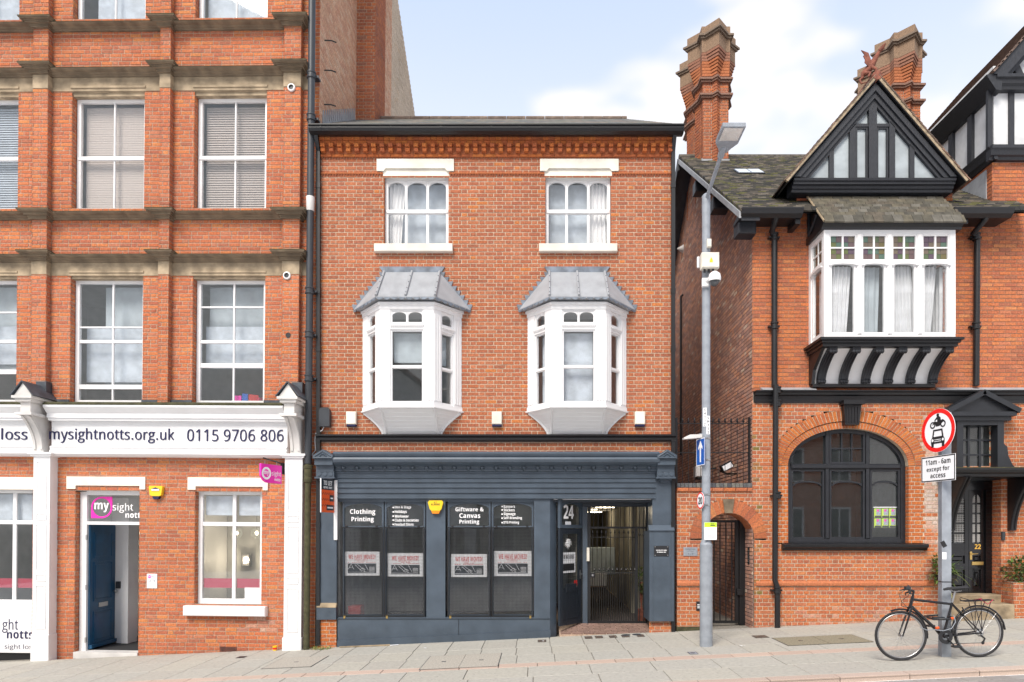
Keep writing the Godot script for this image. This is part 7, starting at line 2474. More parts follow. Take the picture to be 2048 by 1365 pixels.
func traffic_sign() -> void:
	var z = 3.32
	var x = X(1890, z)
	var g = ground(x)
	var S = thing("sign_post", "grey square sign post standing on the pavement behind the bicycle", "post", Vector3(x, g, z))
	var rb = Basis(Vector3.UP, deg_to_rad(-9))
	var top = Y(828, z)
	part("post", mb().tbox(Transform3D(rb, Vector3(x, (g + top) / 2, z)), Vector3(.125, top - g + .02, .125)), M.galvanised, S)
	part("sticker", mb().tbox(Transform3D(rb, Vector3(x, Y(1112, z), z)) * at3(-.03, 0, .0635), Vector3(.055, .1, .001)), M.paper, S)
	part("sticker", mb().tbox(Transform3D(rb, Vector3(x, Y(1089, z), z)) * Transform3D(Basis(Vector3.BACK, .5), Vector3(-.04, 0, .0635)), Vector3(.06, .09, .001)), M.ink_black, S)
	part("cable_tie", mb().tbox(Transform3D(rb, Vector3(x, Y(1164, z), z)), Vector3(.132, .012, .132)), M.plastic_black, S)
	var n = face_basis(79)
	var R = thing("motor_vehicles_sign", "round red bordered sign with motorcycle above car on the square post", "road sign", Vector3(x, Y(862, z), z))
	var t = Transform3D(n, Vector3(x, Y(862, z), z) + n.z * .11)
	round_plate(R, t, .31, .062)
	var mc = mb()
	var f = t.translated_local(Vector3(0, 0, .0035))
	for s in [-1, 1]:
		var c = Vector2(s * .095, .085)
		for i in 20:
			var a = TAU * i / 20.0
			var b = TAU * (i + 1) / 20.0
			mc.prism(PackedVector2Array([c + Vector2(cos(a), sin(a)) * .03, c + Vector2(cos(a), sin(a)) * .05, c + Vector2(cos(b), sin(b)) * .05, c + Vector2(cos(b), sin(b)) * .03]), f, .002)
	mc.prism(PackedVector2Array([Vector2(-.105, .085), Vector2(-.06, .14), Vector2(.0, .12), Vector2(.09, .15), Vector2(.12, .13), Vector2(.06, .085), Vector2(.03, .06), Vector2(-.035, .06), Vector2(-.045, .1)]), f, .002)
	mc.prism(PackedVector2Array([Vector2(-.01, .12), Vector2(.06, .13), Vector2(.05, .18), Vector2(.02, .205), Vector2(-.02, .195), Vector2(-.065, .15), Vector2(-.05, .14), Vector2(-.01, .165)]), f, .002)
	var hd = mb()
	for i in 12:
		var a = TAU * i / 12.0
		var b = TAU * (i + 1) / 12.0
		mc.prism(PackedVector2Array([Vector2(.0, .22), Vector2(cos(a) * .024, .22 + sin(a) * .024), Vector2(cos(b) * .024, .22 + sin(b) * .024)]), f, .002)
	part("motorcycle_symbol", mc, M.ink_black, R)
	var car = mb()
	for q in [[[-.1, -.085], [.1, -.085], [.125, -.125], [.125, -.185], [-.125, -.185], [-.125, -.125]], [[-.12, -.18], [-.075, -.18], [-.075, -.235], [-.12, -.235]], [[.075, -.18], [.12, -.18], [.12, -.235], [.075, -.235]],
		[[-.085, .01], [-.06, .01], [-.08, -.09], [-.105, -.09]], [[.06, .01], [.085, .01], [.105, -.09], [.08, -.09]], [[-.085, .018], [.085, .018], [.085, -.006], [-.085, -.006]]]:
		var pl = PackedVector2Array()
		for v in q: pl.append(Vector2(v[0], v[1]))
		car.prism(pl, f, .002)
	part("car_symbol", car, M.ink_black, R)
	var lp = mb()
	for s in [-1, 1]:
		for i in 12:
			var a = TAU * i / 12.0
			var b = TAU * (i + 1) / 12.0
			lp.prism(PackedVector2Array([Vector2(s * .095, -.135), Vector2(s * .095 + cos(a) * .018, -.135 + sin(a) * .02), Vector2(s * .095 + cos(b) * .018, -.135 + sin(b) * .02)]), f.translated_local(Vector3(0, 0, .0018)), .002)
	for y in [-.125, -.15]: lp.prism(PackedVector2Array([Vector2(-.06, y), Vector2(.06, y), Vector2(.06, y - .008), Vector2(-.06, y - .008)]), f.translated_local(Vector3(0, 0, .0018)), .002)
	part("car_lamps", lp, M.paper, R)
	var Q = thing("time_plate", "white plate lettered 11am - 6am except for access on the square post", "road sign", Vector3(x, Y(938, z), z))
	t = Transform3D(n, Vector3(x, Y(938, z), z) + n.z * .11)
	part("plate", mb().tbox(t, Vector3(.63, .37, .006)), M.paper, Q)
	part("border", edge_ring(t, .62, .36, .0045, .016), M.ink_black, Q)
	var rows = [["11am - 6am", .46, .075, .1], ["except for", .42, .085, -.012], ["access", .28, .055, -.105]]
	for r in rows: lettering(r[0], t * at3(0, r[3], .004), r[1], r[2], M.ink_black, Q, true, .001)

func bicycle() -> void:
	var z = 3.5
	var wf = Vector3(X(1802, z), 0, z)
	var wr = Vector3(X(1957.5, z), 0, z)
	var rad = .352
	wf.y = ground(wf.x) + rad
	wr.y = ground(wr.x) + rad
	var B = thing("bicycle", "black bicycle with rear rack locked to the grey square sign post", "bicycle", Vector3((wf.x + wr.x) / 2, ground(5.65), z))
	var p = func(px, py, dz := 0.0): return Vector3(X(px, z), Y(py, z), z + dz)
	for q in [[wf, deg_to_rad(-6.0)], [wr, 0.0]]:
		var c: Vector3 = q[0]
		var bs = Basis(Vector3.UP, q[1])
		var rim_pts = []
		var tyre_pts = []
		for i in 41:
			var a = TAU * i / 40.0
			var dir = bs * Vector3(cos(a), sin(a), 0)
			tyre_pts.append(c + dir * (rad - .017)); rim_pts.append(c + dir * (rad - .043))
		var tyre = part("wheel", mb().tube(tyre_pts, .017, 8, false), M.rubber, B)
		part("rim", mb().tube(rim_pts, .011, 6, false), M.steel, tyre)
		part("hub", mb().tube([c + bs * Vector3(0, 0, -.045), c + bs * Vector3(0, 0, .045)], .017, 8), M.steel, tyre)
		var sp = mb()
		for i in 28:
			var a = TAU * i / 28.0
			var s = .03 if i % 2 else -.03
			var o = .5 if (i / 2) % 2 else -.5
			sp.tube([c + bs * Vector3(cos(a + o) * .017, sin(a + o) * .017, s), c + bs * Vector3(cos(a) * (rad - .05), sin(a) * (rad - .05), 0)], .0013, 4, false)
		part("spokes", sp, M.steel, tyre)
	var ht: Vector3 = p.call(1826, 1194)
	var hb: Vector3 = p.call(1820.5, 1217)
	var bb: Vector3 = p.call(1887, 1273)
	var st: Vector3 = p.call(1905, 1206)
	var fr = mb()
	fr.tube([ht, hb], .022, 10); fr.tube([ht.lerp(hb, .25), p.call(1903, 1209)], .018, 10)
	fr.tube([hb.lerp(ht, .2), bb], .022, 10); fr.tube([bb, st], .017, 10)
	fr.tube([bb + Vector3(0, 0, -.035), bb + Vector3(0, 0, .035)], .025, 10)
	for s in [-1, 1]:
		var e = Vector3(0, 0, s * .06)
		fr.tube([bb + Vector3(.02, 0, s * .03), wr + e], .011, 8); fr.tube([st + Vector3(0, -.02, s * .015), wr + e], .009, 8)
	part("frame", fr, M.bike_black, B)
	var fk = mb()
	for s in [-1, 1]:
		fk.tube([hb + Vector3(0, 0, s * .035), hb.lerp(wf, .5) + Vector3(.0, 0, s * .048), wf + Vector3(0, 0, s * .052)], [.014, .013, .009], 8)
	fk.tube([hb + Vector3(0, .0, -.045), hb + Vector3(0, 0, .045)], .018, 8)
	part("fork", fk, M.bike_black, B)
	# bars, stem, grips and levers
	var sm: Vector3 = p.call(1828, 1183)
	part("stem", mb().tube([ht, sm], .016, 8).tube([sm, sm + Vector3(-.07, .015, .0)], .018, 8), M.bike_black, B)
	var bc = sm + Vector3(-.07, .015, 0)
	var hb0 = bc + Vector3(-.13, -.02, .28)
	var hb1 = bc + Vector3(.15, .03, -.28)
	part("handlebar", mb().tube([hb0, bc + Vector3(-.03, 0, .08), bc, bc + Vector3(.03, 0, -.08), hb1], .012, 8), M.bike_black, B)
	part("grip", mb().tube([hb0, hb0.lerp(bc, .42)], .018, 8), M.rubber, B)
	part("grip", mb().tube([hb1, hb1.lerp(bc, .42)], .018, 8), M.pipe_grey, B)
	for q in [hb0.lerp(bc, .5), hb1.lerp(bc, .5)]:
		part("brake_lever", mb().tube([q, q + Vector3(-.06, -.02, .0), q + Vector3(-.09, -.04, .07 if q.z > z else -.07)], [.014, .01, .007], 6), M.bike_black, B)
	part("bar_light", mb().cbox(bc.x - .05, bc.x + .02, bc.y, bc.y + .05, bc.z - .03, bc.z + .03, .006), M.pipe_grey, B)
	part("cable", mb().tube([hb0.lerp(bc, .5), p.call(1801, 1190, .2), p.call(1795, 1200, .12), p.call(1800, 1212, .05), hb], .004, 6), M.plastic_black, B)
	part("cable", mb().tube([hb1.lerp(bc, .5), p.call(1806, 1190, -.1), p.call(1803, 1203, 0), p.call(1812, 1215, .03)], .004, 6), M.plastic_black, B)
	# saddle
	var ss: Vector3 = p.call(1911, 1183)
	part("seat_post", mb().tube([st, ss], .0135, 8), M.steel, B)
	var sad = mb()
	var rows = [[1889.5, .018, 1179.5], [1897, .022, 1178], [1906, .035, 1177.5], [1915, .055, 1177], [1925, .075, 1176], [1932, .07, 1175]]
	for i in rows.size() - 1:
		var a: Array = rows[i]
		var b: Array = rows[i + 1]
		var A: Vector3 = p.call(a[0], a[2])
		var C: Vector3 = p.call(b[0], b[2])
		for k in 8:
			var u = TAU * k / 8.0
			var w = TAU * (k + 1) / 8.0
			sad.quad(A + Vector3(0, sin(u) * .018, cos(u) * a[1]), A + Vector3(0, sin(w) * .018, cos(w) * a[1]), C + Vector3(0, sin(w) * .022, cos(w) * b[1]), C + Vector3(0, sin(u) * .022, cos(u) * b[1]))
	sad.ball(p.call(1932, 1175), Vector3(.02, .022, .07), 8, 6); sad.ball(p.call(1889.5, 1179.5), Vector3(.018, .018, .018), 8, 6)
	part("saddle", sad, M.rubber, B)
	part("saddle_rail", mb().tube([p.call(1900, 1180, .025), p.call(1908, 1185, .025), p.call(1922, 1182, .025)], .005, 6).tube([p.call(1900, 1180, -.025), p.call(1908, 1185, -.025), p.call(1922, 1182, -.025)], .005, 6), M.steel, B)
	# transmission
	var cr = mb().lathe(Transform3D(Basis(Vector3.RIGHT, PI / 2), bb + Vector3(0, 0, .055)), [Vector2(.05, .0), Vector2(.098, .0), Vector2(.1, .004), Vector2(.098, .008), Vector2(.05, .008), Vector2(.05, 0)], 28)
	var ring_part = part("chainring", cr, M.plastic_black, B)
	var arm = Vector3(.11, -.125, .075)
	part("crank", mb().tube([bb + Vector3(0, 0, .075), bb + arm], [.014, .01], 8), M.plastic_black, B)
	part("pedal", mb().cbox(bb.x + .06, bb.x + .16, bb.y - .14, bb.y - .115, z + .08, z + .17, .006), M.plastic_black, B)
	part("crank", mb().tube([bb + Vector3(0, 0, -.075), bb - Vector3(arm.x, arm.y, .075)], [.014, .01], 8), M.plastic_black, B)
	part("pedal", mb().cbox(bb.x - .16, bb.x - .06, bb.y + .115, bb.y + .14, z - .17, z - .08, .006), M.plastic_black, B)
	part("cassette", mb().lathe(Transform3D(Basis(Vector3.RIGHT, PI / 2), wr + Vector3(0, 0, .03)), [Vector2(.02, 0), Vector2(.055, 0), Vector2(.055, .01), Vector2(.035, .03), Vector2(.02, .03)], 18), M.steel, B)
	var dm = wr + Vector3(.03, -.14, .05)
	part("derailleur", mb().tube([wr + Vector3(-.01, -.03, .06), wr + Vector3(.05, -.08, .06), dm], .013, 6).ball(dm, Vector3(.025, .025, .01), 8, 5), M.plastic_black, B)
	part("chain", mb().tube([bb + Vector3(0, .1, .06), wr + Vector3(0, .05, .045)], .005, 5).tube([bb + Vector3(0, -.1, .06), dm], .005, 5), M.pipe_grey, B)
	# mudguards
	for q in [[wf, .15, 1.95], [wr, .35, 3.25]]:
		var pts = []
		for i in 13:
			var a = lerpf(q[1] - .25, q[2], i / 12.0)
			pts.append(q[0] + Vector3(cos(a), sin(a), 0) * (rad + .022))
		part("mudguard", mb().tube(pts, .014, 6), M.bike_black, B)
	part("mudguard_stay", mb().tube([wr + Vector3(0, 0, .07), wr + Vector3(.23, .27, .03)], .003, 5), M.steel, B)
	part("mudguard_stay", mb().tube([wr + Vector3(0, 0, -.07), wr + Vector3(.23, .27, -.03)], .003, 5), M.steel, B)
	# rack
	var ra: Vector3 = p.call(1926, 1203)
	var re: Vector3 = p.call(1983, 1200.5)
	var rk = mb()
	for s in [-1, 0, 1]: rk.tube([ra + Vector3(0, 0, s * .06), re + Vector3(0, 0, s * .06)], .006, 6)
	for f in [0.0, .35, .7, 1.0]: rk.tube([ra.lerp(re, f) + Vector3(0, 0, -.06), ra.lerp(re, f) + Vector3(0, 0, .06)], .006, 6)
	for s in [-1, 1]:
		rk.tube([ra.lerp(re, .3) + Vector3(0, 0, s * .06), wr + Vector3(.0, .03, s * .075)], .005, 6)
		rk.tube([ra.lerp(re, .55) + Vector3(0, 0, s * .06), wr + Vector3(.0, .03, s * .075)], .005, 6)
		rk.tube([ra.lerp(re, .9) + Vector3(0, 0, s * .06), wr + Vector3(.0, .03, s * .075)], .005, 6)
	rk.tube([ra, p.call(1920, 1199), p.call(1922, 1196), p.call(1930, 1198), ra.lerp(re, .3)], .006, 6)
	part("rack", rk, M.bike_black, B)
	part("bungee_cord", mb().tube([re + Vector3(-.02, .01, .07), ra.lerp(re, .75) + Vector3(0, -.05, .08), ra.lerp(re, .6) + Vector3(0, .02, 0), ra.lerp(re, .3) + Vector3(0, .015, .05), ra.lerp(re, .75) + Vector3(0, .015, -.05)], .006, 6), M.crimson, B)
	part("brake", mb().tube([hb + Vector3(-.03, -.08, .06), hb + Vector3(-.035, -.02, .05), hb + Vector3(.0, .01, .03)], .01, 6).tube([st + Vector3(.15, -.13, .04), st + Vector3(.12, -.06, .03)], .01, 6), M.plastic_black, B)
	# lock round the post
	var pz = 3.32
	var lk = thing("bicycle_lock", "black shackle lock and grey cable with orange ends looped round the square post", "lock", p.call(1890, 1236))
	var q0: Vector3 = p.call(1903, 1236)
	var sq = []
	for v in [Vector3(.02, .0, .0), Vector3(-.06, -.01, .08), Vector3(-.22, -.02, .02), Vector3(-.25, -.02, -.12), Vector3(-.2, -.02, -.3), Vector3(.02, .0, -.3), Vector3(.05, 0, -.15), Vector3(.02, 0, .0)]: sq.append(q0 + v)
	part("shackle", mb().tube(sq, .014, 8), M.plastic_black, lk)
	part("key_barrel", mb().cbox(q0.x - .26, q0.x - .1, q0.y - .035, q0.y + .01, z - .02, z + .03, .008), M.plastic_black, lk)
	part("cable", mb().tube([p.call(1902, 1230, .07), p.call(1903, 1243, .1), p.call(1895, 1256, .1), p.call(1880, 1261, .08), p.call(1865, 1259, .06), p.call(1850, 1260, .05), p.call(1838, 1255, .04)], .006, 7), M.galvanised, lk)
	part("cable_end", mb().tube([p.call(1897, 1237, .06), p.call(1902, 1236, .06)], .018, 8), M.orange, lk)
	part("cable_end", mb().tube([p.call(1867, 1256, .06), p.call(1873, 1255, .06)], .018, 8), M.orange, lk)

func fixture(called: String, label: String, cat: String, px: float, py: float, z := 0.0, leaning := false, group := "") -> Node3D:   # drawn about its own origin
	var o: Node3D
	if leaning:
		var q = L(px, py, z)
		o = thing(called, label, cat, lean * Vector3(q.x, q.y, z), group)
		o.basis = lean.basis
	else:
		o = thing(called, label, cat, Vector3(X(px, z), Y(py, z), z), group)
	org = Vector3.ZERO
	return o
func wall_fixtures() -> void:
	# alarm boxes
	var a = fixture("alarm_box", "yellow shield shaped alarm box with dark blue base beside the blue door", "alarm box", 315, 986, .0, true)
	part("cover", mb().prism(PackedVector2Array([Vector2(-.13, .11), Vector2(-.12, .125), Vector2(.12, .125), Vector2(.135, .11), Vector2(.11, -.05), Vector2(.07, -.07), Vector2(-.07, -.07), Vector2(-.11, -.05)]), at3(0, 0, 0), .08), M.yellow, a)
	part("base", mb().prism(PackedVector2Array([Vector2(-.07, -.07), Vector2(.07, -.07), Vector2(.05, -.12), Vector2(.03, -.13), Vector2(-.03, -.13), Vector2(-.05, -.12)]), at3(0, 0, 0), .07), M.ink_navy, a)
	part("badge", mb().prism(PackedVector2Array([Vector2(-.09, .06), Vector2(0, .1), Vector2(.09, .06), Vector2(.07, .025), Vector2(-.07, .025)]), at3(0, 0, .08), .002), M.ink_navy, a)
	part("print_lines", mb().box(-.075, .075, .035, .065, .082, .083), M.paper, a)
	var b = fixture("alarm_box", "yellow and orange hexagonal alarm box on the slate blue pier between shop windows", "alarm box", 872, 1013, .035)
	part("cover", mb().prism(PackedVector2Array([Vector2(-.12, .105), Vector2(.12, .105), Vector2(.145, .07), Vector2(.11, -.06), Vector2(.08, -.09), Vector2(-.08, -.09), Vector2(-.11, -.06), Vector2(-.145, .07)]), at3(0, 0, 0), .075), M.yellow, b)
	part("base", mb().prism(PackedVector2Array([Vector2(-.085, -.09), Vector2(.085, -.09), Vector2(.06, -.145), Vector2(-.06, -.145)]), at3(0, 0, 0), .07), M.amber, b)
	lettering("A.T.", at3(0, .07, .076), .07, .03, M.ink_black, b, true, .001)
	lettering("ALARMS", at3(0, .03, .076), .17, .04, M.ink_black, b, true, .001)
	# three white sounders with blue feet
	var g = "white wall boxes above the black string course"
	var q = [[704, "white wall box with blue foot left of the first bay window"], [994, "white wall box with blue foot between the two bay windows"], [1279, "white wall box with blue foot right of the second bay window"]]
	for k in q:
		var s = fixture("wall_box", k[1], "wall box", k[0], 839, .0, false, g)
		part("case", mb().cbox(-.095, .095, -.11, .135, 0, .09, .012), M.cream_paint, s)
		part("foot", mb().cbox(-.09, .09, -.15, -.112, 0, .08, .01), M.ink_navy, s)
	var dk = fixture("junction_box", "dark grey rounded cover box on the brick beside the square downpipe", "junction box", 649, 835, .09)
	part("cover", mb().prism(PackedVector2Array([Vector2(-.1, -.18), Vector2(.1, -.18), Vector2(.1, .13), Vector2(.07, .18), Vector2(-.07, .18), Vector2(-.1, .13)]), at3(0, 0, -.09), .12), M.pipe_grey, dk)
	part("cable", mb().tube([Vector3(-.03, -.18, -.05), Vector3(-.06, -.25, -.03), Vector3(-.17, -.3, -.02), Vector3(-.2, -.42, -.04), Vector3(-.19, -.62, -.05), Vector3(-.28, -.74, -.06)], .009, 6), M.paper, dk)
	# vents in the orange brick
	for k in [[583, 176, "round white vent below the upper stone frieze"], [574, 552, "round white vent below the lower stone frieze"]]:
		var v = fixture("round_vent", k[2], "vent", k[0], k[1], .12, true, "round vents in the end pier")
		part("flange", mb().lathe(Transform3D(Basis(Vector3.RIGHT, PI / 2), Vector3(0, 0, .0)), [Vector2(.045, .0), Vector2(.075, .0), Vector2(.07, .03), Vector2(.048, .035)], 20), M.white_paint, v)
		part("grille", mb().lathe(Transform3D(Basis(Vector3.RIGHT, PI / 2), Vector3.ZERO), [Vector2(.048, .01), Vector2(0, .012)], 20), M.pipe_grey, v)
	var ho = fixture("flue_hole", "dark round hole through the end pier of the orange brick building", "hole", 576, 671, .12, true)
	part("sleeve", mb().lathe(Transform3D(Basis(Vector3.RIGHT, PI / 2), Vector3.ZERO), [Vector2(0, .001), Vector2(.045, .001), Vector2(.05, .004), Vector2(.052, .0)], 18), M.ink_black, ho)
	# door plaque
	var pl = fixture("door_plaque", "white plaque numbered 26-28 on the brick right of the blue door", "plaque", 304, 1163, .0, true)
	part("plate", mb().cbox(-.1, .1, -.14, .14, 0, .014, .003), M.paper, pl)
	var em = mb()
	disc(em, Vector3(-.045, .085, .0142), .032, .0015, 16)
	part("emblem", em, M.magenta, pl)
	lettering("my", at3(-.045, .085, .0155), .045, .028, M.ink_white, pl, true, .0006)
	lettering("sight", at3(.025, .085, .0142), .07, .028, M.ink_navy, pl, false, .0008)
	lettering("notts", at3(.055, .062, .0142), .05, .016, M.ink_navy, pl, true, .0008)
	lettering("26-28", at3(0, .0, .0142), .14, .042, M.ink_navy, pl, false, .0008)
	# projecting signs
	var hs = fixture("hanging_sign", "magenta hanging sign lettered my sight notts on a black bracket", "sign", 566, 928, .2, true)
	part("bracket", mb().box(-.05, -.01, -.2, .02, -.15, .0).tube([Vector3(-.03, .0, -.02), Vector3(-.14, .05, .55)], .014, 6), M.black_iron, hs)
	var hb = Basis(Vector3.UP, deg_to_rad(70))
	var ht = Transform3D(hb, Vector3(-.1, -.22, .32))
	part("board", mb().prism(PackedVector2Array([Vector2(-.26, .17), Vector2(.26, .17), Vector2(.26, -.17), Vector2(-.12, -.17), Vector2(-.2, -.13), Vector2(-.26, -.05)]), ht.translated_local(Vector3(0, 0, -.02)), .04), M.magenta, hs)
	var rr = mb()
	for i in 24:
		var u = TAU * i / 24.0
		var w = TAU * (i + 1) / 24.0
		rr.prism(PackedVector2Array([Vector2(-.13, .0) + Vector2(cos(u), sin(u)) * .075, Vector2(-.13, 0) + Vector2(cos(u), sin(u)) * .115, Vector2(-.13, 0) + Vector2(cos(w), sin(w)) * .115, Vector2(-.13, 0) + Vector2(cos(w), sin(w)) * .075]), ht.translated_local(Vector3(0, 0, .0202)), .001)
	part("emblem", rr, M.ink_white, hs)
	lettering("my", ht.translated_local(Vector3(-.13, 0, .0203)), .12, .09, M.ink_white, hs, true, .001)
	lettering("sight", ht.translated_local(Vector3(.12, .0, .0203)), .24, .11, M.ink_white, hs, false, .001)
	lettering("notts", ht.translated_local(Vector3(.15, -.1, .0203)), .15, .05, M.ink_white, hs, true, .001)
	for k in [-.15, .15]: part("hanger", mb().tube([ht * Vector3(k, .17, 0), ht * Vector3(k, .23, 0)], .006, 5), M.steel, hs)
	var tl = fixture("to_let_board", "orange and black TO LET board on a white batten fixed to the shop pilaster", "sign board", 671, 1020, .07)
	part("batten", mb().box(-.03, .035, -.58, .56, -.015, .02), M.white_paint, tl)
	var tb = Basis(Vector3.UP, deg_to_rad(79))
	var tt = Transform3D(tb, Vector3(-.07, .25, .27))
	part("board", mb().tbox(tt, Vector3(.5, .62, .01)), M.orange, tl)
	part("heading", mb().tbox(tt * at3(0, .21, .0055), Vector3(.498, .2, .001)), M.navy_dark, tl)
	part("board_edge", mb().tbox(tt * at3(-.252, 0, 0), Vector3(.012, .63, .02)), M.white_paint, tl)
	lettering("TO LET", tt * at3(.0, .24, .006), .32, .085, M.ink_white, tl, true, .001)
	lettering("RETAIL UNIT", tt * at3(.0, .155, .006), .32, .04, M.ink_white, tl, true, .001)
	part("agent_panel", mb().tbox(tt * at3(.09, -.22, .0055), Vector3(.28, .1, .001)).tbox(tt * at3(.15, -.04, .0055), Vector3(.16, .12, .001)), M.navy_dark, tl)
	part("agent_number", mb().tbox(tt * at3(.09, -.22, .0062), Vector3(.22, .03, .001)).tbox(tt * at3(.15, -.04, .0062), Vector3(.1, .025, .001)), M.paper, tl)
	var zz = mb()
	for r in 3:
		for i in 6:
			var x0 = -.24 + i * .08
			var y0 = .04 - r * .11
			for s in [-1, 1]: zz.tbox(tt * Transform3D(Basis(Vector3.BACK, s * .8), Vector3(x0 + .02 + (0 if s < 0 else .04), y0, .0055)), Vector3(.055, .008, .001))
	part("scale_pattern", zz, M.navy_dark, tl)
	# plates by the passage and the alley gate
	var hy = fixture("yard_plaque", "small black plaque lettered HOCKLEYS YARD on the slate blue casing", "plaque", 1323, 1103, .11)
	part("plate", mb().cbox(-.14, .14, -.1, .1, 0, .008, .002), M.plastic_black, hy)
	lettering("HOCKLEYS YARD", at3(0, .015, .008), .2, .024, M.ink_white, hy, true, .0008)
	part("print_lines", mb().box(-.085, -.065, -.026, -.014, .008, .009).box(-.055, .03, -.026, -.014, .008, .009).box(.04, .085, -.026, -.014, .008, .009), M.paper, hy)
	for c in [[-.12, .08], [.12, .08], [-.12, -.08], [.12, -.08]]:
		var m = mb()
		disc(m, Vector3(c[0], c[1], .008), .009, .003, 8)
		part("screw", m, M.steel, hy)
	var cp = fixture("cottages_plaque", "grey metal plaque lettered COTTAGES 1 - 7 on the gateway wall", "plaque", 1381, 1104, .005)
	part("plate", mb().cbox(-.135, .135, -.085, .085, 0, .008, .002), M.galvanised, cp)
	lettering("PEOPLES HALL", at3(0, .045, .008), .2, .025, M.pipe_grey, cp, false, .0008)
	lettering("COTTAGES", at3(0, .005, .008), .14, .025, M.pipe_grey, cp, false, .0008)
	lettering("1 - 7", at3(0, -.045, .008), .1, .03, M.pipe_grey, cp, false, .0008)
	var bp = fixture("warning_plate", "small black plate low on the gateway wall half hidden by the lamp column", "plaque", 1399, 1213, .005)
	part("plate", mb().cbox(-.06, .1, -.09, .09, 0, .008, .002), M.plastic_black, bp)
	part("print_lines", mb().box(-.04, .08, .02, .035, .008, .009).box(-.04, .08, -.01, .005, .008, .009).box(-.04, .05, -.04, -.025, .008, .009), M.paper, bp)
	var kp = fixture("entry_keypad", "narrow black entry keypad on the right jamb of the brick archway", "keypad", 1499, 1112, -.22)
	part("case", mb().box(-.02, .012, -.17, .17, -.05, .05), M.plastic_black, kp)
	var kb = mb()
	for i in 7: kb.box(-.024, -.02, -.12 + i * .035, -.105 + i * .035, -.03, .03)
	part("keys", kb, M.steel, kp)
	var cone = fixture("vent_cone", "small white cone fitting on the alley flank wall", "fitting", 1361, 498, -6.2)
	part("cone", mb().lathe(Transform3D(Basis(Vector3.BACK, PI / 2), Vector3(X(1505) - X(1361, -6.2) + .0, 0, 0)), [Vector2(.12, .0), Vector2(.1, .02), Vector2(.02, .16), Vector2(0, .16)], 12), M.old_white, cone)
	var pp = fixture("soil_pipe", "thin black pipe fixed upright to the alley flank wall", "pipe", 1362, 770, -6.2)
	var px = X(1505) - X(1362, -6.2) - .06
	part("pipe", mb().tube([Vector3(px, -2.0, 0), Vector3(px, 2.4, 0)], .03, 8), M.black_iron, pp)
	part("bend", mb().tube([Vector3(px, 2.4, 0), Vector3(px, 2.5, .02), Vector3(px + .06, 2.55, .05)], .03, 8), M.black_iron, pp)

func plate_on_ground(called: String, label: String, cat: String, px0: float, px1: float, py0: float, py1: float, m: Material, split := 1, group := "") -> void:   # a cover let flush into the paving
	var dep = func(px, py): return 2.077 / ((py - 1060.0) / FOC + SLOPE * (px - 1075.0) / FOC)
	var pm = (px0 + px1) / 2
	var d0: float = dep.call(pm, py0)
	var d1: float = dep.call(pm, py1)
	var dm = (d0 + d1) / 2
	var xa = (px0 - 1075.0) * dm / FOC
	var xb = (px1 - 1075.0) * dm / FOC
	var za = DIST - d0
	var zb = DIST - d1
	var xm = (xa + xb) / 2
	var o = thing(called, label, cat, Vector3(xm, ground(xm), (za + zb) / 2), group)
	org = Vector3.ZERO
	var w = xb - xa
	var tilt = Basis(Vector3.BACK, atan(SLOPE))
	for i in split:
		var c = -w / 2 + w * (i + .5) / split
		part("cover", mb().tbox(Transform3D(tilt, tilt * Vector3(c, .003, 0)), Vector3(w / split - .012, .008, zb - za - .01)), m, o)
		part("key_slot", mb().tbox(Transform3D(tilt, tilt * Vector3(c, .0075, 0)), Vector3(.07, .002, .05)), M.pipe_grey, o)
	part("frame", edge_ring(Transform3D(tilt * Basis(Vector3.RIGHT, -PI / 2), Vector3(0, .004, 0)), w + .01, zb - za + .01, .002, .012), M.pipe_grey, o)
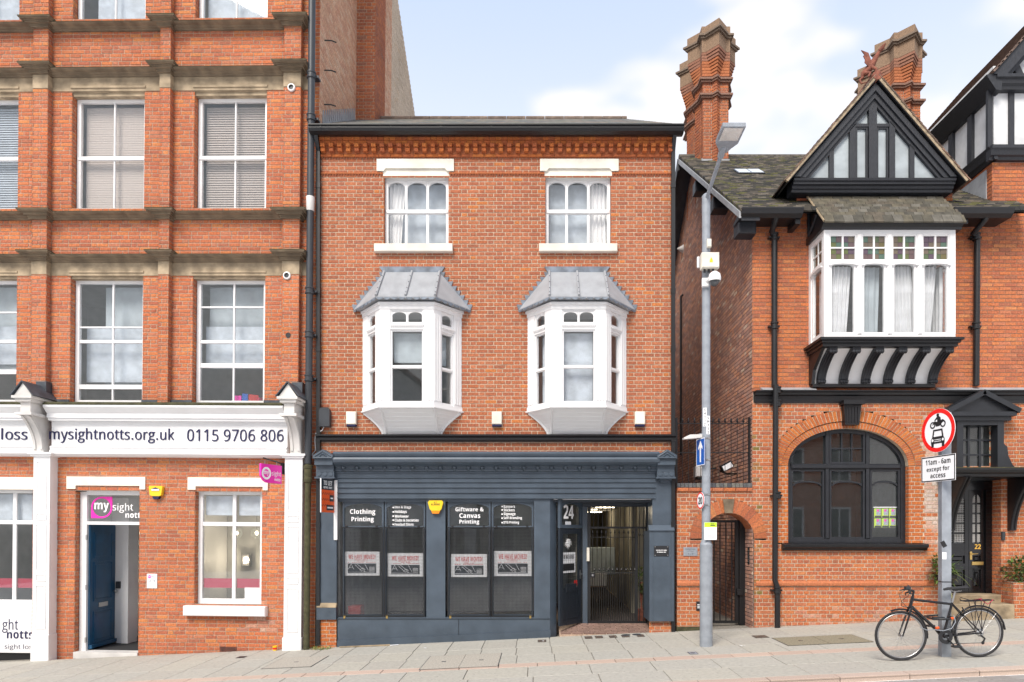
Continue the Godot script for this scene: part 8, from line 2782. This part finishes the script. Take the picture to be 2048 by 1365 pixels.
func ground_bits() -> void:
	plate_on_ground("inspection_cover", "pair of pale concrete covers in the paving below the shop window", "cover", 850, 1000, 1311, 1337, M.concrete, 2)
	plate_on_ground("inspection_cover", "mossy brown double cover in the paving between lamp column and bicycle", "cover", 1560, 1725, 1273, 1290, M.moss_cover, 2)
	plate_on_ground("inspection_cover", "pale square cover in the paving left of the shopfront", "cover", 545, 640, 1316, 1336, M.concrete, 1)
	var lab = ["first", "second", "third", "fourth", "fifth"]
	var xs = [1177, 1198, 1226, 1251, 1281]
	for i in 5:
		plate_on_ground("stopcock_cover", "small rusty metal cover, %s from the left before the passage mouth" % lab[i], "cover", xs[i] - 7, xs[i] + 7, 1274.0 - i * .9, 1278.5 - i * .9, M.rust, 1, "small covers before the passage mouth")
	plate_on_ground("stopcock_cover", "small rusty metal cover alone before the angled shop door", "cover", 1076, 1092, 1281, 1285.5, M.rust, 1)
	plate_on_ground("stopcock_cover", "small rusty grating before the arched gateway", "cover", 1508, 1534, 1272, 1277, M.rust, 1)
	plate_on_ground("stopcock_cover", "dark grating beside the air brick on the orange building", "cover", 475, 490, 1314, 1317, M.pipe_grey, 1)
	plate_on_ground("stopcock_cover", "grey metal cover in the paving left of the lamp column", "cover", 1378, 1394, 1305, 1310, M.galvanised, 1)
	for q in [[1252, 1271.5, "round ribbed drain cover before the passage mouth"], [1274, 1270.3, "round plain drain cover before the blue pilaster"]]:
		var d = 2.077 / ((q[1] - 1060.0) / FOC + SLOPE * (q[0] - 1075.0) / FOC)
		var x: float = (q[0] - 1075.0) * d / FOC
		var o = thing("drain_cover", q[2], "drain cover", Vector3(x, ground(x), DIST - d))
		org = Vector3.ZERO
		var t = Transform3D(Basis(Vector3.BACK, atan(SLOPE)), Vector3.ZERO)
		part("lid", mb().lathe(t, [Vector2(.09, .0), Vector2(.088, .008), Vector2(0, .008)], 20), M.lead_dark, o)
		for i in 4: part("rib", mb().tbox(t * at3(0, .009, -.05 + i * .033), Vector3(.12, .004, .012)), M.pipe_grey, o)
	# litter
	var cup = thing("paper_cup", "crumpled red and yellow paper cup at the foot of the white pilaster", "cup", Vector3(X(550, .12), ground(X(550, .12)), .13))
	org = Vector3.ZERO
	part("cup", mb().lathe(at3(0, 0, 0), [Vector2(0, .001), Vector2(.035, .001), Vector2(.045, .09), Vector2(.04, .09), Vector2(.032, .01), Vector2(0, .01)], 12), M.yellow, cup)
	part("band", mb().lathe(at3(0, 0, 0), [Vector2(.0385, .025), Vector2(.0425, .06)], 12), M.sign_red, cup)
	var bt = thing("timber_batten", "thin pale timber batten lying along the foot of the shop stall riser", "batten", Vector3(X(735, .2), ground(X(735, .2)) + .012, .16))
	bt.rotation = Vector3(0, -.03, atan(SLOPE))
	org = Vector3.ZERO
	part("batten", mb().cbox(-.55, .42, -.01, .014, -.012, .012, .003), M.sandstone, bt)
	part("torn_paper", mb().tbox(Transform3D(Basis(Vector3.UP, .3), Vector3(.5, .0, .01)), Vector3(.16, .006, .05)), M.paper, bt)
	for k in [[851, 1297.5, "white scrap of paper lying before the shop window"], [1085, 1284, "white scrap of paper beside the angled shop door"], [1485, 1293, "white scrap of paper between lamp column and bicycle"]]:
		var d = 2.077 / ((k[1] - 1060.0) / FOC + SLOPE * (k[0] - 1075.0) / FOC)
		var x: float = (k[0] - 1075.0) * d / FOC
		var s = thing("paper_scrap", k[2], "litter", Vector3(x, ground(x), DIST - d), "paper scraps on the pavement")
		org = Vector3.ZERO
		var m = mb()
		for i in 4:
			m.tri(Vector3(rng.randf_range(-.05, .05), .004 + rng.randf() * .012, rng.randf_range(-.03, .03)), Vector3(rng.randf_range(-.05, .05), .004, rng.randf_range(-.03, .03)), Vector3(rng.randf_range(-.05, .05), .006, rng.randf_range(-.03, .03)))
		part("scrap", m, M.paper, s)

func blade(m: Mb, p: Vector3, d: Vector3, len: float, w: float, c: Color, droop: float) -> void:
	var side = d.cross(Vector3.UP)
	if side.length() < .05: side = Vector3.RIGHT
	side = side.normalized()
	m.col = c
	var prev = [p - side * w * .5, p + side * w * .5]
	for i in range(1, 4):
		var f = i / 3.0
		var q = p + d * len * f + Vector3(0, -droop * len * f * f, 0)
		var ww = w * (1.0 - f) * .5 + .0008
		var nx = [q - side * ww, q + side * ww]
		m.quad(prev[0], prev[1], nx[1], nx[0])
		prev = nx
func leafy(parent: Node3D, c: Vector3, r: Vector3, n: int, size: float, greens: Array) -> void:
	var m = mb()
	for i in n:
		var v = Vector3(rng.randfn(), rng.randfn(), rng.randfn()).normalized() * pow(rng.randf(), .45)
		var p = c + Vector3(v.x * r.x, v.y * r.y, v.z * r.z)
		var d = (v + Vector3(0, .4, 0) + Vector3(rng.randfn(), rng.randfn(), rng.randfn()) * .4).normalized()
		blade(m, p, d, size * rng.randf_range(.6, 1.3), size * .38, greens[rng.randi() % greens.size()], .4)
	part("leaves", m, M.leaf, parent).set_meta("kind", "stuff")
func plants() -> void:
	var gr = [Color(.07, .13, .025), Color(.10, .17, .03), Color(.05, .09, .02), Color(.14, .20, .05), Color(.17, .16, .07)]
	var z = .22
	var c = Vector3(X(1893, z), Y(1142, z), z)
	var P = thing("wall_planter", "leafy plant with long arching green blades in a basket beside the black door", "plant", c)
	org = Vector3.ZERO
	part("basket", mb().lathe(at3(0, -.28, 0), [Vector2(0, 0), Vector2(.1, .02), Vector2(.17, .14), Vector2(.18, .2), Vector2(.16, .2), Vector2(0, .18)], 14), M.black_iron, P)
	part("bracket", mb().box(-.015, .015, -.2, .02, -.22, -.14), M.black_iron, P)
	leafy(P, Vector3(-.05, .03, 0), Vector3(.27, .3, .2), 300, .12, gr)
	var m = mb()
	for i in 26:
		var a = rng.randf_range(-.3, PI + .3)
		blade(m, Vector3(rng.randf_range(-.08, .1), -.05, rng.randf_range(-.05, .08)), Vector3(cos(a) * .9 + .35, rng.randf_range(.15, .8), rng.randf_range(-.1, .6)).normalized(), rng.randf_range(.25, .5), .022, [Color(.22, .36, .05), Color(.16, .30, .05), Color(.30, .38, .08)][i % 3], rng.randf_range(.3, .9))
	for i in 6: blade(m, Vector3(-.12 + rng.randf() * .1, -.1, .12), Vector3(rng.randf_range(-.3, .1), -.6, .3).normalized(), .4, .02, Color(.32, .36, .08), .5)
	part("blades", m, M.leaf, P).set_meta("kind", "stuff")
	# brick pedestal at the door's far side, with its bush
	var x0 = X(2019, .2)
	var T = thing("brick_pedestal", "low orange brick pedestal at the far side of the black door", "pedestal", Vector3(x0 + .3, ground(9.2), .15))
	var list = []
	var bed = mb()
	var yt = Y(1166, .3)
	brickwork(list, bed, at3(0, 0, .32), x0, x0 + .8, .3, yt, [], "right", 2)
	brickwork(list, bed, Transform3D(Basis(Vector3(0, 0, 1), Vector3.UP, Vector3.LEFT), Vector3(x0, 0, .0)), 0, .32, .3, yt, [], "right", 2)
	bed.quad(Vector3(x0, yt, .32), Vector3(x0 + .8, yt, .32), Vector3(x0 + .8, yt, 0), Vector3(x0, yt, 0))
	var w = part("wall", bed, M.mortar_cream, T)
	lay_bricks(list, w, Vector3(x0, 1, .3), 40)
	var Q = thing("pedestal_bush", "bushy green plant growing on the brick pedestal at the picture edge", "plant", Vector3(X(2040, .2), yt, .16))
	org = Vector3.ZERO
	part("stem", mb().tube([Vector3(.05, -.02, 0), Vector3(.03, .2, .02)], .015, 6), M.moss, Q)
	leafy(Q, Vector3(.05, .18, .0), Vector3(.34, .3, .22), 300, .13, gr)
	# weeds at the foot of the drainpipe, potted plant in the passage
	var xs = X(643, .2)
	var W = thing("weed_tuft", "dry straw and green weeds at the foot of the drainpipes", "weeds", Vector3(xs, ground(xs), .2))
	org = Vector3.ZERO
	var wm = mb()
	for i in 120:
		blade(wm, Vector3(rng.randf_range(-.18, .16), 0, rng.randf_range(-.08, .1)), Vector3(rng.randfn() * .5, .7, rng.randfn() * .4).normalized(), rng.randf_range(.06, .24), .01, [Color(.45, .33, .14), Color(.38, .28, .12), Color(.12, .2, .03), Color(.16, .25, .04)][rng.randi() % 4], .8)
	part("blades", wm, M.leaf, W).set_meta("kind", "stuff")
	var zp = -.9
	var pp = Vector3(X(1282, zp), .2, zp)
	var K = thing("potted_tree", "slim potted tree in a terracotta pot just inside the passage gate", "potted plant", pp)
	org = Vector3.ZERO
	part("pot", mb().lathe(Transform3D(), [Vector2(0, .0), Vector2(.09, .0), Vector2(.12, .2), Vector2(.13, .2), Vector2(.13, .24), Vector2(.11, .24), Vector2(.1, .2), Vector2(0, .2)], 16), M.terracotta, K)
	part("trunk", mb().tube([Vector3(0, .2, 0), Vector3(.02, .5, .01), Vector3(-.01, .8, 0)], .018, 6).tube([Vector3(.03, .2, .02), Vector3(-.02, .5, .03), Vector3(.02, .8, .02)], .015, 6), M.terracotta, K)
	leafy(K, Vector3(.02, .85, .02), Vector3(.13, .28, .12), 160, .1, gr)

# ---- houses on the other side, which the panes mirror
func opposite() -> void:
	for q in [[-12.0, -3.2, 7.2, "white rendered gabled house across the street, mirrored in the bay panes", "render_white", true], [-3.0, 7.0, 8.6, "pale stone shop house across the street, mirrored in the shop panes", "stone_pale", false], [7.2, 17.0, 7.4, "brick house across the street, mirrored in the arched window", "tinted_brick", false]]:
		var x0: float = q[0]
		var x1: float = q[1]
		var h: float = q[2]
		var z = 22.0
		var xm = (x0 + x1) / 2
		var g = ground(xm)
		var H = thing("facing_house", q[3], "house", Vector3(xm, g, z + 3), "houses across the street")
		part("wall", mb().box(x0, x1, g - .8, h, z, z + 7), M[q[4]], H)
		if q[5]: part("gable", mb().prism(PackedVector2Array([Vector2(x0, h), Vector2(x1, h), Vector2(xm, h + 3.4)]), at3(0, 0, z), 7), M[q[4]], H)
		var rf = mb()
		if q[5]:
			for s in [-1, 1]:
				var e = Vector3(s * ((x1 - x0) / 2 + .3), -3.65, 0)
				rf.tbox(Transform3D(Basis(Vector3.BACK, -s * atan2(3.65, (x1 - x0) / 2 + .3)), Vector3(xm, h + 3.65, z + 3.4) + e * .5), Vector3(e.length(), .12, 7.5))
		else:
			rf.prism(PackedVector2Array([Vector2(z - .3, h - .1), Vector2(z + 7.3, h - .1), Vector2(z + 3.5, h + 2.8)]), Transform3D(Basis(Vector3(0, 0, 1), Vector3.UP, Vector3.LEFT), Vector3(x1 + .1, 0, 0)), x1 - x0 + .2)
		part("roof", rf, M.terracotta, H)
		var n = int((x1 - x0) / 2.2)
		for i in n:
			var cx = lerpf(x0, x1, (i + .5) / n)
			for y in [[.9, 2.7], [4.0, 5.8]]:
				var fr = part("window", ring(mb(), cx - .6, cx + .6, g + y[0], g + y[1], z - .06, z + .02, .1).box(cx - .04, cx + .04, g + y[0], g + y[1], z - .05, z + .01), M.white_paint, H)
				part("pane", mb().box(cx - .55, cx + .55, g + y[0] + .05, g + y[1] - .05, z - .02, z - .01), M.dark_pane, fr)
